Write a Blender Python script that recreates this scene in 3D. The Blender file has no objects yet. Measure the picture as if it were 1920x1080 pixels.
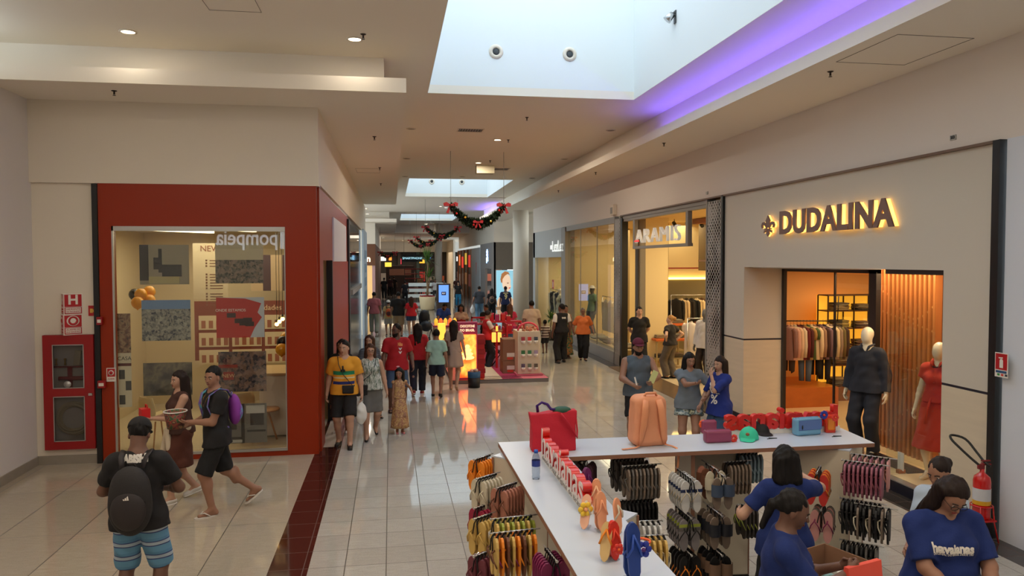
import bpy, bmesh, math, random
import numpy as np
from mathutils import Vector, Matrix
from mathutils.bvhtree import BVHTree
random.seed(7)
C = bpy.context.scene.collection
SC = bpy.context.scene
PI = math.pi

# ------------------------------------------------------------------ camera
cam_d = bpy.data.cameras.new('camera'); cam = bpy.data.objects.new('camera', cam_d); C.objects.link(cam)
cam_d.sensor_width = 36.0; cam_d.lens = 1400.0 / 1920.0 * 36.0; cam_d.clip_end = 300
_y = Vector((733 - 960, 490 - 540, 1400)).normalized()          # corridor direction seen by the camera
_z = Vector((0.008, 1.0, 0.0)); _z = (_z - _y * _z.dot(_y)).normalized()
_x = _z.cross(_y)
RM = Matrix((_x, _y, -_z))
cx, cy, cz = RM.col[0], RM.col[1], RM.col[2]
mw = Matrix(((cx[0], -cy[0], -cz[0], 0), (cx[1], -cy[1], -cz[1], 0), (cx[2], -cy[2], -cz[2], 3.0), (0, 0, 0, 1)))
cam.matrix_world = mw
SC.camera = cam

# ------------------------------------------------------------------ sky and exposure
w = bpy.data.worlds.new('sky'); SC.world = w; w.use_nodes = True
bg = w.node_tree.nodes['Background']; bg.inputs[0].default_value = (0.80, 0.92, 1.0, 1); bg.inputs[1].default_value = 4.1
SC.view_settings.view_transform = 'Standard'; SC.view_settings.look = 'None'
SC.view_settings.gamma = 1; SC.view_settings.use_curve_mapping = False
SC.view_settings.exposure = -0.42
SC.cycles.max_bounces = 7; SC.cycles.diffuse_bounces = 5; SC.cycles.glossy_bounces = 3
SC.cycles.transparent_max_bounces = 12; SC.cycles.transmission_bounces = 3
SC.cycles.sample_clamp_indirect = 4.0; SC.cycles.use_denoising = True; SC.cycles.caustics_reflective = False
SC.cycles.caustics_refractive = False

def area(name, loc, size, power, color=(1, .85, .65), rot=(0, 0, 0), portal=False, spread=PI):
    l = bpy.data.lights.new(name, 'AREA'); l.energy = power; l.color = color
    l.shape = 'RECTANGLE'; l.size = size[0]; l.size_y = size[1]
    l.cycles.is_portal = portal; l.spread = spread
    o = bpy.data.objects.new(name, l); o.location = loc; o.rotation_euler = rot; C.objects.link(o)
    return o
# daylight portals at the tops of the roof wells
SKY = [(-14.5, -7.2), (6.2, 13.5), (27.4, 35.0), (48.0, 55.4)]
SKX = (0.67, 4.5)
for a, b in SKY:
    area('daylight_portal', ((SKX[0] + SKX[1]) / 2, (a + b) / 2, 9.5), (SKX[1] - SKX[0], b - a), 1, portal=True)

# ------------------------------------------------------------------ materials
def lin(c):
    r = []
    for v in c[:3]:
        v = v / 255.0
        r.append(v / 12.92 if v <= .04045 else ((v + .055) / 1.055) ** 2.4)
    return (r[0], r[1], r[2], 1)
MATS = {}
def mat(name, col, rough=.6, metal=0, var=0, scale=8, bump=0, bscale=40, emit=None, es=0, spec=.5, stretch=None, coat=0):
    if name in MATS: return MATS[name]
    m = bpy.data.materials.new(name); m.use_nodes = True; MATS[name] = m
    nt = m.node_tree; b = nt.nodes['Principled BSDF']
    b.inputs['Base Color'].default_value = lin(col); b.inputs['Roughness'].default_value = rough
    b.inputs['Metallic'].default_value = metal; b.inputs['Specular IOR Level'].default_value = spec
    b.inputs['Coat Weight'].default_value = coat
    if emit: b.inputs['Emission Color'].default_value = lin(emit); b.inputs['Emission Strength'].default_value = es
    if var or bump:
        tc = nt.nodes.new('ShaderNodeTexCoord'); mp = nt.nodes.new('ShaderNodeMapping'); nt.links.new(tc.outputs['Object'], mp.inputs[0])
        if stretch: mp.inputs['Scale'].default_value = stretch
        if var:
            n = nt.nodes.new('ShaderNodeTexNoise'); n.inputs['Scale'].default_value = scale; n.inputs['Detail'].default_value = 5
            nt.links.new(mp.outputs[0], n.inputs['Vector'])
            mx = nt.nodes.new('ShaderNodeMix'); mx.data_type = 'RGBA'
            c = lin(col); mx.inputs[6].default_value = tuple(max(0, v * (1 - var)) for v in c[:3]) + (1,)
            mx.inputs[7].default_value = tuple(min(1, v * (1 + var)) for v in c[:3]) + (1,)
            nt.links.new(n.outputs['Fac'], mx.inputs[0]); nt.links.new(mx.outputs[2], b.inputs['Base Color'])
        if bump:
            n2 = nt.nodes.new('ShaderNodeTexNoise'); n2.inputs['Scale'].default_value = bscale; n2.inputs['Detail'].default_value = 3
            nt.links.new(mp.outputs[0], n2.inputs['Vector'])
            bp = nt.nodes.new('ShaderNodeBump'); bp.inputs['Strength'].default_value = bump; bp.inputs['Distance'].default_value = .01
            nt.links.new(n2.outputs['Fac'], bp.inputs['Height']); nt.links.new(bp.outputs[0], b.inputs['Normal'])
    return m
def glass(name, tint=(250, 252, 250), refl=1.0):
    if name in MATS: return MATS[name]
    m = bpy.data.materials.new(name); m.use_nodes = True; MATS[name] = m; nt = m.node_tree
    nt.nodes.remove(nt.nodes['Principled BSDF'])
    t = nt.nodes.new('ShaderNodeBsdfTransparent'); t.inputs[0].default_value = lin(tint)
    g = nt.nodes.new('ShaderNodeBsdfGlossy'); g.inputs['Roughness'].default_value = .01
    ge = nt.nodes.new('ShaderNodeNewGeometry'); dt = nt.nodes.new('ShaderNodeVectorMath'); dt.operation = 'DOT_PRODUCT'
    nt.links.new(ge.outputs['Normal'], dt.inputs[0]); nt.links.new(ge.outputs['Incoming'], dt.inputs[1])
    c = mth(nt, 'SUBTRACT', 1.0, mth(nt, 'ABSOLUTE', dt.outputs['Value']))
    fr = mth(nt, 'ADD', .04 * refl, mth(nt, 'MULTIPLY', mth(nt, 'POWER', c, 5.0), .9 * refl))
    x = nt.nodes.new('ShaderNodeMixShader'); nt.links.new(fr, x.inputs[0])
    nt.links.new(t.outputs[0], x.inputs[1]); nt.links.new(g.outputs[0], x.inputs[2])
    nt.links.new(x.outputs[0], nt.nodes['Material Output'].inputs[0])
    return m
def nodemat(name, rough=.5, spec=.5, metal=0):
    m = bpy.data.materials.new(name); m.use_nodes = True; MATS[name] = m
    nt = m.node_tree; b = nt.nodes['Principled BSDF']; b.inputs['Roughness'].default_value = rough
    b.inputs['Specular IOR Level'].default_value = spec; b.inputs['Metallic'].default_value = metal
    return m, nt, b
def N(nt, t, **k):
    n = nt.nodes.new(t)
    for a, v in k.items():
        if a.startswith('i'): n.inputs[int(a[1:])].default_value = v
        else: setattr(n, a, v)
    return n
def mth(nt, op, a, b=None):
    n = nt.nodes.new('ShaderNodeMath'); n.operation = op
    for i, v in enumerate((a, b)):
        if v is None: continue
        if isinstance(v, (int, float)): n.inputs[i].default_value = v
        else: nt.links.new(v, n.inputs[i])
    return n.outputs[0]
def mixc(nt, f, a, b):
    n = nt.nodes.new('ShaderNodeMix'); n.data_type = 'RGBA'
    if isinstance(f, (int, float)): n.inputs[0].default_value = f
    else: nt.links.new(f, n.inputs[0])
    for i, v in ((6, a), (7, b)):
        if isinstance(v, tuple): n.inputs[i].default_value = v if len(v) == 4 else lin(v)
        else: nt.links.new(v, n.inputs[i])
    return n.outputs[2]
def bands(name, cols, axis=2, rough=.8, z0=0.0, z1=1.0, bump=.25):
    """stripes along an axis of the object: cols = [(pos 0..1, rgb), ...] constant steps"""
    m, nt, b = nodemat(name, rough)
    tc = N(nt, 'ShaderNodeTexCoord'); s = N(nt, 'ShaderNodeSeparateXYZ'); nt.links.new(tc.outputs['Object'], s.inputs[0])
    v = mth(nt, 'DIVIDE', mth(nt, 'SUBTRACT', s.outputs[axis], z0), z1 - z0)
    r = N(nt, 'ShaderNodeValToRGB'); r.color_ramp.interpolation = 'CONSTANT'
    e = r.color_ramp.elements
    while len(e) > 1: e.remove(e[0])
    e[0].position = cols[0][0]; e[0].color = lin(cols[0][1])
    for p, c in cols[1:]:
        q = e.new(p); q.color = lin(c)
    nt.links.new(v, r.inputs[0]); nt.links.new(r.outputs[0], b.inputs['Base Color'])
    return m
def stripes(name, ca, cb, period, axis=2, duty=.5, rough=.8):
    m, nt, b = nodemat(name, rough)
    tc = N(nt, 'ShaderNodeTexCoord'); s = N(nt, 'ShaderNodeSeparateXYZ'); nt.links.new(tc.outputs['Object'], s.inputs[0])
    fr = mth(nt, 'FRACT', mth(nt, 'DIVIDE', s.outputs[axis], period))
    nt.links.new(mixc(nt, mth(nt, 'LESS_THAN', fr, duty), lin(ca), lin(cb)), b.inputs['Base Color'])
    return m
def blotch(name, cols, scale=8, rough=.8, detail=3, kind='noise', stretch=(1, 1, 1), emit=0):
    """several flat colours laid out by a noise or cell pattern (prints on cloth, photographs on posters)"""
    m, nt, b = nodemat(name, rough)
    tc = N(nt, 'ShaderNodeTexCoord'); mp = N(nt, 'ShaderNodeMapping'); mp.inputs['Scale'].default_value = stretch
    nt.links.new(tc.outputs['Object'], mp.inputs[0])
    if kind == 'noise':
        n = N(nt, 'ShaderNodeTexNoise'); n.inputs['Detail'].default_value = detail; o = n.outputs['Fac']
    else:
        n = N(nt, 'ShaderNodeTexVoronoi'); o = n.outputs['Color']
    n.inputs['Scale'].default_value = scale; nt.links.new(mp.outputs[0], n.inputs['Vector'])
    r = N(nt, 'ShaderNodeValToRGB'); r.color_ramp.interpolation = 'LINEAR' if kind == 'noise' else 'CONSTANT'
    e = r.color_ramp.elements; k = len(cols)
    lo, hi = (.3, .7) if kind == 'noise' else (.1, .9)
    while len(e) > 1: e.remove(e[0])
    e[0].position = lo if kind == 'noise' else 0; e[0].color = lin(cols[0])
    for i in range(1, k):
        q = e.new(lo + (hi - lo) * i / (k - 1 if kind == 'noise' else k)); q.color = lin(cols[i])
    nt.links.new(o, r.inputs[0]); nt.links.new(r.outputs[0], b.inputs['Base Color'])
    if emit:
        nt.links.new(r.outputs[0], b.inputs['Emission Color']); b.inputs['Emission Strength'].default_value = emit
    return m

# ------------------------------------------------------------------ object helpers
def link(name, me, m=None, parent=None):
    o = bpy.data.objects.new(name, me); C.objects.link(o)
    if m is not None:
        for q in (m if isinstance(m, (list, tuple)) else [m]): me.materials.append(q)
    if parent is not None: o.parent = parent
    return o
def tag(o, label=None, cat=None, group=None, kind=None):
    if label: o['label'] = label
    if cat: o['category'] = cat
    if group: o['group'] = group
    if kind: o['kind'] = kind
    return o
def thing(name, label, cat, loc=(0, 0, 0), rz=0, group=None):
    o = bpy.data.objects.new(name, None); C.objects.link(o); o.location = loc; o.rotation_euler = (0, 0, rz)
    o.empty_display_size = .1
    return tag(o, label, cat, group)
def dup(root, loc=None, rot=None, label=None, group=None, mats=None):
    def cp(o, p):
        c = o.copy(); C.objects.link(c)
        if p is not None: c.parent = p
        for ch in kids.get(o.name, []): cp(ch, c)
        return c
    kids = {}
    st = [root]
    while st:
        q = st.pop()
        kids[q.name] = list(q.children); st += kids[q.name]
    r = cp(root, None)
    if loc is not None: r.location = loc
    if rot is not None: r.rotation_euler = rot
    if label: r['label'] = label
    if group: r['group'] = group
    return r
class MB:
    def __init__(s): s.bm = bmesh.new(); s.mi = 0
    def _f(s, vs, smooth=False):
        try:
            f = s.bm.faces.new(vs); f.material_index = s.mi; f.smooth = smooth
            return f
        except ValueError: return None
    def box(s, a, b, bevel=0):
        x0, y0, z0 = [min(a[i], b[i]) for i in range(3)]; x1, y1, z1 = [max(a[i], b[i]) for i in range(3)]
        v = [s.bm.verts.new(p) for p in ((x0, y0, z0), (x1, y0, z0), (x1, y1, z0), (x0, y1, z0), (x0, y0, z1), (x1, y0, z1), (x1, y1, z1), (x0, y1, z1))]
        fs = [s._f([v[i] for i in q]) for q in ((3, 2, 1, 0), (4, 5, 6, 7), (0, 1, 5, 4), (1, 2, 6, 5), (2, 3, 7, 6), (3, 0, 4, 7))]
        if bevel:
            es = list({e for f in fs for e in f.edges})
            r = bmesh.ops.bevel(s.bm, geom=es, offset=bevel, segments=3, affect='EDGES', profile=.6)
            for f in r['faces']: f.smooth = True; f.material_index = s.mi
        return v
    def obox(s, c, half, rot=None, bevel=0):
        """oriented box: rot = 3x3 Matrix"""
        n0 = len(s.bm.verts); s.bm.verts.ensure_lookup_table()
        before = set(s.bm.verts)
        s.box((-half[0], -half[1], -half[2]), half, bevel)
        M = (rot or Matrix.Identity(3)).to_4x4(); M.translation = Vector(c)
        for v in s.bm.verts:
            if v not in before: v.co = M @ v.co
    def prism(s, pts, z0, z1, M=None, smooth=False):
        """polygon in local xy extruded z0..z1, transformed by M (4x4)"""
        M = M or Matrix.Identity(4)
        A = [s.bm.verts.new(M @ Vector((p[0], p[1], z0))) for p in pts]; B = [s.bm.verts.new(M @ Vector((p[0], p[1], z1))) for p in pts]
        s._f(A[::-1]); s._f(B)
        n = len(pts)
        for i in range(n): s._f((A[i], A[(i + 1) % n], B[(i + 1) % n], B[i]), smooth)
    def tube(s, pts, r, n=8, closed=False, flat=1.0, cap=True):
        pts = [Vector(p) for p in pts]; rs = r if isinstance(r, (list, tuple)) else [r] * len(pts)
        rings = []; up = None; k = len(pts)
        for i, p in enumerate(pts):
            if closed: t = pts[(i + 1) % k] - pts[(i - 1) % k]
            else: t = pts[min(i + 1, k - 1)] - pts[max(i - 1, 0)]
            if t.length < 1e-9: t = Vector((0, 0, 1))
            t.normalize()
            if up is None: up = Vector((0, 0, 1)) if abs(t.z) < .9 else Vector((0, 1, 0))
            a = t.cross(up)
            if a.length < 1e-6: a = t.cross(Vector((1, 0, 0)))
            a.normalize(); b = a.cross(t).normalized(); up = b
            rings.append([s.bm.verts.new(p + a * rs[i] * math.cos(2 * PI * j / n) + b * rs[i] * flat * math.sin(2 * PI * j / n)) for j in range(n)])
        for i in range(k if closed else k - 1):
            A, B = rings[i], rings[(i + 1) % k]
            for j in range(n): s._f((A[j], B[j], B[(j + 1) % n], A[(j + 1) % n]), True)
        if not closed and cap: s._f(rings[0]); s._f(rings[-1][::-1])
    def cyl(s, a, b, r, n=20, r2=None):
        s.tube([a, b], [r, r if r2 is None else r2], n)
    def lathe(s, prof, c=(0, 0, 0), n=24, sy=1.0):
        rings = []
        for r, z in prof:
            if r < 1e-6: rings.append([s.bm.verts.new((c[0], c[1], c[2] + z))])
            else: rings.append([s.bm.verts.new((c[0] + r * math.cos(2 * PI * j / n), c[1] + sy * r * math.sin(2 * PI * j / n), c[2] + z)) for j in range(n)])
        for A, B in zip(rings, rings[1:]):
            for j in range(n):
                a, a2 = A[j % len(A)], A[(j + 1) % len(A)]; b, b2 = B[j % len(B)], B[(j + 1) % len(B)]
                vs = []
                for q in (a, a2, b2, b):
                    if q not in vs: vs.append(q)
                if len(vs) > 2: s._f(vs, True)
    def ell(s, c, r, n=14, M=None):
        if isinstance(r, (int, float)): r = (r, r, r)
        M = M or Matrix.Identity(3); c = Vector(c); R = []
        k = n // 2
        for i in range(k + 1):
            th = PI * i / k
            if i in (0, k): R.append([s.bm.verts.new(c + M @ Vector((0, 0, r[2] * math.cos(th))))])
            else: R.append([s.bm.verts.new(c + M @ Vector((r[0] * math.sin(th) * math.cos(2 * PI * j / n), r[1] * math.sin(th) * math.sin(2 * PI * j / n), r[2] * math.cos(th)))) for j in range(n)])
        for A, B in zip(R, R[1:]):
            for j in range(n):
                vs = []
                for q in (A[j % len(A)], B[j % len(B)], B[(j + 1) % len(B)], A[(j + 1) % len(A)]):
                    if q not in vs: vs.append(q)
                s._f(vs, True)
    def quad(s, *p):
        s._f([s.bm.verts.new(q) for q in p])
    def build(s, name, m=None, parent=None, recalc=True):
        if recalc: bmesh.ops.recalc_face_normals(s.bm, faces=s.bm.faces)
        me = bpy.data.meshes.new(name); s.bm.to_mesh(me); s.bm.free()
        return link(name, me, m, parent)
def bx(name, a, b, m, parent=None, bevel=0):
    q = MB(); q.box(a, b, bevel); return q.build(name, m, parent)
def struct(o): o['kind'] = 'structure'; return o
_font = None
def text_mesh(txt, size, extrude=.01, offset=0, spacing=1.0, sx=1.0):
    cu = bpy.data.curves.new('lettering', 'FONT'); cu.body = txt; cu.size = size; cu.extrude = extrude; cu.offset = offset
    cu.align_x = 'CENTER'; cu.align_y = 'CENTER'; cu.space_character = spacing; cu.resolution_u = 3
    o = bpy.data.objects.new('lettering', cu); C.objects.link(o)
    dg = bpy.context.evaluated_depsgraph_get(); dg.update()
    me = bpy.data.meshes.new_from_object(o.evaluated_get(dg))
    bpy.data.objects.remove(o); bpy.data.curves.remove(cu)
    for v in me.vertices: v.co.x *= sx
    return me
def place_text(name, txt, size, m, c, right, up, parent=None, extrude=.004, offset=0, spacing=1.0, sx=1.0, width=None):
    me = text_mesh(txt, size, extrude, offset, spacing, sx)
    r = Vector(right).normalized(); u = Vector(up).normalized(); n = r.cross(u)
    if width and len(me.vertices):
        xs = [v.co.x for v in me.vertices]; k = width / max(1e-6, max(xs) - min(xs))
        for v in me.vertices: v.co.x *= k
    for v in me.vertices:
        v.co = Vector(c) + r * v.co.x + u * v.co.y + n * v.co.z
    me.materials.clear()
    return link(name, me, m, parent)

WHITE = mat('white_paint', (226, 216, 200), .7, var=.02, scale=2)
CEIL = mat('ceiling_paint', (240, 232, 218), .75)
BLACKM = mat('black_metal', (18, 18, 20), .4)
CHROME = mat('chrome', (200, 200, 200), .25, 1)
ALU = mat('aluminium', (190, 188, 184), .35, .8)
GLASS = glass('clear_glass')
# ================================================================== THE SETTING
def floor_material():
    m, nt, b = nodemat('polished_granite', .16, .55)
    tc = N(nt, 'ShaderNodeTexCoord'); s = N(nt, 'ShaderNodeSeparateXYZ'); nt.links.new(tc.outputs['Object'], s.inputs[0])
    X, Y = s.outputs[0], s.outputs[1]
    def grout(v, p, o, w):
        f = mth(nt, 'FRACT', mth(nt, 'DIVIDE', mth(nt, 'SUBTRACT', v, o), p))
        return mth(nt, 'LESS_THAN', mth(nt, 'ABSOLUTE', mth(nt, 'SUBTRACT', mth(nt, 'ABSOLUTE', mth(nt, 'SUBTRACT', f, .5)), .5)), w / p)
    def cell(v, p, o): return mth(nt, 'FLOOR', mth(nt, 'DIVIDE', mth(nt, 'SUBTRACT', v, o), p))
    gA = mth(nt, 'MAXIMUM', grout(X, .4, -.07, .0046), grout(Y, .43, .11, .0040))
    gB = mth(nt, 'MAXIMUM', grout(X, .8, -1.85, .005), grout(Y, 1.7, .3, .0035))
    left = mth(nt, 'LESS_THAN', X, -1.2)
    g = N(nt, 'ShaderNodeMix'); g.data_type = 'FLOAT'; nt.links.new(left, g.inputs[0]); nt.links.new(gA, g.inputs[2]); nt.links.new(gB, g.inputs[3])
    def tone(px, ox, py, oy):
        cb = N(nt, 'ShaderNodeCombineXYZ'); nt.links.new(cell(X, px, ox), cb.inputs[0]); nt.links.new(cell(Y, py, oy), cb.inputs[1])
        wn = N(nt, 'ShaderNodeTexWhiteNoise'); nt.links.new(cb.outputs[0], wn.inputs[0]); return wn.outputs['Value']
    tA = tone(.4, -.07, .43, .11); tB = tone(.8, -1.85, 1.7, .3)
    t = N(nt, 'ShaderNodeMix'); t.data_type = 'FLOAT'; nt.links.new(left, t.inputs[0]); nt.links.new(tA, t.inputs[2]); nt.links.new(tB, t.inputs[3])
    n1 = N(nt, 'ShaderNodeTexNoise', i2=2.2, i3=6.0, i4=.6); nt.links.new(tc.outputs['Object'], n1.inputs['Vector'])
    mp = N(nt, 'ShaderNodeMapping'); mp.inputs['Rotation'].default_value = (0, 0, .6); mp.inputs['Scale'].default_value = (1, 5, 1); nt.links.new(tc.outputs['Object'], mp.inputs[0])
    n2 = N(nt, 'ShaderNodeTexNoise', i2=6.0, i3=8.0, i4=.7); nt.links.new(mp.outputs[0], n2.inputs['Vector'])
    n3 = N(nt, 'ShaderNodeTexNoise', i2=90.0, i3=3.0); nt.links.new(tc.outputs['Object'], n3.inputs['Vector'])
    warm = mixc(nt, n2.outputs['Fac'], (158, 144, 124), (200, 189, 170))
    cool = mixc(nt, n2.outputs['Fac'], (162, 157, 148), (202, 198, 190))
    base = mixc(nt, left, cool, warm)
    base = mixc(nt, mth(nt, 'MULTIPLY', t.outputs[0], .30), base, (150, 141, 130))
    base = mixc(nt, mth(nt, 'MULTIPLY', mth(nt, 'GREATER_THAN', n3.outputs['Fac'], .6), .25), base, (110, 100, 92))
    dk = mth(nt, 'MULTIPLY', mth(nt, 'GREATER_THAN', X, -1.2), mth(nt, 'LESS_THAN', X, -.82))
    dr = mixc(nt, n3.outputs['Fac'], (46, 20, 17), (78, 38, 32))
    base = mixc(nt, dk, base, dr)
    dk2 = mth(nt, 'MULTIPLY', mth(nt, 'GREATER_THAN', X, 6.08), mth(nt, 'LESS_THAN', X, 6.5))
    base = mixc(nt, dk2, base, mixc(nt, n3.outputs['Fac'], (40, 36, 34), (66, 60, 56)))
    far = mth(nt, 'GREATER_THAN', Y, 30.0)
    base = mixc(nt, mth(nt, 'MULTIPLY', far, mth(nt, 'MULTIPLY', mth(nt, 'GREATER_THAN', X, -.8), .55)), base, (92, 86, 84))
    gcol = mixc(nt, mth(nt, 'MAXIMUM', dk, dk2), (84, 78, 70), (86, 62, 56))
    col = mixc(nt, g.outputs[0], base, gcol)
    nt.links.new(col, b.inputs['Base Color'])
    rn = N(nt, 'ShaderNodeTexNoise', i2=3.0); nt.links.new(tc.outputs['Object'], rn.inputs['Vector'])
    rr = mth(nt, 'ADD', mth(nt, 'MULTIPLY', rn.outputs['Fac'], .05), mth(nt, 'ADD', mth(nt, 'MULTIPLY', t.outputs[0], .03), .015))
    nt.links.new(mth(nt, 'ADD', rr, mth(nt, 'MULTIPLY', g.outputs[0], .4)), b.inputs['Roughness'])
    bp = N(nt, 'ShaderNodeBump'); bp.inputs['Strength'].default_value = .02; bp.inputs['Distance'].default_value = .01
    nt.links.new(n1.outputs['Fac'], bp.inputs['Height']); nt.links.new(bp.outputs[0], b.inputs['Normal'])
    return m
struct(bx('floor', (-9, -24, -.2), (14, 100, 0), floor_material()))

ZS = 5.36      # soffit underside
ZC = 6.0       # upper ceiling
def ceiling():
    q = MB()
    x0, x1 = SKX
    ys = [-24]
    for a, b in SKY: ys += [a, b]
    ys.append(100)
    # strips left and right of the wells, and the bridges between wells
    q.box((-9, -24, ZC), (x0, 100, ZC + .15)); q.box((x1, -24, ZC), (6.6, 100, ZC + .15))
    for i in range(0, len(ys), 2): q.box((x0, ys[i], ZC), (x1, ys[i + 1], ZC + .15))
    q.box((6.6, 33.0, ZC), (14.2, 100, ZC + .15))
    struct(q.build('ceiling', CEIL))
    wm = mat('well_paint', (232, 238, 240), .8)
    for k, (a, b) in enumerate(SKY):
        q = MB(); t = .15
        q.box((x0 - t, a - t, ZC + .002), (x0 + .004, b + t, 9.6)); q.box((x1 - .004, a - t, ZC + .002), (x1 + t, b + t, 9.6))
        q.box((x0, a - t, ZC + .15), (x1, a, 9.6)); q.box((x0, b, ZC + .15), (x1, b + t, 9.6))
        o = struct(q.build('ceiling', wm)); o.name = 'ceiling_well'
        o['label'] = 'white painted daylight well in the ceiling'
ceiling()
# lowered soffit with lip on the right
q = MB()
q.box((5.05, -24, ZS), (6.6, 44, ZS + .05)); q.box((5.05, -24, ZS + .05), (5.11, 44, ZS + .16)); q.box((5.45, -24, ZS + .05), (5.53, 44, ZC))
struct(q.build('ceiling', CEIL))
# left soffits (a block over the corner shop, another far away)
def soffit(y0, y1, xe=.23):
    q = MB()
    q.box((-9, y0, ZS), (xe, y1, ZS + .04)); q.box((-9, y0, ZS + .04), (xe, y0 + .05, ZS + .2)); q.box((xe - .05, y0 + .05, ZS + .04), (xe, y1, ZS + .2))
    q.box((-9, y0 + .65, ZS + .04), (-.08, y1 - .3, ZC))
    return struct(q.build('ceiling', CEIL))
soffit(10.65, 31.5); soffit(45.5, 61.9, .35); soffit(-24, 3.0)

# left side: wall, back wall strip, fascia, corner shop
struct(bx('wall_left', (-5.4, -24, 0), (-5.18, 11.95, ZS + .01), mat('left_wall_paint', (222, 218, 216), .65)))
YF = 11.93
q = MB(); q.box((-5.2, YF, 0), (-4.33, YF + .2, 4.16)); q.box((-5.2, YF - .06, 4.16), (-1.09, YF + .2, ZS + .01))
struct(q.build('wall_back', WHITE))
q = MB(); q.box((-1.15, YF + .2, 4.2), (-1.09, 33.3, ZS + .01)); q.box((-1.2, 31.0, 0), (-1.09, 33.3, 4.2)); q.box((-3.6, 33.2, 0), (-1.2, 33.3, ZS))
q.box((-3.6, 46.9, 4.08), (-.95, 47, ZS)); q.box((-1.05, 47, 4.08), (-.95, 72, ZS))
struct(q.build('wall_left', WHITE))
base_m = mat('baseboard_stone', (150, 141, 128), .4, var=.12)
q = MB(); q.box((-5.18, YF - .02, 0), (-4.33, YF, .13)); q.box((-5.18, -10, 0), (-5.16, YF - .02, .13))
struct(q.build('baseboard_left', base_m))
# right side fascia above the shops
q = MB(); q.box((6.45, -24, 4.28), (6.62, 33.7, ZS + .01))
struct(q.build('wall_right', mat('right_fascia_paint', (224, 214, 204), .7)))
struct(bx('trim_1', (6.40, 7.13, 4.255), (6.62, 20.4, 4.285), mat('trim_bronze', (112, 88, 72), .5)))
# back of the hall behind the camera
struct(bx('wall_behind', (-9, -24.2, 0), (14, -24, ZC), WHITE))
# end of the hall
q = MB(); q.box((-9, 96, 0), (14, 96.2, ZC)); q.box((-9, 89, 4.1), (14, 89.2, ZC)); q.box((-9, 62, 5.36), (14, 62.1, ZC - .002)); 
struct(bx('ceiling', (-9, 62, 5.3), (14, 96, 5.36), CEIL))
struct(q.build('wall_end', mat('end_wall_paint', (216, 214, 210), .7)))
q = MB(); q.box((6.6, 80, 0), (6.8, 96, ZC)); q.box((-5, 47, 0), (-4.8, 96, ZC))
struct(q.build('wall_far_side', WHITE))
# a point of the place: the ray through a picture point, met with a plane of the building
def at(px, py, X=None, Y=None, Z=None):
    d = RM @ Vector(((px - 960) / 1400, (py - 540) / 1400, 1.0))
    t = X / d.x if X is not None else (Y / d.y if Y is not None else (Z - 3.0) / d.z)
    return Vector((0, 0, 3.0)) + d * t

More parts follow.
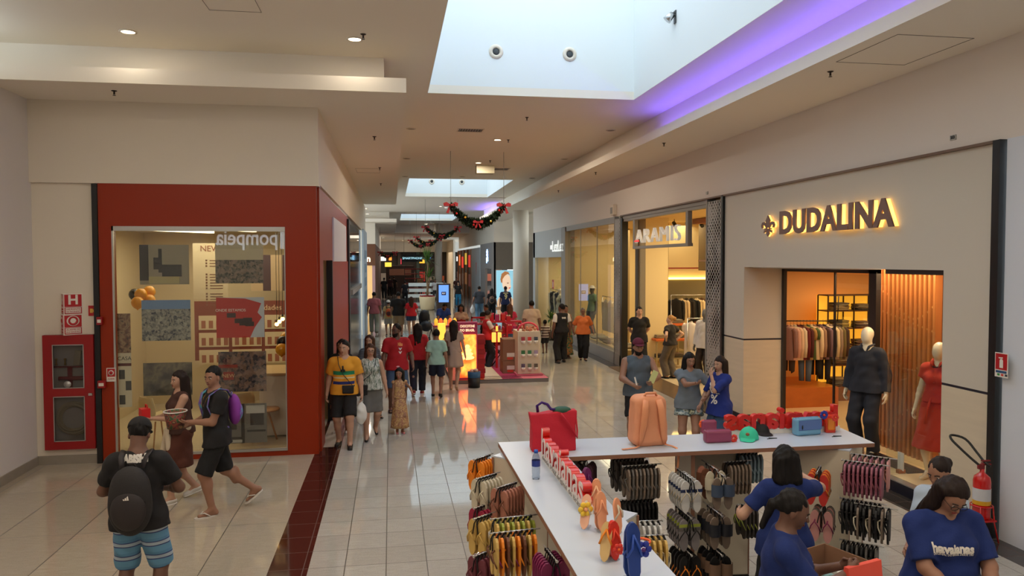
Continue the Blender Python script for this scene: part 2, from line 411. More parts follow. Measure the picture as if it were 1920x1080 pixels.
# ================================================================== LEFT CORNER SHOP
RED = mat('red_cladding', (146, 44, 14), .32, spec=.3)
REDW = mat('red_enamel', (150, 18, 22), .35)
def left_shop():
    t = thing('shop_front', 'glossy orange-red portal of the corner shop around its big window', 'shop front', (-2.7, YF, 0))
    q = MB()
    y0, y1 = YF - .05, YF + .12
    for a, b in (((-4.26, 3.53), (-1.13, 4.16)), ((-4.26, 0), (-4.08, 3.53)), ((-1.60, 0), (-1.13, 3.53)), ((-4.08, 0), (-1.6, .08))):
        q.box((a[0], y0, a[1]), (b[0], y1, b[1]))
    o = q.build('window_surround', RED, t); o.matrix_parent_inverse = Matrix.Translation((2.7, -YF, 0))
    q = MB(); q.box((-1.16, y1, 0), (-1.1, 12.62, 4.16)); q.box((-1.16, 12.62, 3.02), (-1.1, 14.4, 4.16)); q.box((-1.16, 14.4, 0), (-1.10, 19.8, 3.0)); q.box((-1.16, 14.4, 3.0), (-1.12, 20.3, 4.16))
    q.box((-1.5, 12.6, 0), (-1.16, 12.66, 3.02)); 
    o = q.build('side_cladding', mat('red_side', (150, 44, 14), .4, spec=.3), t); o.matrix_parent_inverse = Matrix.Translation((2.7, -YF, 0))
    q = MB(); q.box((-1.12, 14.9, 3.0), (-1.09, 19.0, 3.86))
    o = q.build('sign_panel', mat('glossy_white_panel', (222, 222, 236), .35), t); o['label'] = 'glossy white panel'; o.matrix_parent_inverse = Matrix.Translation((2.7, -YF, 0))
    for a, b in (((-1.19, 14.3, 0), (-1.08, 14.42, 3.02)), ((-1.19, 19.8, 0), (-1.07, 20.3, 4.1))): o = bx('door_jamb', a, b, BLACKM, t); o['label'] = 'black door jamb'; o.matrix_parent_inverse = Matrix.Translation((2.7, -YF, 0))
    w1 = struct(bx('window_1', (-4.07, YF + .02, .1), (-1.61, YF + .028, 3.5), GLASS))
    q = MB(); q.box((-4.08, YF - .06, .08), (-4.055, YF - .03, 3.53)); q.box((-4.08, YF - .06, 3.46), (-1.6, YF - .03, 3.53)); q.box((-4.08, YF - .07, .08), (-1.6, YF - .03, .12)); q.box((-1.615, YF - .058, .125), (-1.602, YF - .032, 3.455))
    q.build('window_frame', ALU, w1)
    # shop interior
    q = MB(); q.box((-5.1, 16.6, 0), (-1.2, 16.7, 4.1)); q.box((-5.15, YF + .2, 0), (-5.08, 16.7, 4.1)); q.box((-1.3, 14.45, 0), (-1.2, 16.7, 4.1))
    struct(q.build('wall_shop_interior', mat('shop_beige', (206, 190, 158), .7)))
    struct(bx('floor', (-5.1, YF + .14, .0), (-1.2, 16.6, .02), mat('shop_floor', (196, 182, 156), .25, var=.06)))
    struct(bx('ceiling', (-5.1, YF + .14, 3.6), (-1.2, 16.7, 3.66), mat('shop_ceiling', (190, 176, 150), .8)))
    for k, (xa, xb, y) in enumerate(((-4.6, -3.4, 13.6), (-3.6, -2.5, 12.9), (-2.7, -1.5, 12.6))):
        a = Vector((xa, y, 3.57)); b = Vector((xb, y + 1.6, 3.57))
        d = (b - a).normalized(); c = (a + b) / 2; L = (b - a).length / 2
        rot = Matrix.Rotation(math.atan2(d.y, d.x), 3, 'Z')
        q = MB(); q.obox(c, (L, .05, .02), rot)
        o = q.build('linear_light', mat('linear_glow', (255, 240, 200), .5, emit=(255, 232, 180), es=7))
        tag(o, ['warm white linear light nearest the left wall inside the corner shop', 'warm white linear light in the middle of the corner shop ceiling', 'warm white linear light nearest the door inside the corner shop'][k], 'ceiling light', 'linear lights in the corner shop')
    area('shop_lamp', (-3.0, 14.4, 3.5), (2.6, 2.4), 70, (1, .86, .6))
    return t
left_shop()
bx('side_fill', (-1.5, YF + .13, 0), (-1.17, 12.6, 4.1), RED).name = 'corner_column'
tag(bpy.data.objects['corner_column'], 'red clad column at the corner of the red shop', 'column')
o = bx('conduit', (-4.34, YF - .07, 0), (-4.265, YF - .001, 4.15), BLACKM); tag(o, 'tall narrow black channel beside the red shop portal', 'channel')

def pic(name, lab, x0, y0, x1, y1, m, Y=YF + .045, cat='poster', grp=None, extra=None, th=.006):
    a = at(x0, y0, Y=Y); b = at(x1, y1, Y=Y)
    t = thing(name, lab, cat, ((a.x + b.x) / 2, Y, b.z), 0, grp)
    w_, h_ = abs(b.x - a.x), abs(a.z - b.z)
    q = MB(); q.box((-w_ / 2, 0, 0), (w_ / 2, th, h_)); q.build('sheet', m, t)
    if extra: extra(t, w_, h_)
    return t
PG = 'posters on the corner shop window'
CREAM = mat('poster_cream', (214, 200, 170), .5)
def scene_kitchen(t, w_, h_):
    q = MB(); q.box((-w_ / 2, -.004, h_ * .1), (-w_ * .32, 0, h_)); q.box((-w_ * .05, -.004, h_ * .2), (w_ * .35, 0, h_ * .5)); q.box((-w_ * .22, -.004, h_ * .38), (-w_ * .1, 0, h_ * .68)); q.box((-.05 * w_, -.004, h_ * .3), (-.12 * w_, 0, h_ * .9))
    q.build('printed_furniture', mat('poster_dark', (46, 42, 38), .5), t)
    q = MB(); q.box((-w_ * .32, -.004, h_ * .02), (w_ * .3, 0, h_ * .2)); q.build('printed_floor', mat('poster_floor', (176, 160, 112), .5), t)
pic('poster', 'kitchen interior photo poster at the top left of the corner shop window', 261, 459, 355, 533, mat('poster_wall', (150, 138, 116), .5), grp=PG, extra=scene_kitchen)
def aer(name, sky, ground, scale=9):
    m, nt, b = nodemat(name, .5)
    tc = N(nt, 'ShaderNodeTexCoord'); s = N(nt, 'ShaderNodeSeparateXYZ'); nt.links.new(tc.outputs['Object'], s.inputs[0])
    v = N(nt, 'ShaderNodeTexVoronoi', i2=scale * 4); nt.links.new(tc.outputs['Object'], v.inputs['Vector'])
    n = N(nt, 'ShaderNodeTexNoise', i2=scale * 1.5, i3=8.0); nt.links.new(tc.outputs['Object'], n.inputs['Vector'])
    sp = N(nt, 'ShaderNodeSeparateColor'); nt.links.new(v.outputs['Color'], sp.inputs[0])
    g = mixc(nt, mth(nt, 'GREATER_THAN', n.outputs['Fac'], .5), ground[0], ground[1]); g = mixc(nt, mth(nt, 'MULTIPLY', sp.outputs[0], .6), g, ground[2])
    nt.links.new(mixc(nt, mth(nt, 'GREATER_THAN', s.outputs[2], sky[1]), g, sky[0]), b.inputs['Base Color'])
    return m
pic('poster', 'wide aerial city photo poster below the reflected sign on the corner shop window', 403, 456, 494, 531, aer('aerial_city', ((196, 180, 150), .36), ((30, 44, 30), (120, 100, 84), (160, 140, 130))), grp=PG)
pic('poster', 'blue and grey aerial landscape photo poster beside the yellow balloons', 265, 563, 358, 638, aer('aerial_blue', ((110, 140, 180), .48), ((30, 40, 60), (130, 126, 116), (190, 184, 170))), grp=PG)
def redmap(t, w_, h_):
    q = MB()
    pts = [(-w_ / 2, 0), (w_ * .2, 0), (w_ * .3, h_ * .25), (w_ * .45, h_ * .5), (w_ * .36, h_ * .62), (w_ * .44, h_ * .85), (w_ * .1, h_ * .97), (-w_ / 2, h_)]
    q.prism(pts, 0, .004, Matrix(((1, 0, 0, 0), (0, 0, -1, 0), (0, 1, 0, 0), (0, 0, 0, 1))))
    q.build('printed_map', mat('map_red', (186, 42, 34), .5), t)
    q = MB(); 
    for u, v in ((-.28, .5), (-.12, .36), (.06, .38), (.1, .28), (-.02, .3)): q.box((u * w_, -.008, v * h_), (u * w_ + .13, -.004, v * h_ + .07))
    q.build('printed_flags', mat('map_dark', (58, 34, 34), .5), t)
    place_text('lettering', 'ONDE ESTAMOS', .06, mat('print_white', (235, 228, 220), .5), (-w_ * .2, -.006, h_ * .68), (1, 0, 0), (0, 0, 1), t, .001)
pic('poster', 'red map poster with dark flags in the middle of the corner shop window', 405, 558, 496, 632, mat('map_pale', (190, 192, 200), .5), grp=PG, extra=redmap)
def sea(t, w_, h_):
    q = MB(); q.box((-w_ / 2, -.004, h_ * .6), (-w_ * .1, 0, h_ * .68)); q.box((-w_ * .4, -.004, h_ * .3), (-w_ * .18, 0, h_ * .5)); q.build('printed_label', mat('label_red', (140, 40, 34), .5), t)
    place_text('lettering', 'NEW', .08, mat('print_gold', (196, 160, 110), .5), (-w_ * .29, -.006, h_ * .4), (1, 0, 0), (0, 0, 1), t, .001)
pic('poster', 'navy aerial night photo poster with small red labels near the white desk', 409, 660, 500, 733, aer('aerial_navy', ((30, 40, 62), .9), ((14, 22, 40), (110, 80, 64), (150, 120, 110)), 6), grp=PG, extra=sea)
def facade(t, w_, h_):
    q = MB()
    for u, v, a, b in ((-.45, .35, .22, .5), (-.12, .0, .08, 1.0), (.1, .45, .32, .3), (.02, .28, .45, .05), (-.5, .1, .4, .06)): q.box((u * w_, -.004, v * h_), ((u + a) * w_, 0, (v + b) * h_))
    q.build('printed_facade', mat('facade_dark', (52, 44, 42), .5), t)
    q = MB(); q.box((.0 * w_, -.005, .75 * h_), (.45 * w_, 0, .95 * h_)); q.box((-.5 * w_, -.005, .02 * h_), (-.1 * w_, 0, .09 * h_)); q.build('printed_panel', mat('facade_light', (180, 172, 162), .5), t)
pic('poster', 'modern house facade photo poster low on the corner shop window', 422, 758, 501, 829, mat('facade_grey', (110, 102, 94), .5), grp=PG, extra=facade)
pic('poster', 'dark living room photo poster behind the walking couple', 268, 681, 361, 740, blotch('living_dark', [(30, 28, 28), (70, 64, 56), (120, 108, 88), (44, 40, 36)], 5, .5), grp=PG)
def strip(t, w_, h_):
    q = MB(); q.box((-w_ / 2, -.004, h_ * .58), (w_ / 2, 0, h_)); q.build('printed_photo', blotch('strip_brown', [(60, 40, 34), (120, 80, 60), (160, 130, 100), (50, 36, 32)], 14, .5), t)
    q = MB(); q.box((-w_ / 2, -.004, h_ * .44), (w_ / 2, 0, h_ * .47)); q.build('printed_band', mat('strip_red', (90, 30, 26), .5), t)
    q = MB()
    for v, u in ((.3, -.42), (.18, .05), (.03, -.42)): q.box((u * w_, -.004, v * h_), ((u + .42) * w_, 0, (v + .1) * h_))
    q.build('printed_thumbnails', mat('strip_dark', (70, 66, 60), .5), t)
    place_text('lettering', 'CASA', .08, mat('print_dark', (50, 44, 40), .5), (0, -.006, h_ * .52), (1, 0, 0), (0, 0, 1), t, .001)
pic('poster', 'tall narrow white poster with a brown photo at the left edge of the window', 219, 588, 248, 763, CREAM, grp=PG, extra=strip)
def doc(t, w_, h_):
    q = MB()
    for i in range(17):
        v = .9 - i * .05
        if i in (3, 4, 11): continue
        q.box((-w_ * .02, -.004, v * h_ - .22), (w_ * .35, 0, v * h_ - .205)); q.box((-w_ * .14, -.004, v * h_ - .225), (-w_ * .09, 0, v * h_ - .195))
    q.build('printed_lines', mat('doc_brown', (120, 84, 66), .5), t)
    place_text('lettering', 'NEW', .15, mat('doc_red', (140, 80, 60), .5), (0, -.006, h_ * .9), (1, 0, 0), (0, 0, 1), t, .001)
pic('poster', 'cream list board with small brown dots on the back wall of the corner shop', 361, 456, 428, 560, CREAM, Y=14.2, extra=doc)
def board(t, w_, h_):
    q = MB(); bars = MB()
    for r in range(3):
        for c in range(3):
            x = -w_ / 2 + .08 + c * (w_ - .1) / 3; z = h_ * (.62 - .29 * r); ww = (w_ - .3) / 3
            q.box((x, -.01, z - .12), (x + ww, 0, z + .16))
            for k in range(4): bars.box((x + .05 + k * ww / 4, -.014, z - .09), (x + .05 + k * ww / 4 + ww / 7, -.01, z + .06))
    q.build('price_table', mat('table_cream', (206, 190, 160), .6), t); bars.build('table_column', mat('table_brown', (150, 92, 70), .6), t)
    place_text('lettering', 'disponibilidades', .15, mat('print_cream', (220, 196, 160), .5), (w_ * .1, -.01, h_ * .88), (1, 0, 0), (0, 0, 1), t, .002)
pic('availability_board', 'brown wall board with cream availability tables inside the corner shop', 364, 565, 560, 672, mat('board_brown', (120, 56, 40), .6), Y=15.5, cat='board', extra=board)
pic('picture', 'dark purple picture of towers on the back wall of the corner shop', 470, 478, 545, 545, stripes('tower_stripes', (64, 40, 46), (176, 152, 120), .38, 0, .6, .6), Y=15.5, cat='picture')
# reception desk, chairs, balloons, pendants inside
t = thing('reception_desk', 'white reception desk inside the corner shop beside the red column', 'desk', (-1.84, 13.6, .02))
q = MB(); q.box((-.38, -.5, 0.02), (.38, .5, 1.05), .01); q.build('body', mat('desk_white', (214, 208, 196), .4), t)
q = MB(); q.box((-.42, -.54, 1.05), (.40, .54, 1.09), .006); q.build('desktop', mat('desk_wood', (188, 160, 116), .4), t)
WOOD = mat('light_wood', (178, 128, 78), .5, var=.15, stretch=(1, 1, 8))
def shell_chair(loc, rz, lab):
    t = thing('shell_chair', lab, 'chair', loc, rz, 'shell chairs in the corner shop')
    q = MB()
    n = 9
    rows = [(-.2, .45), (-.05, .43), (.12, .43), (.2, .47), (.235, .58), (.25, .72), (.255, .82)]
    g = []
    for (y, z) in rows:
        r = []
        for i in range(n):
            u = (i / (n - 1) * 2 - 1); k = u * u
            ww = .23 if z < .7 else .23 - (z - .7) * .4
            r.append(q.bm.verts.new((u * ww, y - (k * .05 if z > .5 else 0), z + (k * .05 if z < .5 else 0))))
        g.append(r)
    for a, b in zip(g, g[1:]):
        for i in range(n - 1): q._f((a[i], a[i + 1], b[i + 1], b[i]), True)
    o = q.build('seat_shell', mat('shell_cream', (216, 196, 150), .4), t)
    sm = o.modifiers.new('s', 'SOLIDIFY'); sm.thickness = .015
    for sx in (-1, 1):
        for sy in (-1, 1):
            q = MB(); q.cyl((sx * .12, sy * .12, .42), (sx * .22, sy * .22, .0), .014, 8, .01); q.build('leg', WOOD, t)
shell_chair((-3.75, 12.8, .02), 2.4, 'cream shell chair with wooden legs at the left of the corner shop window')
shell_chair((-2.55, 13.0, .02), 3.6, 'cream shell chair behind the man carrying the bucket')
t = thing('round_table', 'small round wooden table inside the corner shop', 'table', (-2.15, 12.9, .02))
q = MB(); q.lathe([(0, .5), (.28, .5), (.29, .515), (.28, .53), (0, .53)]); q.build('tabletop', WOOD, t)
for k in range(3):
    q = MB(); a = k * 2.1; q.cyl((.1 * math.cos(a), .1 * math.sin(a), .5), (.24 * math.cos(a), .24 * math.sin(a), 0), .016, 8); q.build('leg', WOOD, t)
YEL = mat('balloon_yellow', (230, 160, 20), .25); BLK = mat('balloon_black', (26, 22, 20), .2)
for (px, py, Y, m, lb) in ((264, 552, 13.2, YEL, 'yellow balloon at the upper left of the cluster'), (280, 547, 13.4, YEL, 'yellow balloon at the upper right of the cluster'), (258, 567, 13.1, YEL, 'yellow balloon at the lower left of the cluster'), (280, 563, 13.3, YEL, 'yellow balloon at the lower right of the cluster'), (253, 552, 13.5, BLK, 'black balloon at the left of the yellow ones'), (530, 641, 12.6, BLK, 'black balloon above the yellow one by the reception desk'), (528, 655, 12.5, YEL, 'yellow balloon above the reception desk'), (536, 634, 12.7, YEL, 'yellow balloon partly behind the black one near the desk')):
    p = at(px, py, Y=Y); t = thing('balloon', lb, 'balloon', p, 0, 'balloons in the corner shop')
    r = .1
    q = MB(); q.lathe([(0, r), (r * .5, r * .88), (r * .85, r * .5), (r, 0), (r * .9, -r * .45), (r * .6, -r * .85), (r * .2, -r * 1.12), (0, -r * 1.15)], n=18); q.build('body', m, t)
    q = MB(); q.lathe([(.006, -r * 1.12), (.018, -r * 1.26), (0, -r * 1.26)], n=8); q.build('knot', m, t)
for k, px in enumerate((519, 524, 530)):
    p = at(px, (608, 603, 598)[k], Y=13.3); t = thing('pendant_lamp', ['lowest glowing pendant bulb by the reception desk', 'middle glowing pendant bulb by the reception desk', 'highest glowing pendant bulb by the reception desk'][k], 'pendant lamp', p, 0, 'pendant bulbs in the corner shop')
    q = MB(); q.ell((0, 0, 0), .035, 10); q.build('bulb', mat('bulb_glow', (255, 200, 120), .3, emit=(255, 190, 100), es=14), t)
    q = MB(); q.cyl((0, 0, .03), (0, 0, 3.6 - p.z), .004, 6); q.cyl((0, 0, .03), (0, 0, .08), .016, 10); q.build('cord', BLACKM, t)

# fire equipment on the wall left of the portal
def hydrant():
    a = at(84, 628, Y=YF); b = at(186, 838, Y=YF)
    xl, xr, zt, zb = a.x, b.x - .02, a.z, b.z
    t = thing('fire_hose_cabinet', 'red fire hose cabinet with two glazed doors on the left wall', 'fire cabinet', ((xl + xr) / 2, YF, zb))
    w_ = (xr - xl) / 2; h_ = zt - zb; d = -.09
    q = MB(); q.box((-w_, d + .02, 0), (w_, 0, .02)); q.box((-w_, d + .02, h_ - .02), (w_, 0, h_)); q.box((-w_, d + .02, 0), (-w_ + .02, 0, h_)); q.box((w_ - .02, d + .02, 0), (w_, 0, h_)); q.box((-w_, -.012, 0), (w_, 0, h_))
    q.build('box', REDW, t)
    bx('back_lining', (-w_ + .02, -.016, .02), (w_ - .02, -.0121, h_ - .02), mat('lining_grey', (196, 188, 178), .7), t)
    zs = [(0, h_ * .44, h_ * .06, .93), (h_ * .44, h_, h_ * .49, .93)]
    f = MB(); hw = w_ - .13
    wins = [(.12, h_ * .465), (h_ * .535, h_ - .14)]
    f.box((-w_, d, 0), (-hw, d + .02, h_)); f.box((hw, d, 0), (w_, d + .02, h_)); f.box((-hw, d, 0), (hw, d + .02, wins[0][0])); f.box((-hw, d, wins[0][1]), (hw, d + .02, wins[1][0])); f.box((-hw, d, wins[1][1]), (hw, d + .02, h_))
    dr = f.build('door', REDW, t)
    for z0, z1 in wins:
        g = MB(); g.box((-hw, d + .008, z0), (hw, d + .012, z1)); g.build('pane', glass('smoky_glass', (215, 215, 215)), dr)
        g = MB()
        for p0, p1 in (((-hw, z0), (hw, z0 + .012)), ((-hw, z1 - .012), (hw, z1)), ((-hw, z0), (-hw + .012, z1)), ((hw - .012, z0), (hw, z1))): g.box((p0[0], d - .006, p0[1]), (p1[0], d, p1[1]))
        g.build('pane_trim', ALU, dr)
    g = MB(); g.box((w_ - .07, d - .03, h_ * .47), (w_ - .02, d, h_ * .49)); g.build('handle', ALU, dr)
    HB = mat('hose_cream', (186, 172, 140), .7)
    q = MB()
    for k in range(7):
        r = .24 - .022 * (k % 4); cy = -.03 - .012 * (k % 3); ox = .04 + .012 * math.sin(k * 2.1)
        q.tube([(ox + r * math.cos(u * PI / 12), cy, h_ * .27 + .01 * math.sin(k) + r * math.sin(u * PI / 12)) for u in range(24)], .013, 8, True)
    h = q.build('hose', HB); h.location = t.location.copy(); tag(h, 'coiled cream fire hose behind the lower pane of the red cabinet', 'hose')
    q = MB(); q.cyl((-hw, -.04, h_ * .72), (hw, -.04, h_ * .72), .012, 8); q.box((-.03, -.05, h_ * .5), (.03, -.02, h_ * .72)); q.cyl((-.15, -.045, h_ * .62), (.2, -.045, h_ * .62), .03, 12); q.build('pipework', REDW, t)
    q = MB(); q.lathe([(0, 0), (.05, 0), (.05, .02), (0, .02)], n=14); v = q.build('valve_wheel', ALU, t); v.rotation_euler = (PI / 2, 0, 0); v.location = (-.02, -.07, h_ * .57)
    for k, x in enumerate((-.18, -.06)):
        q = MB(); q.lathe([(0, 0), (.02, 0), (.012, .04), (.012, .08), (.022, .1), (0, .1)], c=(0, 0, 0), n=10)
        o = q.build('nozzle', mat('brass', (176, 136, 60), .3, .9)); o.location = t.location + Vector((x, -.045, h_ * .735)); tag(o, 'left brass nozzle on the cabinet shelf' if k == 0 else 'right brass nozzle on the cabinet shelf', 'nozzle', 'brass nozzles')
    for k, x in enumerate((.1, .22)):
        q = MB(); q.box((-.045, -.025, 0), (.045, .025, .22), .01)
        o = q.build('folded_hose', HB); o.location = t.location + Vector((x, -.045, h_ * .735)); o.rotation_euler = (0, .12, 0); tag(o, 'folded canvas hose on the cabinet shelf, the %s one' % ('left' if k == 0 else 'right'), 'hose', 'folded hoses')
hydrant()
SW = mat('sign_white', (230, 224, 214), .4); SR = mat('sign_red', (178, 22, 30), .4)
def xz_text(name, s, sz, m, c, parent, yoff=-.002, width=None, off=0): return place_text(name, s, sz, m, (c[0], c[1] + yoff, c[2]), (1, 0, 0), (0, 0, 1), parent, .0012, off, width=width)
def prism_sign(z_px0, z_px1, letter, lab):
    a = at(109, z_px0, Y=YF - .1); b = at(150, z_px1, Y=YF - .1)
    w_ = b.x - a.x; h_ = a.z - b.z
    t = thing('projecting_sign', lab, 'sign', (a.x, YF - .0, b.z), 0, 'stacked fire signs')
    k = w_ * .32     # ridge position
    q = MB(); q.prism([(0, 0), (k, -.16), (w_, 0)], 0, h_); q.build('panel', SW, t)
    for (p0, p1) in (((0, 0), (k, -.16)), ((k, -.16), (w_, 0))):
        r = Vector((p1[0] - p0[0], p1[1] - p0[1], 0)); L = r.length; r.normalize(); n = Vector((r.y, -r.x, 0)); mid = Vector(((p0[0] + p1[0]) / 2, (p0[1] + p1[1]) / 2, 0))
        M = Matrix(((r.x, 0, n.x, mid.x), (r.y, 0, n.y, mid.y), (0, 1, 0, 0), (0, 0, 0, 1)))
        fr = MB(); e = .012
        def rect(u0, v0, u1, v1, d0=.0, d1=.003): fr.prism([(u0, v0), (u1, v0), (u1, v1), (u0, v1)], d0, d1, M)
        rect(-L / 2 + e, h_ * .38, L / 2 - e, h_ - e)
        rect(-L / 2 + e, e, -L / 2 + 2 * e, h_ * .36); rect(L / 2 - 2 * e, e, L / 2 - e, h_ * .36); rect(-L / 2 + e, e, L / 2 - e, 2 * e); rect(-L / 2 + e, h_ * .34, L / 2 - e, h_ * .36)
        fr.build('red_field', SR, t)
        if letter == 'O':
            rg = MB(); R2 = min(L, h_) * .27
            c0 = mid + n * .004 + Vector((0, 0, h_ * .69))
            rg.tube([c0 + r * (R2 * .72 * math.cos(u * PI / 10)) + Vector((0, 0, R2 * .72 * math.sin(u * PI / 10))) for u in range(20)], R2 * .3, 6, True, flat=.3)
            wb = MB(); wb.prism([(R2 * 1.25 * math.cos(u * PI / 10), h_ * .69 + R2 * 1.1 * math.sin(u * PI / 10)) for u in range(20)], .003, .0045, M); wb.build('white_disc', SW, t)
            rg.build('red_ring', SR, t)
        else:
            place_text('lettering', 'H', h_ * .62, SW, mid + n * .004 + Vector((0, 0, h_ * .69)), r, (0, 0, 1), t, .001, .006, width=L * .5)
        place_text('lettering', 'HIDRANTE' if letter == 'H' else 'ALARME DE', h_ * .12, SR, mid + n * .002 + Vector((0, 0, h_ * .26)), r, (0, 0, 1), t, .001, width=L * .7)
        place_text('lettering', 'DE INCENDIO' if letter == 'H' else 'INCENDIO', h_ * .1, SR, mid + n * .002 + Vector((0, 0, h_ * .14)), r, (0, 0, 1), t, .001, width=L * .72)
prism_sign(551, 590, 'H', 'red and white projecting sign with a big H above the fire cabinet')
prism_sign(590, 628, 'O', 'red and white projecting sign with a red ring just above the fire cabinet')
def flat_sign(lab, x0, y0, x1, y1, Y, base=SR, name='safety_sign', extra=None, th=.012):
    a = at(x0, y0, Y=Y); b = at(x1, y1, Y=Y); w_ = b.x - a.x; h_ = a.z - b.z
    t = thing(name, lab, 'sign', ((a.x + b.x) / 2, Y, b.z))
    q = MB(); q.box((-w_ / 2, -th, 0), (w_ / 2, 0, h_)); q.build('plate', base, t)
    if extra: extra(t, w_, h_, -th)
    return t
def horn(t, w_, h_, y):
    q = MB(); q.box((-w_ * .32, y - .003, h_ * .3), (-w_ * .02, y, h_ * .7)); M = Matrix(((1, 0, 0, 0), (0, 0, -1, y), (0, 1, 0, 0), (0, 0, 0, 1)))
    q.prism([(0, h_ * .4), (w_ * .3, h_ * .22), (w_ * .3, h_ * .78), (0, h_ * .6)], 0, .003, M); q.build('horn_symbol', mat('sign_yellow', (224, 180, 80), .4), t)
flat_sign('small red sign with a yellow horn beside the black channel', 166, 573, 184, 592, YF, extra=horn)
def ring(t, w_, h_, y):
    q = MB(); q.box((-w_ * .42, y - .002, h_ * .36), (w_ * .42, y, h_ * .95)); q.build('red_field', SR, t)
    q = MB(); q.lathe([(0, 0), (w_ * .3, 0), (w_ * .3, .002), (0, .002)], n=20); o = q.build('white_disc', SW, t); o.rotation_euler = (PI / 2, 0, 0); o.location = (0, y - .002, h_ * .65)
    q = MB(); q.lathe([(0, 0), (w_ * .2, 0), (w_ * .2, .002), (0, .002)], n=20); o = q.build('red_ring', SR, t); o.rotation_euler = (PI / 2, 0, 0); o.location = (0, y - .004, h_ * .65)
    xz_text('lettering', 'ALARME', h_ * .12, SR, (0, y, h_ * .2), t, width=w_ * .7)
flat_sign('white and red alarm sign on the left post of the red portal', 200, 690, 218, 715, YF - .051, SW, extra=ring)
for (x0, y0, x1, y1, lb) in ((183, 594, 194, 609, 'small red alarm box on the black channel below the horn sign'), (185, 713, 200, 727, 'small red call point low on the black channel')):
    a = at(x0, y0, Y=YF - .07); b = at(x1, y1, Y=YF - .07)
    t = thing('alarm_box', lb, 'alarm', ((a.x + b.x) / 2, YF - .068, b.z)); w_ = b.x - a.x; h_ = a.z - b.z
    q = MB(); q.box((-w_ / 2, -.06, 0), (w_ / 2, 0, h_), .008); q.build('housing', REDW, t)
    q = MB(); q.box((-w_ * .32, -.065, h_ * .3), (w_ * .32, -.06, h_ * .7)); q.build('label_plate', SW, t)
a = at(165, 860, Y=YF); t = thing('wall_socket', 'small white wall socket near the floor left of the portal', 'socket', (a.x, YF, a.z - .06))
q = MB(); q.box((-.04, -.012, 0), (.04, 0, .12), .004); q.build('plate', SW, t); q = MB(); q.box((-.015, -.014, .04), (.015, -.012, .08)); q.build('outlet', BLACKM, t)
# threshold strip with printed words at the shop door
q = MB(); q.box((-1.14, 12.3, 0), (-.93, 19.6, .006)); o = q.build('door_mat', mat('mat_pale', (196, 184, 170), .6)); tag(o, 'pale strip with red printed words along the side door of the red shop', 'mat')
place_text('lettering', 'COPA EM 2026 - GARANTA JA', .17, mat('mat_red', (92, 34, 30), .6), (-1.035, 15.2, .008), (0, -1, 0), (1, 0, 0), None, .001).name = 'mat_lettering'
l_ = bpy.data.objects['mat_lettering']; l_.parent = o
# warm room behind the side door
q = MB(); q.box((-1.32, 12.68, 0), (-1.28, 14.42, 3.1)); struct(q.build('wall_door_reveal', mat('reveal_wood', (120, 92, 56), .6)))
# dark glazed shop further along the left side
t = thing('shop_front', 'dark glazed shop front behind the red shop on the left', 'shop front', (-1.12, 24, 0))
q = MB(); q.box((-.06, -3.7, 0), (-.02, 5.0, 4.2)); q.build('dark_panel', mat('dark_panel', (14, 12, 13), .12), t)
q = MB(); q.box((-.02, -3.2, 3.0), (.0, 4.6, 4.1)); q.build('glazing', mat('dark_glass', (40, 38, 40), .03), t)
q = MB(); q.box((-.02, -2.5, 2.05), (.06, 3.8, 2.2)); q.build('ledge', mat('ledge_grey', (150, 150, 150), .4), t)
t = thing('banner_panel', 'pale blue banner panel at the far end of the left wall', 'banner', (-1.08, 31, 0))
q = MB(); q.box((-.02, -1.6, 0), (.05, 2.3, 4.25)); q.build('panel', mat('pale_blue', (170, 186, 200), .5, var=.06), t)
q = MB()
for k in range(5): q.box((.05, -1.0 + .1 * (k % 2), .9 + k * .55), (.055, 1.6, 1.25 + k * .55))
q.build('printed_blocks', mat('pale_blue_print', (120, 150, 176), .5), t)
t = thing('shop_front', 'brown and lit shop front beyond the left jog', 'shop front', (-.95, 47, 0))
q = MB(); q.box((-2, -.1, 2.75), (.0, 0, 4.07)); q.box((-.07, .1, 0), (.0, 25, 4.07)); q.build('fascia', mat('brown_fascia', (106, 64, 38), .6), t)
q = MB(); q.box((-2, .0, 0), (-.2, .1, 2.75)); q.build('display', mat('lit_display', (232, 190, 130), .5, emit=(240, 190, 120), es=.6), t)
q = MB(); q.box((-.2, -.02, 0), (-.02, .1, 2.75)); q.build('door_jamb', mat('pink_jamb', (190, 150, 150), .5), t)
place_text('letter_sign', 'n', .55, mat('letter_glow', (255, 240, 200), .5, emit=(255, 240, 200), es=4), (-.42, -.12, 3.15), (1, 0, 0), (0, 0, 1), t, .02, .01)
# ================================================================== RIGHT SIDE SHOPS
XR = 6.45
GREIGE = mat('greige_render', (204, 194, 178), .7)
TRAV = mat('travertine', (214, 198, 172), .35, var=.10, scale=3, stretch=(1, .35, 5))
# hoarding nearest the camera
q = MB(); q.box((6.43, -24, 0), (6.5, 6.99, 4.28)); q.box((6.40, 6.55, 0), (6.43, 6.62, 4.28)); q.box((6.40, 5.2, 0), (6.43, 5.27, 4.28))
struct(q.build('wall_right', mat('hoarding_paint', (214, 218, 226), .35)))
o = bx('channel', (6.38, 7.03, 0), (6.47, 7.13, 4.28), BLACKM); tag(o, 'tall black channel between the white panels and the fleur-de-lis shop', 'channel')
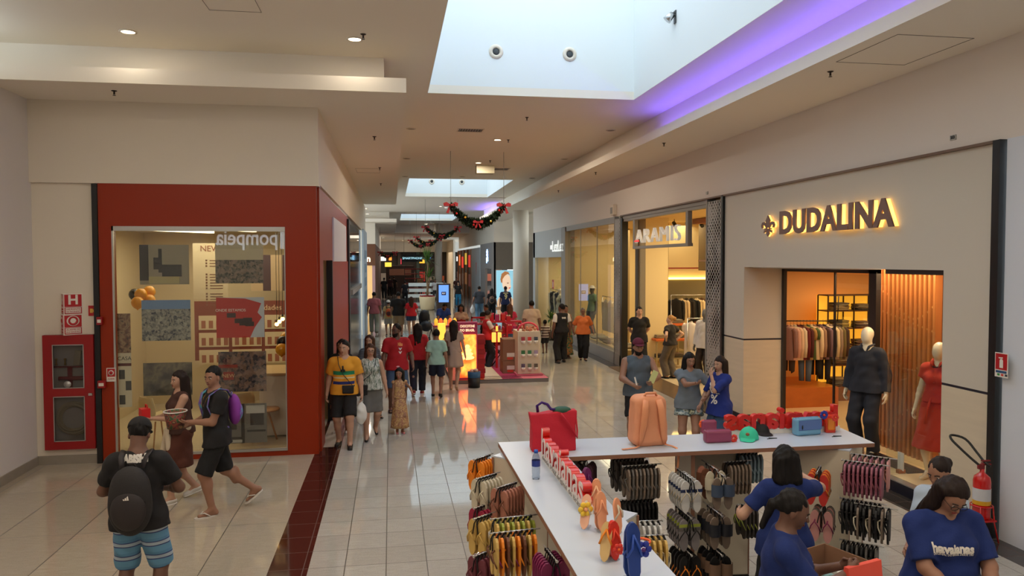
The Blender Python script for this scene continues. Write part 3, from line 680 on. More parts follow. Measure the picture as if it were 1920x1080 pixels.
# --- shirt shop
q = MB(); q.box((XR, 7.13, 2.88), (XR + .15, 13.77, 4.27)); q.box((XR, 7.13, 1.55), (XR + .15, 7.9, 2.88)); q.box((XR, 12.95, 1.55), (XR + .15, 13.77, 2.88)); q.box((XR + .15, 12.95, 1.55), (7.22, 13.1, 2.88)); q.box((XR + .16, 10.2, 2.86), (7.3, 12.94, 2.9))
struct(q.build('wall_right', GREIGE))
q = MB(); q.box((XR + .0, 7.13, .13), (XR + .15, 7.9, 1.52)); q.box((XR, 12.95, .13), (XR + .15, 13.77, 1.52)); q.box((XR + .15, 12.95, .13), (7.22, 13.1, 1.52))
struct(q.build('wall_right', TRAV))
q = MB(); q.box((XR + .005, 7.13, 1.52), (XR + .15, 7.9, 1.55)); q.box((XR + .005, 12.955, 1.52), (XR + .15, 13.77, 1.55)); q.box((XR + .15, 12.955, 1.52), (7.22, 13.1, 1.55)); q.box((XR - .01, 12.94, 0), (XR + .15, 13.77, .13)); q.box((XR - .01, 7.13, 0), (XR + .15, 7.9, .13))
struct(q.build('trim_2', mat('navy_trim', (30, 30, 44), .4)))
win = thing('display_window', 'tall black framed display window with wide navy base below the shop sign', 'shop window', (XR + .1, 9, 0))
def loc(o, p):
    o.matrix_parent_inverse = Matrix.Translation(-Vector(p)); return o
WL = (XR + .1, 9, 0)
NAVYM = mat('navy_metal', (26, 28, 40), .35)
q = MB(); q.box((XR - .03, 7.9, 0), (XR + .1, 8.98, .14)); q.box((XR, 8.93, 0), (7.2, 9.0, .12)); q.box((7.1, 9.0, 0), (7.2, 10.2, .12)); loc(q.build('plinth', NAVYM, win), WL)
q = MB(); q.box((XR - .035, 7.9, .14), (XR + .08, 8.99, .155)); loc(q.build('plinth_edge', ALU, win), WL)
q = MB(); q.box((XR + .02, 7.9, 2.82), (XR + .1, 8.98, 2.88)); q.box((7.2, 12.87, 0), (7.26, 12.95, 2.86)); q.box((7.2, 10.2, 2.80), (7.28, 12.95, 2.86)); q.box((7.2, 10.2, 0), (7.28, 10.38, 2.86)); q.box((7.2, 11.26, 0), (7.23, 11.29, 2.8))
loc(q.build('frame', mat('dark_frame', (34, 28, 28), .4), win), WL)
q = MB(); q.box((XR + .05, 7.92, .15), (XR + .058, 8.95, 2.82)); q.box((XR + .06, 8.95, .15), (7.2, 8.958, 2.82)); q.box((7.2, 8.96, .15), (7.208, 10.2, 2.82)); loc(q.build('glazing', GLASS, win), WL)
q = MB(); q.box((7.22, 10.38, .02), (7.228, 11.26, 2.78)); loc(q.build('glazing', GLASS, win), WL)
# interior of the shirt shop
WARMW = mat('warm_wall', (214, 170, 118), .7)
q = MB(); q.box((7.25, 15.3, 0), (13, 15.4, 3.0)); q.box((12.9, 7.2, 0), (13, 15.3, 3.0)); q.box((7.25, 13.1, 0), (7.3, 15.3, 3.0)); q.box((XR + .15, 7.1, 0), (13, 7.2, 3.0))
struct(q.build('wall_shop_interior', WARMW))
struct(bx('ceiling', (XR + .15, 7.2, 2.98), (13, 15.4, 3.02), mat('warm_ceiling', (170, 130, 90), .8)))
struct(bx('floor', (XR + .1, 7.2, .0), (13, 15.3, .02), mat('shop_stone', (206, 184, 146), .3, var=.08)))
o = bx('display_platform', (XR + .1, 7.92, .02), (7.65, 8.9, .15), mat('platform_stone', (226, 204, 164), .4)); tag(o, 'pale stone display platform under the two mannequins', 'platform')
area('shop_lamp', (7.0, 8.7, 2.9), (.5, .9), 34, (1, .80, .55)); area('shop_lamp', (7.5, 10.0, 2.9), (.3, 1.9), 75, (1, .68, .38)); area('shop_lamp', (9.6, 13.0, 2.9), (2.6, 2.6), 110, (1, .66, .32)); area('shop_lamp', (9.5, 9.5, 2.9), (2, 2), 50, (1, .66, .34))
# slatted screen
OAK = mat('oak_slat', (170, 104, 56), .5, var=.2, scale=4, stretch=(4, 4, .4))
scr = thing('slatted_screen', 'tall vertical timber slat screen behind the shop window mannequins', 'screen', (7.8, 10.3, 0))
n = 15
for i in range(n):
    y = 9.66 + i * (11.06 - 9.66) / (n - 1)
    q = MB(); q.box((-.06, y - 10.3 - .022, .02), (.06, y - 10.3 + .022, 2.96)); q.build('slat', OAK, scr)
q = MB()
for i in range(n - 1):
    y = 9.66 + (i + .5) * (11.06 - 9.66) / (n - 1)
    for z in (.5 + .25 * math.sin(i * .45), 1.35 + .04 * math.sin(i * .9), 1.95 + .3 * (i / n), 2.3 - .2 * math.sin(i * .4)):
        q.box((-.03, y - 10.3 - .03, z), (.03, y - 10.3 + .03, z + .03))
q.build('spacer', mat('oak_pale', (206, 160, 104), .5), scr)
o = bx('screen_backing', (7.9, 9.6, 0.02), (7.93, 11.1, 2.96), mat('brown_backing', (96, 58, 32), .7)); tag(o, 'brown board behind the timber slats', 'panel')
# glowing shelving with folded clothes
def shelving(x0, x1, Y, d, zs, lab, nc=2):
    t = thing('shelf_unit', lab, 'shelving', ((x0 + x1) / 2, Y, 0)); w_ = (x1 - x0) / 2
    fr = MB()
    for k in range(nc + 1):
        x = -w_ + k * 2 * w_ / nc
        for y in (0, d): fr.box((x - .012, y - .012, .3), (x + .012, y + .012, zs[-1]))
    fr.build('upright', BLACKM, t)
    for z in zs:
        q = MB(); q.box((-w_, 0, z - .012), (w_, d, z + .012)); q.build('shelf', mat('shelf_brown', (70, 46, 26), .5), t)
    q = MB(); q.box((-w_, d + .03, .35), (w_, d + .05, zs[-1])); q.build('glowing_back', mat('amber_glow', (255, 190, 70), .5, emit=(255, 176, 48), es=1.15), t)
    q = MB(); q.box((-w_, 0.02, .02), (w_, d + .05, .33)); q.build('base_cabinet', mat('base_wood', (120, 78, 44), .5), t)
    return t
ZSH = [.36, .78, 1.17, 1.56, 1.93, 2.26]
shelving(9.06, 10.25, 14.4, .38, ZSH, 'amber glowing shelf unit of folded clothes beyond the hanging shirts')
shelving(10.0, 11.2, 11.9, .35, ZSH, 'amber glowing shelf unit seen past the right edge of the slat screen')
ORDS = ('lowest', 'second', 'third', 'fourth', 'fifth', 'sixth', 'seventh')
fold_cols = [(92, 84, 70), (130, 122, 104), (60, 56, 50), (150, 132, 100), (108, 92, 70), (70, 66, 62)]
FM = [mat('folded_%d' % i, c, .85) for i, c in enumerate(fold_cols)]
FB = {}
def folded(loc, w_, d, h, mi, lab, grp, rz=0):
    if mi not in FB:
        q = MB(); q.box((-.5, -.5, 0), (.5, .5, 1), .0)
        bmesh.ops.subdivide_edges(q.bm, edges=list(q.bm.edges), cuts=1)
        for v in q.bm.verts:
            if abs(v.co.z - .5) < .01: v.co.x *= 1.06; v.co.y *= 1.06
        for f in q.bm.faces: f.smooth = True
        FB[mi] = q.build('folded_garment', FM[mi]); r = FB[mi]
    else:
        r = FB[mi].copy(); C.objects.link(r)
    r.location = loc; r.scale = (w_, d, h); r.rotation_euler = (0, 0, rz)
    return tag(r, lab, 'folded clothes', grp)
for k, z in enumerate(ZSH[:-1]):
    for c, x in enumerate((9.42, 9.95)):
        zz = z + .012; lv = ('bottom', 'second', 'third', 'fourth', 'top')[k]
        for j in range(5 if c == 0 else 4):
            if k == 0 and j > 3: break
            h = .032
            folded((x + random.uniform(-.015, .015), 14.58, zz), .30, .26, h, random.randrange(6), 'folded garment, %s in the %s stack on the %s glowing shelf' % (ORDS[j], ('left', 'right')[c], lv), 'folded clothes, %s shelf %s stack' % (lv, ('left', 'right')[c]), random.uniform(-.12, .12))
            zz += h * 1.0
for k, z in enumerate(ZSH[1:-1]):
    zz = z + .012
    for j in range(4):
        folded((10.4, 12.05, zz), .3, .26, .034, random.randrange(6), 'folded garment, %s of its pile on the %s amber shelf past the screen' % (ORDS[j], ('lowest', 'second', 'third', 'highest')[k]), 'folded clothes past the screen, shelf %d' % k, random.uniform(-.1, .1)); zz += .034

# hanging clothes
def garment_mesh(kind, L=.75, wsh=.21):
    """hanging garment: local z = 0 at the hanger hook tip, width along y, thickness along x"""
    q = MB(); n = 14
    if kind in ('shirt', 'coat', 'tee'):
        prof = [(-.10, .03, .025), (-.115, .10, .035), (-.145, wsh * .93, .045), (-.2, wsh * .9, .052), (-.4, wsh * .88, .05), (-.1 - L, wsh * .95, .05), (-.105 - L, wsh * .93, .04)]
        rings = []
        for z, ry, rx in prof: rings.append([q.bm.verts.new((rx * math.cos(2 * PI * j / n) * (1 + .25 * math.sin(5 * j)), ry * math.sin(2 * PI * j / n), z)) for j in range(n)])
        for a, b in zip(rings, rings[1:]):
            for j in range(n): q._f((a[j], a[(j + 1) % n], b[(j + 1) % n], b[j]), True)
        q._f(rings[0]); q._f(rings[-1][::-1])
        sl = .58 if kind != 'tee' else .22
        for s in (-1, 1):
            q.tube([(0, s * (wsh - .04), -.15), (.012, s * (wsh + .005), -.2), (.02, s * (wsh + .02), -.15 - sl * .6), (.03, s * (wsh + .01), -.15 - sl)], [.045, .05, .045, .036], 8, flat=1.0)
        q.tube([(0, .05, -.1), (0.02, 0, -.085), (0, -.05, -.1)], .02, 6)
    elif kind == 'pants':
        for s in (-1, 1): q.tube([(0, s * .06, -.1), (0, s * .075, -.3), (.0, s * .07, -.6), (0, s * .065, -.1 - L)], [.05, .06, .05, .045], 8, flat=1.2)
        q.box((-.04, -.14, -.14), (.04, .14, -.08))
    return q
HK = {}
def hang(kind, m, loc, rz, lab, cat='shirt', grp=None, L=.75, name=None, lean=0, wsh=.21):
    key = (kind, m.name, L, wsh)
    if key not in HK:
        nm = name or ('hanging_' + {'tee': 'shirt', 'pants': 'trousers'}.get(kind, kind))
        t = thing(nm, lab, cat, loc, rz, grp)
        garment_mesh(kind, L, wsh).build('fabric', m, t)
        q = MB(); q.tube([(0, 0, -.085), (0, 0, -.02), (0, .018, .0), (0, .012, .018), (0, -.012, .016)], .003, 5); q.tube([(0, -.19, -.15), (0, 0, -.085), (0, .19, -.15)], .006, 5)
        q.build('hanger', mat('hanger_wood', (70, 44, 26), .5), t)
        HK[key] = t; return t
    return dup(HK[key], loc, (0, 0, rz), lab, grp)
def rod(name, a, b, r, m, lab, cat='clothes rail', legs=None):
    c = (Vector(a) + Vector(b)) / 2
    t = thing(name, lab, cat, (c.x, c.y, 0))
    q = MB(); q.tube([Vector(a) - Vector((c.x, c.y, 0)), Vector(b) - Vector((c.x, c.y, 0))], r, 8); q.build('rail', m, t)
    if legs:
        for e in (a, b):
            q = MB(); p = Vector(e) - Vector((c.x, c.y, 0)); q.tube([p, (p.x, p.y, legs)], r, 8); q.build('post', m, t)
    return t
shirt_cols = [((128, 100, 104), 'mauve'), ((196, 158, 152), 'pink checked'), ((206, 180, 160), 'pale pink'), ((196, 190, 176), 'off-white'), ((96, 24, 34), 'dark red'), ((70, 22, 30), 'wine'), ((160, 130, 82), 'ochre short'), ((70, 92, 56), 'green'), ((214, 200, 176), 'cream'), ((150, 124, 110), 'taupe'), ((58, 34, 36), 'brown'), ((112, 92, 112), 'purple grey'), ((36, 38, 52), 'navy'), ((222, 206, 176), 'ivory'), ((150, 134, 128), 'stone grey'), ((104, 100, 70), 'olive'), ((60, 52, 50), 'charcoal')]
t = rod('clothes_rail', (7.83, 14.1, 1.77), (9.1, 14.1, 1.75), .012, BLACKM, 'dark rail of hanging shirts at the back of the shirt shop')
q = MB(); q.tube([(.62, 0, 1.75), (.64, 0, 2.26)], .012, 6); q.build('rail_bracket', BLACKM, t)
for i, (c, nm) in enumerate(shirt_cols):
    x = 7.9 + i * 1.15 / (len(shirt_cols) - 1)
    hang('tee' if i in (6, 7) else 'shirt', mat('shirt_%d' % i, c, .85), (x, 14.1, 1.76), .75, '%s shirt %s on the back rail' % (nm, ('at the left end' if i == 0 else 'at the right end' if i == len(shirt_cols) - 1 else 'between the %s and %s ones' % (shirt_cols[i - 1][1], shirt_cols[i + 1][1]))), 'shirt', L=.68)
for i, (x, c, nm, L) in enumerate(((8.25, (50, 40, 40), 'dark brown', .5), (8.62, (84, 106, 136), 'faded blue denim', .72), (8.84, (20, 20, 24), 'black', .6), (9.05, (30, 36, 52), 'dark navy', .7))):
    hang('pants', mat('trouser_%d' % i, c, .85), (x - .22, 14.15, 1.34), .75, '%s trousers hanging below the shirts at the back of the shop' % nm, 'trousers', L=L)
o = bx('display_step', (7.38, 13.9, .02), (9.0, 15.3, .42), mat('step_wood', (176, 100, 44), .4, var=.2, stretch=(.5, 6, 1))); tag(o, 'orange-brown timber step below the hanging shirts', 'platform')
t = thing('card_holder', 'small white card in a wooden stand on the display platform', 'card holder', (6.72, 8.95, .15)); bx('stand', (-.05, -.03, 0), (.05, .03, .05), OAK, t); bx('card', (-.004, -.06, .04), (.004, .06, .28), SW, t)

# lit sign of the shirt shop
BRZ = mat('bronze_letters', (128, 98, 88), .45, .1)
HALO = mat('halo_edge', (255, 220, 150), .4, emit=(255, 196, 96), es=2.6)
word = thing('letter_sign', 'backlit bronze DUDALINA letters on the greige wall', 'sign', (XR, 10.13, 3.6))
place_text('lettering', 'DUDALINA', .50, BRZ, (-.085, 0, 0), (0, -1, 0), (0, 0, 1), word, .012, .018, 1.03, width=2.85)
place_text('halo', 'DUDALINA', .50, HALO, (-.04, 0, 0), (0, -1, 0), (0, 0, 1), word, .028, .010, 1.03, width=2.84)
def fleur(q, s, y0, x0, x1):
    M = Matrix(((0, 0, -1, 0), (-1, 0, 0, y0), (0, 1, 0, 0), (0, 0, 0, 1))); P_ = lambda pts: q.prism([(x * s * 1.5, y * s) for x, y in pts], -x0, -x1, M)
    P_([(0, .5), (-.13, .27), (-.05, -.05), (.05, -.05), (.13, .27)])
    for k in (-1, 1):
        P_([(k * x, y) for x, y in [(.04, -.06), (.13, .14), (.22, .22), (.34, .2), (.40, .06), (.36, -.06), (.28, -.04), (.3, .06), (.24, .10), (.16, .02), (.10, -.08)]][::k])
    P_([(-.2, -.08), (.2, -.08), (.2, -.14), (-.2, -.14)]); P_([(-.05, -.14), (.05, -.14), (.1, -.3), (0, -.44), (-.1, -.3)])
    for k in (-1, 1): P_([(k * .08, -.14), (k * .22, -.16), (k * .24, -.28), (k * .14, -.24)][::k])
em = thing('emblem_sign', 'backlit bronze fleur-de-lis emblem left of the big letters', 'sign', (XR, 11.95, 3.58))
q = MB(); fleur(q, .38, 0, -.08, -.06); q.build('emblem', BRZ, em); q = MB(); fleur(q, .39, 0, -.058, -.03); q.build('halo', HALO, em)
area('sign_glow', (XR - .02, 10.13, 3.6), (.2, 2.9), 3.0, (1, .75, .4), (0, PI / 2, 0))
def wallplate(lab, py, px, w_, h_, txt=None, base=SW, X=XR, name='number_plate', cat='plate'):
    c = at(px, py, X=X); t = thing(name, lab, cat, c)
    q = MB(); q.box((-.012, -w_ / 2, -h_ / 2), (0, w_ / 2, h_ / 2)); q.build('plate', base, t)
    if txt: place_text('lettering', txt, h_ * .75, mat('plate_dark', (40, 40, 40), .5), (-.014, 0, 0), (0, -1, 0), (0, 0, 1), t, .001, .003, width=w_ * .75)
    return t
wallplate('small grey number plate 253 above the fleur-de-lis shop', 258, 1788, .09, .06, '253', mat('plate_grey', (170, 168, 160), .5))
wallplate('tiny grey plate above the perforated pillar', 362, 1326, .09, .06, None, mat('plate_grey', (170, 168, 160), .5))
t = thing('wall_speaker', 'small white box fixed to the fascia above the perforated posts', 'speaker', at(1154, 393, X=XR)); bx('housing', (-.12, -.14, -.16), (0, .14, .14), WHITE, t, .02); bx('grille', (-.13, -.1, -.12), (-.12, .1, .06), mat('speaker_grille', (150, 146, 140), .6), t)

# --- perforated posts and second shop
def perf_material(name, scale, base):
    m, nt, b = nodemat(name, .45, metal=.15)
    tc = N(nt, 'ShaderNodeTexCoord'); s = N(nt, 'ShaderNodeSeparateXYZ'); nt.links.new(tc.outputs['Object'], s.inputs[0])
    row = mth(nt, 'FLOOR', mth(nt, 'DIVIDE', s.outputs[2], scale * .5))
    off = mth(nt, 'MULTIPLY', mth(nt, 'MODULO', mth(nt, 'ABSOLUTE', row), 2.0), .5)
    u = mth(nt, 'SUBTRACT', mth(nt, 'FRACT', mth(nt, 'ADD', mth(nt, 'DIVIDE', s.outputs[1], scale), off)), .5)
    v = mth(nt, 'MULTIPLY', mth(nt, 'SUBTRACT', mth(nt, 'FRACT', mth(nt, 'DIVIDE', s.outputs[2], scale * .5)), .5), .5)
    d = mth(nt, 'SQRT', mth(nt, 'ADD', mth(nt, 'MULTIPLY', u, u), mth(nt, 'MULTIPLY', v, v)))
    n = N(nt, 'ShaderNodeTexNoise', i2=1.3); nt.links.new(tc.outputs['Object'], n.inputs['Vector'])
    hole = mth(nt, 'LESS_THAN', d, mth(nt, 'SUBTRACT', mth(nt, 'MULTIPLY', n.outputs['Fac'], .85), .20))
    b.inputs['Base Color'].default_value = lin(base)
    tr = N(nt, 'ShaderNodeBsdfTransparent'); mx = N(nt, 'ShaderNodeMixShader')
    nt.links.new(hole, mx.inputs[0]); nt.links.new(b.outputs[0], mx.inputs[1]); nt.links.new(tr.outputs[0], mx.inputs[2])
    nt.links.new(mx.outputs[0], nt.nodes['Material Output'].inputs[0])
    return m
PERF = perf_material('perforated_steel', .115, (168, 162, 154))
GREYF = mat('grey_frame', (140, 134, 126), .5, .1)
def perf_post(ya, yb, lab):
    t = thing('perforated_post', lab, 'post', (XR, (ya + yb) / 2, 0), 0)
    h = (yb - ya) / 2
    q = MB(); q.box((-.03, -h + .05, .3), (-.022, h - .05, 4.2)); q.build('perforated_sheet', PERF, t)
    q = MB(); q.box((-.04, -h, 0), (.16, -h + .05, 4.25)); q.box((-.04, h - .05, 0), (.16, h, 4.25)); q.box((-.04, -h, 0), (.16, h, .3)); q.build('post_frame', GREYF, t)
    q = MB(); q.box((.1, -h + .05, .3), (.14, h - .05, 4.2)); q.build('back_panel', mat('post_inner', (60, 44, 32), .6), t)
perf_post(13.84, 14.58, 'wide perforated grey metal post beside the stone pier')
perf_post(20.4, 21.0, 'narrow perforated grey metal post left of the open shop entrance')
o = bx('channel', (6.40, 13.77, 0), (6.6, 13.84, 4.28), BLACKM); tag(o, 'black edge strip between perforated post and stone pier', 'channel')
o = bx('channel', (6.42, 20.28, 0), (6.6, 20.4, 4.2), BLACKM); tag(o, 'black jamb beside the narrow perforated post', 'channel')
fr = thing('entrance_frame', 'grey metal frame over the open shop entrance', 'frame', (XR, 17.4, 0))
q = MB(); q.box((0, -2.85, 4.17), (.2, 2.9, 4.28)); q.box((.02, -2.85, 4.1), (.15, 2.9, 4.17)); q.build('head', GREYF, fr)
q = MB(); q.box((.0, -2.87, 0), (.2, -2.82, 4.2)); q.build('jamb', BLACKM, fr)
sg = thing('hanging_sign', 'framed ARAMIS letter sign with white letters hung in the entrance', 'sign', (XR + .02, 17.6, 3.36))
q = MB()
for y in (-1.86, 1.8): q.box((.003, y - .07, .03), (.097, y + .07, .735))
q.box((0, -1.935, -.04), (.12, 1.875, .03)); q.build('sign_frame', GREYF, sg)
LW = mat('letter_white', (235, 235, 232), .4, emit=(240, 238, 230), es=.25)
place_text('lettering', 'ARAMIS', .56, LW, (-.02, 0, .26), (0, -1, 0), (0, 0, 1), sg, .035, -.016, 1.1, width=3.05)
q = MB(); q.box((-.06, 1.2, .14), (-.05, 1.56, .18)); q.build('red_crossbar', mat('red_glow', (230, 30, 30), .4, emit=(230, 30, 30), es=1), sg)
# window of the second shop
wn = struct(bx('window_2', (XR + .04, 21.0, .34), (XR + .05, 27.2, 4.1), GLASS))
q = MB(); q.box((XR - .04, 21.0, 0), (XR + .2, 27.25, .34)); q.box((XR - .02, 21, 4.1), (XR + .1, 27.2, 4.28)); q.box((XR - .06, 27.1, 0), (XR + .3, 27.75, 4.25))
for y in (23.1, 25.2): q.box((XR + .03, y - .01, .34), (XR + .06, y + .01, 4.1))
q.build('window_frame', GREYF, wn)
# interior
BEI = mat('cream_wall', (222, 200, 150), .7)
q = MB(); q.box((12.4, 13.3, 0), (12.5, 27.2, 4.3)); q.box((6.65, 27.2, 0), (12.5, 27.3, 4.3)); q.box((7.36, 15.42, 0), (12.4, 15.5, 4.3)); q.box((7.31, 13.84, 0), (7.36, 15.5, 4.3)); q.box((6.6, 13.6, 3.04), (7.36, 13.7, 4.3))
struct(q.build('wall_shop_interior', BEI))
struct(bx('ceiling', (6.6, 13.8, 4.2), (12.5, 27.3, 4.26), mat('cream_ceiling', (222, 190, 130), .8)))
q = MB(); q.box((8.6, 15.5, 4.05), (12.4, 20.5, 4.19)); o = struct(q.build('ceiling', mat('slat_ceiling', (150, 96, 54), .6, var=.5, scale=6, stretch=(8, .3, 1)))); o['label'] = 'timber slat ceiling raft'
struct(bx('floor', (6.5, 13.84, 0), (12.5, 27.2, .012), mat('cream_floor', (214, 196, 160), .3, var=.06)))
o = bx('threshold', (6.05, 13.9, 0), (6.75, 20.3, .013), mat('threshold_brown', (112, 92, 70), .25, var=.2)); struct(o); o.name = 'trim_3'
t = thing('interior_column', 'cream square column just inside the open shop entrance', 'column', (7.35, 20.4, 0)); bx('shaft', (-.33, -.4, .14), (.33, .4, 4.2), BEI, t); bx('skirting', (-.36, -.43, .01), (.36, .43, .14), mat('column_skirt', (196, 176, 130), .5), t); bx('corner_return', (-.36, .2, .14), (-.33, .41, 4.2), mat('column_grey', (150, 146, 138), .6), t)
area('shop_lamp', (9.0, 17.5, 4.0), (3, 3), 230, (1, .80, .46)); area('shop_lamp', (8.3, 23.8, 4.1), (2, 4.5), 210, (1, .84, .52)); area('shop_lamp', (11.2, 21, 4.0), (1.5, 6), 150, (1, .80, .46))
o = bx('cove_light', (8.5, 22.2, 2.42), (12.3, 22.29, 2.48), mat('cove_glow', (255, 230, 150), .5, emit=(255, 220, 130), es=5)); tag(o, 'glowing yellow shelf light along the back of the open shop', 'shelf light')
q = MB(); q.box((8.1, 22.3, 0), (12.4, 22.4, 4.2)); struct(q.build('wall_shop_interior', BEI))
o = bx('wall_panelling', (8.12, 22.2, 0.02), (8.42, 22.29, 2.4), mat('dark_brown_wood', (110, 52, 26), .4)); tag(o, 'dark red-brown timber panel beside the back clothes rail', 'panel')
o = bx('wall_panelling', (8.42, 22.24, 0.02), (12.3, 22.29, 2.4), mat('olive_panel', (120, 108, 76), .6)); tag(o, 'olive grey back panel behind the hanging jackets', 'panel')
o = bx('display_rail', (8.5, 22.1, 2.75), (12.2, 22.16, 2.79), mat('red_rail', (150, 30, 26), .5)); tag(o, 'thin red horizontal rail high on the shop back wall', 'rail')
q = MB(); q.box((9.35, 21.2, 2.7), (9.8, 21.8, 4.1)); o = q.build('ceiling_box', mat('taupe_box', (110, 92, 64), .6)); tag(o, 'taupe box hanging from the timber ceiling', 'box')
for k, px in enumerate((1237, 1263, 1288, 1313)):
    p = at(px, 421, Y=20.5); t = thing('spotlight', 'black spotlight on the shop ceiling edge, %s from the left' % ('first', 'second', 'third', 'fourth')[k], 'spotlight', (p.x, 20.45, 4.19), 0, 'black spotlights')
    q = MB(); q.cyl((0, 0, 0), (0, 0, -.08), .01, 6); q.build('stem', BLACKM, t); q = MB(); q.cyl((0, .05, -.1), (0, -.1, -.2), .055, 12); q.build('head', BLACKM, t)
jk = [((28, 26, 26), 'black'), ((214, 190, 150), 'cream'), ((40, 34, 30), 'dark brown'), ((24, 24, 26), 'deep black'), ((230, 206, 160), 'ivory'), ((92, 60, 36), 'brown'), ((110, 80, 50), 'tan'), ((190, 90, 40), 'orange')]
t = rod('clothes_rail', (8.4, 21.6, 1.95), (9.85, 21.6, 1.95), .015, CHROME, 'chrome rail of jackets at the back of the open shop', legs=.02)
for i, (c, nm) in enumerate(jk): hang('coat', mat('jacket_%d' % i, c, .85), (8.55 + i * .165, 21.6, 1.93), .75, '%s jacket on the back rail of the open shop' % nm, 'jacket', L=.8, wsh=.23)
t = rod('clothes_rail', (7.85, 19.0, 1.45), (8.5, 19.0, 1.45), .013, CHROME, 'low chrome rail with a long white shirt near the grey mannequin', legs=.02)
for i, (c, nm, L) in enumerate((((226, 214, 202), 'long white', 1.0), ((120, 70, 50), 'rust brown', .7), ((90, 74, 60), 'taupe', .9), ((60, 52, 46), 'dark taupe', 1.05))):
    hang('tee', mat('rack_shirt_%d' % i, c, .85), (7.95 + i * .15, 19.0, 1.44), .75, '%s shirt on the low chrome rail by the grey mannequin' % nm, 'shirt', L=L)
ORG = mat('orange_top', (196, 92, 34), .4)
def dtable(loc, w_, d, h, m, lab, shelf=True):
    t = thing('display_table', lab, 'table', loc)
    q = MB(); q.box((-w_ / 2, -d / 2, h - .06), (w_ / 2, d / 2, h), .008); q.build('tabletop', m, t)
    for sx in (-1, 1):
        for sy in (-1, 1):
            q = MB(); q.box((sx * (w_ / 2 - .04) - .02, sy * (d / 2 - .04) - .02, 0), (sx * (w_ / 2 - .04) + .02, sy * (d / 2 - .04) + .02, h - .06)); q.build('leg', mat('table_leg', (150, 130, 90), .5), t)
    if shelf: q = MB(); q.box((-w_ / 2 + .03, -d / 2 + .03, h * .3), (w_ / 2 - .03, d / 2 - .03, h * .3 + .03)); q.build('shelf', mat('table_leg', (150, 130, 90), .5), t)
    return t
dtable((8.05, 21.0, .012), .95, .6, 1.15, ORG, 'tall orange topped display table behind the woman in the shop')
dtable((7.68, 20.0, .012), .95, .7, .82, ORG, 'low orange topped display table holding folded clothes')
for i, (x, y, z, mi) in enumerate(((7.85, 21.0, 1.162, 3), (8.28, 21.0, 1.162, 1), (7.48, 20.0, .832, 3), (7.9, 20.0, .832, 0), (7.48, 20.0, .29, 2), (7.9, 20.0, .29, 4))):
    for j in range(3): folded((x, y, z + j * .035), .36, .3, .035, mi, 'folded garment, %s of its pile on the %s, %s side' % (ORDS[j], ('tall orange table', 'low orange table', 'shelf of the low table')[i // 2], ('left', 'right')[i % 2]), 'folded clothes on tables, pile %d' % i)
# things behind the second shop's window
for i in range(6):
    hang('coat', mat('white_coat', (226, 210, 176), .85), (7.0 + (i % 2) * .05, 22.7 + i * .26, 1.80), .2, 'cream coat, %s on the rail behind the tall shop window' % ('nearest', 'second', 'third', 'fourth', 'fifth', 'farthest')[i], 'coat', 'cream coats in the shop window', L=1.0, wsh=.23)
rod('clothes_rail', (7.02, 22.5, 1.82), (7.02, 24.3, 1.82), .014, CHROME, 'rail of cream coats behind the tall shop window', legs=.36)
for i in range(5):
    y = 22 + i * .95; q = MB(); q.box((8.4, y, .02), (8.46, y + .12, 4.15)); o = q.build('partition_post', mat('post_taupe', (150, 126, 84), .5)); tag(o, 'taupe vertical post behind the tall shop window glass, %s from the entrance' % ('first', 'second', 'third', 'fourth', 'fifth')[i], 'post')
for i in range(7):
    folded((7.0 + .1 * (i % 2), 21.6 + i * .75, .36), .5, .4, .07, [3, 1, 3, 4, 1, 3, 4][i], 'pale folded garment on the window bench, %s from the entrance' % ('first', 'second', 'third', 'fourth', 'fifth', 'sixth', 'seventh')[i], 'pale clothes laid along the window floor')
o = bx('window_bench', (6.68, 21.1, .012), (7.45, 27.0, .36), mat('bench_cream', (226, 204, 150), .4)); tag(o, 'low cream bench along the inside of the tall shop window', 'bench')
# --- third shop: grey fascia, small window
q = MB(); q.box((XR, 27.75, 3.15), (XR + .15, 33.7, 4.28)); q.box((XR, 33.3, 0), (XR + .15, 33.75, 4.28)); q.box((XR, 27.75, 0), (XR + .15, 33.3, .12))
struct(q.build('wall_right', mat('third_fascia', (176, 176, 174), .6)))
wn = struct(bx('window_3', (XR + .04, 27.8, .12), (XR + .05, 33.3, 3.15), GLASS)); q = MB()
for y in (27.78, 33.2): q.box((XR, y, .12), (XR + .06, y + .06, 3.15))
q.build('window_frame', ALU, wn)
LD = mat('white_lit_letters', (250, 250, 245), .4, emit=(245, 250, 245), es=.9)
sg = thing('letter_sign', 'white handwritten style LEZ A LEZ letters on the grey fascia', 'sign', (XR - .05, 28.4, 3.56))
place_text('lettering', 'LezLez', .62, LD, (0, 0, 0), (0, -1, 0), (0, 0, 1), sg, .01, .0, .9, width=2.0); place_text('small_lettering', 'BY', .24, LD, (0, 1.15, -.02), (0, -1, 0), (0, 0, 1), sg, .02, .006)
q = MB(); q.box((9.5, 27.4, 0), (9.6, 33.7, 4.2)); q.box((6.6, 33.6, 0), (9.6, 33.7, 4.2)); struct(q.build('wall_shop_interior', BEI))
struct(bx('ceiling', (6.6, 27.4, 3.3), (9.6, 33.7, 3.35), WHITE)); struct(bx('floor', (6.6, 27.4, 0), (9.6, 33.6, .012), MATS['cream_floor']))
area('shop_lamp', (7.8, 30.5, 3.2), (1.6, 4.5), 150, (1, .88, .6))
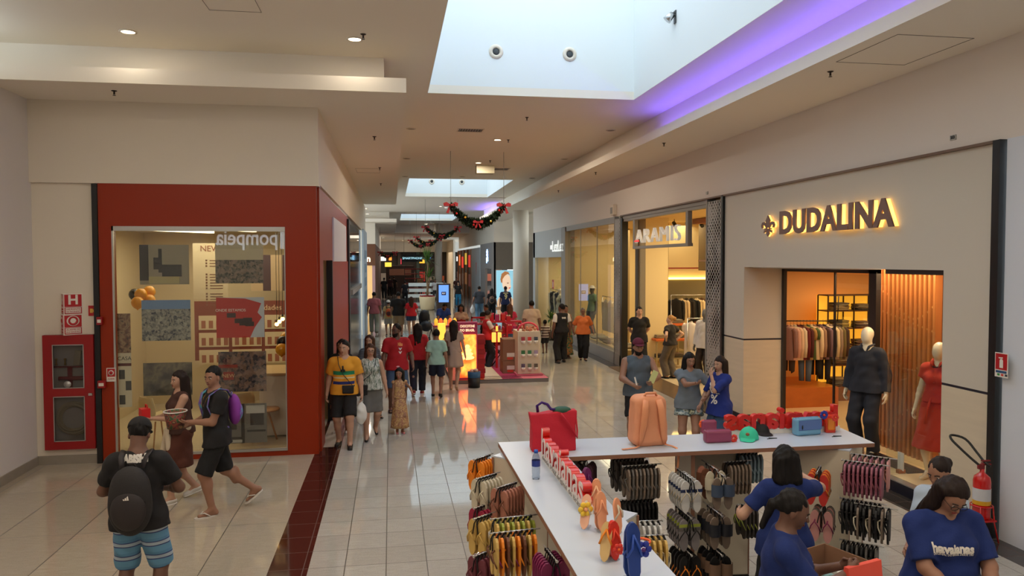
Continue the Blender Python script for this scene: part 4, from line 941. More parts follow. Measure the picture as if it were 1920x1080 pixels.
for k in range(5):
    p = (7.3 + .25 * (k % 2), 28.6 + k * .9, 3.28); t = thing('spotlight', 'lit ceiling spotlight in the third shop window, %s along' % ('first', 'second', 'third', 'fourth', 'fifth')[k], 'spotlight', p, 0, 'spotlights in the third shop')
    q = MB(); q.cyl((0, 0, 0), (0, -.04, -.06), .05, 10); q.build('head', WHITE, t); q = MB(); q.cyl((0, -.04, -.06), (0, -.05, -.07), .042, 10); q.build('lens', mat('spot_glow', (255, 240, 200), .4, emit=(255, 236, 190), es=15), t)
rod('clothes_rail', (7.1, 31.0, 1.75), (7.1, 33.0, 1.75), .015, CHROME, 'rail of dark dresses in the third shop window', legs=.02)
for i in range(6): hang('coat', MATS[('jacket_0', 'jacket_2', 'white_coat')[i % 3]], (7.1, 31.15 + i * .32, 1.73), .3, '%s garment, %s along the rail in the third shop window' % (('black', 'dark brown', 'cream')[i % 3], ('first', 'second', 'third', 'fourth', 'fifth', 'sixth')[i]), 'garment', L=.9)
c = at(1037, 533, X=6.49); t = thing('safety_sign', 'small red extinguisher sign behind the third shop glass', 'sign', c); bx('plate', (-.004, -.16, -.18), (0, .16, .18), SR, t); bx('symbol', (-.008, -.04, -.12), (-.004, .04, .1), SW, t)
# fire extinguisher sign on the hoarding and extinguisher
c = at(1876, 684, X=6.38); t = thing('safety_sign', 'red and white fire extinguisher sign on the black channel at the far right', 'sign', (6.375, c.y - .02, c.z))
bx('plate', (-.004, -.085, -.13), (0, .085, .13), SW, t); bx('red_field', (-.006, -.075, -.05), (-.004, .075, .12), SR, t)
q = MB(); M = Matrix(((0, 0, -1, -.006), (-1, 0, 0, 0), (0, 1, 0, 0), (0, 0, 0, 1))); q.prism([(-.02, -.03), (.025, -.03), (.025, .05), (.012, .065), (-.008, .065), (-.02, .05)], 0, .002, M); q.prism([(-.035, .08), (.02, .085), (.02, .07), (-.03, .068)], 0, .002, M); q.build('extinguisher_symbol', SW, t)
q = MB(); q.box((-.006, -.07, -.085), (-.004, .07, -.06)); q.build('blue_band', mat('band_blue', (40, 80, 120), .5), t)
for k, cc in enumerate(((60, 140, 70), (200, 60, 50), (60, 60, 70))): bx('class_mark', (-.006, .05 - k * .05, -.115), (-.004, .02 - k * .05, -.092), mat('class_%d' % k, cc, .5), t)
t = thing('fire_extinguisher', 'red fire extinguisher with yellow label held in a red floor stand', 'fire extinguisher', (6.22, 7.0, .24))
EX = mat('extinguisher_red', (196, 20, 18), .25, coat=.5)
q = MB(); q.lathe([(0, 0), (.08, 0), (.085, .02), (.085, .40), (.075, .45), (.04, .48), (.022, .5), (.022, .53), (0, .53)]); q.build('cylinder', EX, t)
q = MB(); q.lathe([(.0865, .2), (.0865, .33)], n=24); q.build('label_band', mat('label_silver', (200, 200, 205), .4), t)
q = MB(); q.lathe([(.0868, .155), (.0868, .2)], n=24); q.build('label_band', mat('label_yellow', (214, 160, 30), .4), t)
q = MB(); q.box((-.05, -.014, .53), (.02, .014, .57)); q.box((-.02, -.012, .57), (.1, .012, .585)); q.box((-.01, -.012, .61), (.09, .012, .622)); q.cyl((0, 0, .5), (0, 0, .6), .014, 8); q.build('valve_handle', mat('valve_red', (120, 16, 16), .4), t)
q = MB(); pts = [Vector((0, .02, .55)), Vector((-.06, .08, .62)), Vector((-.13, .17, .72)), Vector((-.17, .25, .8)), Vector((-.12, .3, .83)), Vector((-.02, .22, .80)), Vector((.02, .1, .68)), Vector((.03, .0, .6)), Vector((.06, -.06, .56))]
cr = []
for i in range(len(pts) - 1):
    for u in range(4):
        p0, p1, p2, p3 = pts[max(i - 1, 0)], pts[i], pts[i + 1], pts[min(i + 2, len(pts) - 1)]; s_ = u / 4
        cr.append(.5 * ((2 * p1) + (p2 - p0) * s_ + (2 * p0 - 5 * p1 + 4 * p2 - p3) * s_ ** 2 + (3 * p1 - p0 - 3 * p2 + p3) * s_ ** 3))
q.tube(cr, .013, 8); q.build('hose', mat('hose_black', (22, 20, 20), .5), t)
st = thing('extinguisher_stand', 'red metal floor stand holding the fire extinguisher', 'stand', (6.22, 7.0, 0))
q = MB(); q.tube([(.105 * math.cos(a * PI / 10), .105 * math.sin(a * PI / 10), .38) for a in range(20)], .008, 6, True); q.tube([(.1 * math.cos(a * PI / 10), .1 * math.sin(a * PI / 10), .235) for a in range(20)], .008, 6, True); q.box((-.1, -.1, .222), (.1, .1, .238)); q.build('ring', EX, st)
for a in (PI / 4, 3 * PI / 4, 5 * PI / 4, 7 * PI / 4):
    q = MB(); q.tube([(.105 * math.cos(a), .105 * math.sin(a), .38), (.12 * math.cos(a), .12 * math.sin(a), .2), (.16 * math.cos(a), .16 * math.sin(a), 0)], .008, 6); q.build('leg', EX, st)
# ================================================================== CEILING FITTINGS, FAR END
GL = mat('lamp_glow', (255, 240, 210), .4, emit=(255, 236, 200), es=14)
def downlight(p, lab, power=26, grp='lit downlights', on=True, r=.085):
    t = thing('downlight', lab, 'ceiling light', p, 0, grp)
    q = MB(); q.lathe([(r, 0), (r + .025, 0), (r + .025, -.012), (r, -.012)], n=20); q.build('trim_ring', WHITE, t)
    q = MB(); q.lathe([(0, -.004), (r, -.004), (r, -.006), (0, -.006)], n=20); q.build('lens', GL if on else mat('lens_off', (150, 138, 124), .5), t)
    if on and power: area('downlight_beam', (p[0], p[1], p[2] - .016), (.12, .12), power, (1, .87, .70))
k = 0
DL = [(240, 59, 'downlight at the upper left of the ceiling', 8), (665, 73, 'downlight beside the sprinkler in the left ceiling', 8), (933, 262, 'nearest lit downlight beyond the first roof well', 190), (897, 305, 'lit downlight beside the square ceiling panel', 40), (851, 385, 'lit downlight beyond the second roof well', 200), (836, 389, 'small lit downlight left of the one beyond the second well', 0), (826, 387, 'small lit downlight above the first garland', 0)]
for px, py, lb, pw in DL: downlight(at(px, py, Z=ZC), 'round lit ' + lb if 'lit' not in lb else lb.capitalize(), pw)
for i, (px, py) in enumerate(((799, 420), (794, 428), (791, 431), (787, 436), (771, 451), (766, 453), (755, 451), (746, 454), (722, 451), (718, 446))):
    downlight(at(px, py, Z=ZC if py < 440 else 5.3), 'small distant lit downlight in the far corridor ceiling', 10 if i % 3 == 0 else 0, 'distant corridor downlights', r=.14)
for i, (px, py) in enumerate(((1145, 244), (1058, 298), (998, 334), (771, 241), (763, 297), (760, 331), (867, 331))):
    downlight(at(px, py, Z=ZC), 'unlit round downlight in the corridor ceiling %s' % ('by the purple cove', 'beyond the purple cove', 'far along the right strip', 'left of the first roof well', 'second along the left strip', 'third along the left strip', 'before the second roof well')[i], 0, 'unlit downlights', False)
for i, (px, py) in enumerate(((685, 391), (689, 401))):
    downlight(at(px, py, Z=ZS), 'lit downlight in the left soffit end, %s' % ('nearer one', 'farther one')[i], 12, 'left soffit downlights')
SPR = mat('sprinkler_metal', (60, 50, 42), .4, .6)
first = None
for i, (px, py, z, wh) in enumerate(((214, 170, ZS, 'in the left soffit above the red shop'), (681, 64, ZC, 'beside the lit downlight at upper left'), (702, 256, ZS, 'in the left soffit above the side facade'), (714, 344, ZS, 'farther along the left soffit'), (712, 314, ZS, 'next to the left soffit hatch'), (1557, 134, ZS, 'near the long line in the right soffit'), (1245, 268, ZS, 'in the right soffit below the purple cove'), (1117, 323, ZS, 'farther along the right soffit'), (1047, 357, ZS, 'far in the right soffit before the column'), (988, 220, ZC, 'in the ceiling beside the first roof well'), (953, 262, ZC, 'right of the nearest corridor downlight'), (919, 301, ZC, 'beside the square ceiling panel'))):
    p = at(px, py, Z=z); lb = 'small pendent sprinkler ' + wh
    if first is None:
        first = thing('sprinkler', lb, 'sprinkler', p, 0, 'ceiling sprinklers')
        q = MB(); q.lathe([(0, 0), (.04, 0), (.03, -.01), (.012, -.012), (.012, -.05), (0, -.05)], n=12); q.build('body', SPR, first)
        q = MB(); q.lathe([(0, -.065), (.022, -.065), (.022, -.068), (0, -.068)], n=12); q.cyl((.012, 0, -.045), (.004, 0, -.066), .003, 5); q.cyl((-.012, 0, -.045), (-.004, 0, -.066), .003, 5); q.build('deflector', SPR, first)
    else: dup(first, p, label=lb)
def vent(p, w_, d, lab):
    t = thing('ceiling_vent', lab, 'vent', p, 0, 'ceiling vents')
    q = MB(); q.box((-w_, -d, -.01), (w_, -d + .03, .0)); q.box((-w_, d - .03, -.01), (w_, d, 0)); q.box((-w_, -d, -.01), (-w_ + .03, d, 0)); q.box((w_ - .03, -d, -.01), (w_, d, 0)); q.build('frame', WHITE, t)
    q = MB(); q.box((-w_ + .02, -d + .02, -.003), (w_ - .02, d - .02, -.001)); q.build('backing', mat('vent_dark', (70, 62, 54), .6), t)
    q = MB()
    for k in range(9): x = -w_ + .06 + k * (2 * w_ - .12) / 8; q.box((x - .008, -d + .03, -.009), (x + .008, d - .03, -.003))
    q.build('slats', mat('vent_slats', (150, 140, 130), .5), t)
vent(at(882, 244, Z=ZC), .30, .22, 'slatted rectangular ceiling vent beyond the first roof well'); vent(at(940, 317, Z=ZC), .26, .3, 'slatted ceiling vent right of the square panel')
c = at(909, 320, Z=5.85); t = thing('ceiling_panel', 'pale square box hanging below the ceiling between two roof wells', 'ceiling panel', c); bx('panel', (-.28, -.2, -.1), (.28, .2, .15), mat('panel_cream', (200, 190, 160), .5), t); 
def hatch(c, w_, d, lab, rz=0):
    q = MB(); e = .004
    for a, b in (((-w_, -d), (w_, -d + e)), ((-w_, d - e), (w_, d)), ((-w_, -d), (-w_ + e, d)), ((w_ - e, -d), (w_, d))): q.box((a[0], a[1], -.004), (b[0], b[1], 0))
    o = q.build('ceiling_hatch', mat('hatch_line', (110, 98, 88), .7)); o.location = c; tag(o, lab, 'hatch')
hatch(at(690, 320, Z=ZS), .3, .45, 'thin outlined hatch in the left soffit'); hatch(at(430, 2, Z=ZC), .3, .35, 'thin outlined hatch at the top of the left ceiling'); hatch(at(1690, 95, Z=ZS), .45, .55, 'thin outlined hatch in the right soffit near the camera')
for px, py, lb in ((930, 97, 'left'), (1068, 102, 'right')):
    c = at(px, py, Y=13.5); t = thing('air_nozzle', 'round white air nozzle on the well wall, the %s one' % lb, 'vent', c, 0, 'round air nozzles')
    q = MB(); q.lathe([(.13, 0), (.13, .01), (.09, .035), (.065, .02), (.065, 0)], n=28); o = q.build('ring', WHITE, t); o.rotation_euler = (PI / 2, 0, 0)
    q = MB(); q.lathe([(0, .0), (.06, .0), (.06, .012), (.035, .02), (0, .02)], n=20); o = q.build('core', mat('nozzle_dark', (60, 66, 70), .5), t); o.rotation_euler = (PI / 2, 0, 0)
for i, (x, z) in enumerate(((1.9, 6.7), (3.3, 6.7))):
    t = dup(bpy.data.objects['air_nozzle'], (x, 35.0, z), label='round white air nozzle on the second well wall, the %s one' % ('left', 'right')[i])
c = at(1267, 32, X=4.5); t = thing('floodlight', 'small silver floodlight on the right wall of the roof well', 'floodlight', c)
q = MB(); q.box((-.02, -.04, -.1), (0, .04, .1)); q.box((-.06, -.01, .05), (-.02, .01, .07)); q.build('bracket', mat('dark_steel', (70, 70, 70), .4, .6), t); q = MB(); q.cyl((-.05, .0, .05), (-.14, .03, -.05), .045, 14, .07); q.build('head', CHROME, t)


for i, (x, y) in enumerate(((-3.5, 7.5), (-1.0, 7.0), (-3.5, 3.6), (-1, 3.4), (5.0, -3), (-3, 0), (0, -1), (2.5, -5), (-3, -8), (3, 1.5), (5.75, 1), (2, 4))):  # unseen downlights added overhead and behind the camera for warm fill
    zz = ZS if (x > 5.1 or y < 2.9 and x < .2) else ZC
    downlight((x, y, zz), 'added warm fill downlight above or behind the viewpoint, row %d' % (i + 1), 34 if i < 2 else 55, 'added fill downlights above the viewpoint')

# purple cove lighting
PUR = mat('violet_led', (120, 80, 255), .5, emit=(90, 50, 255), es=9)
for a, b, lb in ((5.6, 14.6, 'violet LED strip on the right soffit beside the first roof well'), (38.0, 43.8, 'violet LED strip on the far right soffit')):
    o = bx('led_strip', (5.36, a, ZS + .06), (5.40, b, ZS + .075), PUR); tag(o, lb, 'LED strip')
    area('violet_glow', (5.36, (a + b) / 2, ZS + .12), (.06, b - a), 38 if a < 10 else 34, (.20, .14, 1.0), (PI, 0, 0))
# garlands
PINE = blotch('pine_green', [(14, 26, 15), (26, 46, 24), (48, 62, 34)], 30, .8)
BOW = mat('bow_red', (150, 14, 22), .5)
def garland(xa, xb, Y, zt, sag, lab, dens=1.0, top=5.99):
    t = thing('garland', lab, 'garland', ((xa + xb) / 2, Y, zt), 0, 'hanging garlands'); w_ = (xb - xa) / 2
    rnd = random.Random(int(Y)); q = MB()
    def pt(u): return Vector((u * w_, 0, -sag * (1 - u * u)))
    n = int(1500 * dens)
    for i in range(n):
        u = rnd.uniform(-1, 1); c = pt(u); R = .13 + .06 * (1 - abs(u))
        a = rnd.uniform(0, 2 * PI); tl = rnd.uniform(-.5, .5)
        d = Vector((tl, math.cos(a), math.sin(a))).normalized(); e = d.cross(Vector((rnd.uniform(-1, 1), rnd.uniform(-1, 1), rnd.uniform(-1, 1)))).normalized() * .022
        L = R * rnd.uniform(.6, 1.15)
        q.quad(c - e * .6, c + d * L * .6 - e * 1.3, c + d * L, c + d * L * .6 + e * 1.3)
    q.build('foliage', PINE, t, False)
    q = MB(); q.tube([pt(-1 + 2 * i / 16) for i in range(17)], .05, 8); q.build('core_rope', PINE, t)
    def bow(c, s):
        q = MB()
        for k in (-1, 1):
            q.prism([(0, .02), (k * s * .6, s * .45), (k * s, s * .3), (k * s * .95, -s * .1), (k * s * .3, -s * .1), (0, -.02)][::k], -.04, .04, Matrix(((1, 0, 0, c[0]), (0, 0, -1, c[1]), (0, 1, 0, c[2]), (0, 0, 0, 1))))
            q.prism([(0, 0), (k * s * .3, -s * 1.1), (k * s * .65, -s * 1.0), (k * s * .2, 0)][::-k], -.02, .02, Matrix(((1, 0, 0, c[0]), (0, 0, -1, c[1] - .02), (0, 1, 0, c[2]), (0, 0, 0, 1))))
        q.ell((c[0], c[1] - .04, c[2]), s * .2, 8); q.build('bow', BOW, t)
    bow((-w_, 0, 0), .2); bow((w_, 0, 0), .2); bow((0, -.12, -sag + .03), .14)
    for i in range(6):
        u = -0.8 + 1.6 * (i / 5); c = pt(u); q = MB(); q.ell((c.x, -.13, c.z - .05 + .1 * (i % 2)), .035, 8); q.build('bauble', mat('bauble_%d' % (i % 3), [(190, 30, 30), (200, 150, 50), (190, 30, 30)][i % 3], .2, .3), t)
    q = MB()
    for k in (-1, 1): q.cyl((k * w_, 0, 0), (k * w_, 0, top - zt), .006, 4)
    q.cyl((-w_ - .05, 0, .22), (w_ + .05, 0, .22), .008, 4); q.build('wires', mat('wire_grey', (120, 116, 110), .5), t)
garland(1.62, 3.08, 20.4, 4.52, .5, 'nearest and largest Christmas garland with three red bows')
garland(1.65, 3.22, 36.3, 4.62, .42, 'second Christmas garland behind the largest one', .8)
garland(1.55, 2.95, 46.0, 4.45, .42, 'third Christmas garland above the potted palm', .6)
garland(1.4, 2.9, 55.0, 4.5, .4, 'fourth Christmas garland partly behind the palm crown', .5)
garland(-.72, .28, 52.0, 3.6, .25, 'garland low at the far left of the corridor', .4, ZS - .01)
# big columns
t = thing('round_column', 'large round white column at the end of the right shops', 'column', (6.02, 34.55, 0)); q = MB(); q.lathe([(0, 0), (.37, 0), (.37, ZS), (0, ZS)], n=40); q.build('shaft', WHITE, t); q = MB(); q.lathe([(.38, 0), (.38, .12)], n=40); q.build('foot_ring', base_m, t)
t = thing('round_column', 'slimmer round white column far down the corridor behind the palm', 'column', (3.75, 60, 0)); q = MB(); q.lathe([(0, 0), (.3, 0), (.3, 6.0), (0, 6.0)], n=28); q.build('shaft', WHITE, t); q = MB(); q.lathe([(.31, 0), (.31, .12)], n=28); q.build('foot_ring', base_m, t)
# cross passage and the corner shop with the lit portrait
q = MB(); q.box((6.45, 47, 4.2), (14, 47.15, ZC)); q.box((6.47, 47.15, 4.21), (6.6, 72, ZC)); struct(q.build('wall_right', WHITE))
struct(bx('wall_cross_passage', (13.8, 33.7, 0), (14, 47, ZC), WHITE))
t = thing('shop_front', 'grey rendered corner shop with a lit portrait screen beside the round column', 'shop front', (6.45, 47, 0))
GB = mat('grey_brown_render', (110, 100, 88), .7, var=.08); GG = mat('grey_side', (142, 140, 138), .6)
q = MB(); q.box((0, 0, 2.45), (7, .15, 4.2)); q.box((0, 0, 0), (.1, .15, 2.45)); q.box((1.5, 0, 0), (7, .15, 2.45)); q.build('front_wall', GB, t)
q = MB(); q.box((-.03, .0, 2.5), (.12, 7, 4.2)); q.box((-.03, .0, 0), (.12, 1.0, 2.5)); q.box((-.03, 4.2, 0), (.12, 7, 2.5)); q.build('side_wall', GG, t)
q = MB(); q.box((.6, 1.0, 0), (.65, 4.2, 2.5)); q.build('doorway', mat('doorway_glow', (214, 150, 90), .6, emit=(214, 150, 90), es=.25), t)
place_text('lettering', 'pet', .5, mat('blue_lit', (160, 200, 255), .4, emit=(150, 190, 255), es=5), (-.06, 2.9, 3.15), (0, -1, 0), (0, 0, 1), t, .03, .015)
place_text('lettering', '*', 1.1, MATS['blue_lit'], (-.06, 2.9, 3.3), (0, -1, 0), (0, 0, 1), t, .03, .02)
ad = thing('advertising_screen', 'tall glowing portrait advertisement beside the round column', 'screen', (7.25, 46.98, .1))
aw, ah = .66, 2.32
q = MB(); q.box((-aw, -.06, 0), (aw, 0, ah)); q.build('light_box', mat('ad_blue', (150, 205, 225), .5, emit=(150, 208, 228), es=.85), ad)
def em(name, c, s=.85): return mat(name, c, .5, emit=c, es=s)
MX = Matrix(((1, 0, 0, 0), (0, 0, -1, -.06), (0, 1, 0, 0), (0, 0, 0, 1)))
def flat(name, pts, m, d0=0, d1=.004): q = MB(); q.prism(pts, d0, d1, MX); q.build(name, m, ad)
flat('portrait_shoulders', [(-.62, 0), (.5, 0), (.52, .3), (.3, .62), (.1, .75), (.08, 1.1), (-.12, 1.1), (-.12, .78), (-.45, .66), (-.6, .4)], em('ad_skin_shade', (222, 178, 140)))
flat('portrait_face', [(-.30, 1.6), (-.26, 1.3), (-.16, 1.08), (0, .96), (.14, 1.0), (.22, 1.12), (.3, 1.3), (.25, 1.42), (.26, 1.7), (.2, 1.95), (.0, 2.1), (-.2, 2.02), (-.3, 1.85)], em('ad_skin', (240, 206, 176)), .004, .008)
flat('portrait_hair', [(-.40, 1.75), (-.36, 1.55), (-.28, 1.5), (-.26, 1.75), (-.1, 1.98), (.08, 2.08), (.22, 2.0), (.12, 2.2), (-.1, 2.26), (-.32, 2.1)], em('ad_hair', (170, 110, 60)), .008, .012)
flat('portrait_lips', [(.12, 1.2), (.24, 1.24), (.25, 1.18), (.14, 1.14)], em('ad_lips', (200, 70, 70)), .008, .012)
flat('portrait_eye', [(.0, 1.5), (.08, 1.54), (.17, 1.5), (.08, 1.47)], em('ad_eye', (90, 70, 70)), .008, .012)
# far side shops on the right, X = 6.45, Y 54..72
def em2(n, c, s): return mat(n, c, .5, emit=c, es=s)
t = thing('banner_panel', 'pale blue-grey banner wall with faint pink triangle beyond the grey shop', 'banner', (6.42, 56.5, 0)); bx('panel', (-.03, -2.4, 0), (.1, 3.4, 4.0), mat('banner_grey', (170, 180, 186), .5), t)
q = MB(); q.prism([(-.5, 2.9), (.5, 2.9), (.1, 1.9)], 0, .005, Matrix(((0, 0, -1, -.03), (-1, 0, 0, 0), (0, 1, 0, 0), (0, 0, 0, 1)))); q.build('printed_triangle', mat('banner_pink', (190, 130, 130), .5), t)
t = thing('shop_front', 'far right shop front with red displays and brown frames', 'shop front', (6.45, 66, 0))
bx('wall', (0, -6, 0), (.1, 6, 4.0), mat('far_shop_dark', (58, 44, 38), .5), t)
for i, (y, z, c, s) in enumerate(((-4.5, 3.0, (220, 40, 36), .9), (-1.5, 3.2, (230, 190, 60), .7), (1.5, 2.9, (224, 44, 36), .9), (4.2, 3.1, (240, 120, 50), .7), (-4.5, 1.4, (120, 60, 56), .3), (-1.5, 1.5, (150, 100, 60), .35), (1.5, 1.4, (90, 70, 64), .25), (4.2, 1.3, (120, 110, 104), .3))):
    bx('display_pane', (-.03, y - 1.1, z - .5), (0, y + 1.1, z + .5), em2('far_disp_%d' % i, c, s), t)
for i, y in enumerate((-5.9, -3, 0, 3, 5.8)): bx('pilaster', (-.1, y - .12, 0), (0, y + .12, 4), mat('far_pilaster', (150, 90, 50), .5), t)
# food hall at the very end
t = thing('food_hall_front', 'dark food hall counters with coloured signs at the end of the corridor', 'shop front', (0, 90, 0))
bx('back_wall', (-9, 0, 0), (14, .2, 4.1), mat('hall_dark', (40, 32, 28), .6), t)
rnd = random.Random(3)
sg_c = [(255, 190, 60), (90, 150, 255), (255, 220, 120), (220, 60, 40), (240, 240, 230), (255, 150, 60), (230, 60, 80), (150, 210, 255)]
for i in range(16):
    x = -6 + i * 1.15; c = sg_c[i % 8]; z = rnd.uniform(2.3, 3.5)
    bx('lit_sign', (x, -.1, z), (x + rnd.uniform(.3, .9), 0, z + rnd.uniform(.25, .7)), em2('hall_sign_%d' % (i % 8), c, 1.6), t)
    bx('counter_display', (x, -.3, .6), (x + .8, -.1, .6 + rnd.uniform(.4, 1.2)), em2('hall_disp_%d' % (i % 5), [(150, 70, 40), (200, 150, 90), (90, 60, 50), (170, 40, 36), (120, 110, 100)][i % 5], .35), t)
for i, (x, c) in enumerate(((-4.5, (90, 26, 24)), (-1.9, (40, 50, 90)), (.8, (56, 44, 40)), (3, (40, 60, 60)), (5.2, (110, 40, 30)), (8, (60, 50, 44)))): bx('pier', (x, -.5, 0), (x + .35, 0, 4.1), mat('hall_pier_%d' % i, c, .5), t)
area('shop_lamp', (2, 84, 4.0), (10, 6), 420, (1, .8, .55)); area('shop_lamp', (2, 70, 5.25), (6, 8), 260, (1, .88, .7))  # the latter is unseen fill, added to brighten the far corridor
t = thing('dark_kiosk', 'dark brown kiosk with a lit menu at the far left', 'kiosk', (.85, 70, 0))
bx('body', (-1.3, 0, 0), (1.3, 2, 2.6), mat('kiosk_dark', (44, 26, 20), .5), t); bx('menu', (-1.0, -.03, 1.7), (1.0, 0, 2.3), em2('kiosk_menu', (96, 60, 44), .4), t); bx('yellow_sign', (-1.4, -.05, 2.5), (-.8, 0, 2.9), em2('kiosk_yellow', (255, 214, 80), 1.5), t)
t = thing('counter', 'white lit counter rows in the middle of the far corridor', 'counter', (2.4, 58, 0))
for k in range(3): bx('counter_tier', (-1.5 + k * .2, -k * .4, .2 + .45 * k), (1.7, .2 - k * .4, .45 + .45 * k), em2('counter_white', (210, 220, 216), .35), t)
# people-sized red seating further back as stuff-free furniture
t = thing('shelf_display', 'red display shelves behind the potted palm', 'display', (2.0, 66, 0))
for k in range(5): bx('shelf', (-.8, 0, .6 + k * .42), (.8, .3, .68 + k * .42), mat('display_red', (150, 30, 28), .5), t)
bx('side_panel', (-.84, 0, 0), (-.8, .3, 2.6), BLACKM, t); bx('side_panel', (.8, 0, 0), (.84, .3, 2.6), BLACKM, t)
t = thing('hanging_sign', 'dark hanging sign with white letters left of the palm', 'sign', (1.8, 64, 3.25)); bx('board', (-.85, 0, -.3), (.85, .06, .3), mat('sign_black', (20, 30, 34), .5), t)
place_text('lettering', 'SMARTPHONE', .26, em2('sign_cyan', (170, 220, 235), 2), (0, -.01, 0), (1, 0, 0), (0, 0, 1), t, .003)
q = MB()
for x in (-.7, .7): q.cyl((x, .03, .3), (x, .03, 5.29 - 3.25), .01, 4)
q.build('wires', MATS['wire_grey'], t)
# planter with palm
t = thing('potted_palm', 'tall two-crowned spiky palm in a cream round planter', 'potted plant', (2.2, 46.4, 0))
q = MB(); q.lathe([(0, 0), (.36, 0), (.42, .05), (.50, .75), (.5, .82), (.46, .82), (.44, .76), (0, .76)], n=32); q.build('planter', mat('planter_cream', (206, 188, 150), .6), t)
q = MB(); rnd = random.Random(5)
for i in range(70): a = rnd.uniform(0, 6.28); r = rnd.uniform(0, .42); q.ell((r * math.cos(a), r * math.sin(a), .8 + rnd.uniform(0, .05)), .06, 6)
q.build('red_flowers', mat('flower_red', (140, 20, 30), .7), t)
q = MB(); q.tube([(0, 0, .76), (.03, 0, 1.4), (-.02, 0, 2.0), (.05, 0, 2.6), (.02, 0, 3.05)], [.08, .06, .055, .05, .05], 10); q.tube([(.02, 0, 1.2), (.14, 0, 1.7), (.12, 0, 2.0)], [.05, .04, .04], 8); q.build('trunk', mat('palm_trunk', (120, 96, 70), .8, var=.3), t)
def crown(c, n, L, seed):
    rnd = random.Random(seed); q = MB()
    for i in range(n):
        a = rnd.uniform(0, 2 * PI); el = rnd.uniform(-.15, 1.35); d = Vector((math.cos(a) * math.cos(el), math.sin(a) * math.cos(el), math.sin(el))); s = d.cross(Vector((0, 0, 1))).normalized() * .03
        l = L * rnd.uniform(.7, 1.1); p0 = Vector(c); p1 = p0 + d * l * .5; p2 = p0 + d * l + Vector((0, 0, -l * .18 * (1.3 - el)))
        q.quad(p0 - s * .5, p0 + s * .5, p1 + s, p1 - s); q.quad(p1 - s, p1 + s, p2 + s * .1, p2 - s * .1)
    q.build('foliage', blotch('palm_green', [(34, 66, 26), (70, 110, 44), (110, 140, 60)], 6, .6), t, False)
crown((.02, 0, 3.0), 85, 1.0, 1); crown((.1, 0, 2.0), 60, .8, 2)
# digital totem
t = thing('digital_totem', 'dark wooden totem with a bright blue screen', 'totem', (2.72, 39.2, 0))
bx('body', (-.36, 0, 0), (.36, .25, 1.82), mat('totem_wood', (58, 44, 38), .5), t); bx('screen', (-.26, -.01, .85), (.26, 0, 1.75), em2('screen_blue', (110, 160, 240), 1.1), t)
bx('screen_logo', (-.12, -.015, 1.22), (.12, -.01, 1.4), em2('logo_dark', (40, 40, 70), .3), t); place_text('lettering', 'FLY', .1, em2('logo_white', (240, 240, 250), 1), (0, -.018, 1.31), (1, 0, 0), (0, 0, 1), t, .002, .002)
# reflected shop sign behind the camera
sg = thing('letter_sign', 'white lit pompeia sign seen mirrored in the corner shop window', 'sign', (-4.0, 1.9, 3.66))
place_text('lettering', 'pompeia', .62, em2('pompeia_white', (215, 225, 240), 6), (0, 0, 0), (-1, 0, 0), (0, 0, 1), sg, .02, .006, width=1.66)
bx('mount', (-.9, -.06, -.3), (1.05, -.03, .3), mat('mount_grey', (70, 72, 76), .6), sg); bx('symbol', (.90, -.03, -.3), (1.04, 0, .3), MATS['pompeia_white'], sg)
q = MB()
for x in (-.7, .7): q.cyl((x, -.045, .3), (x, -.045, ZS - 3.66), .008, 4)
q.build('wires', MATS['wire_grey'], sg)
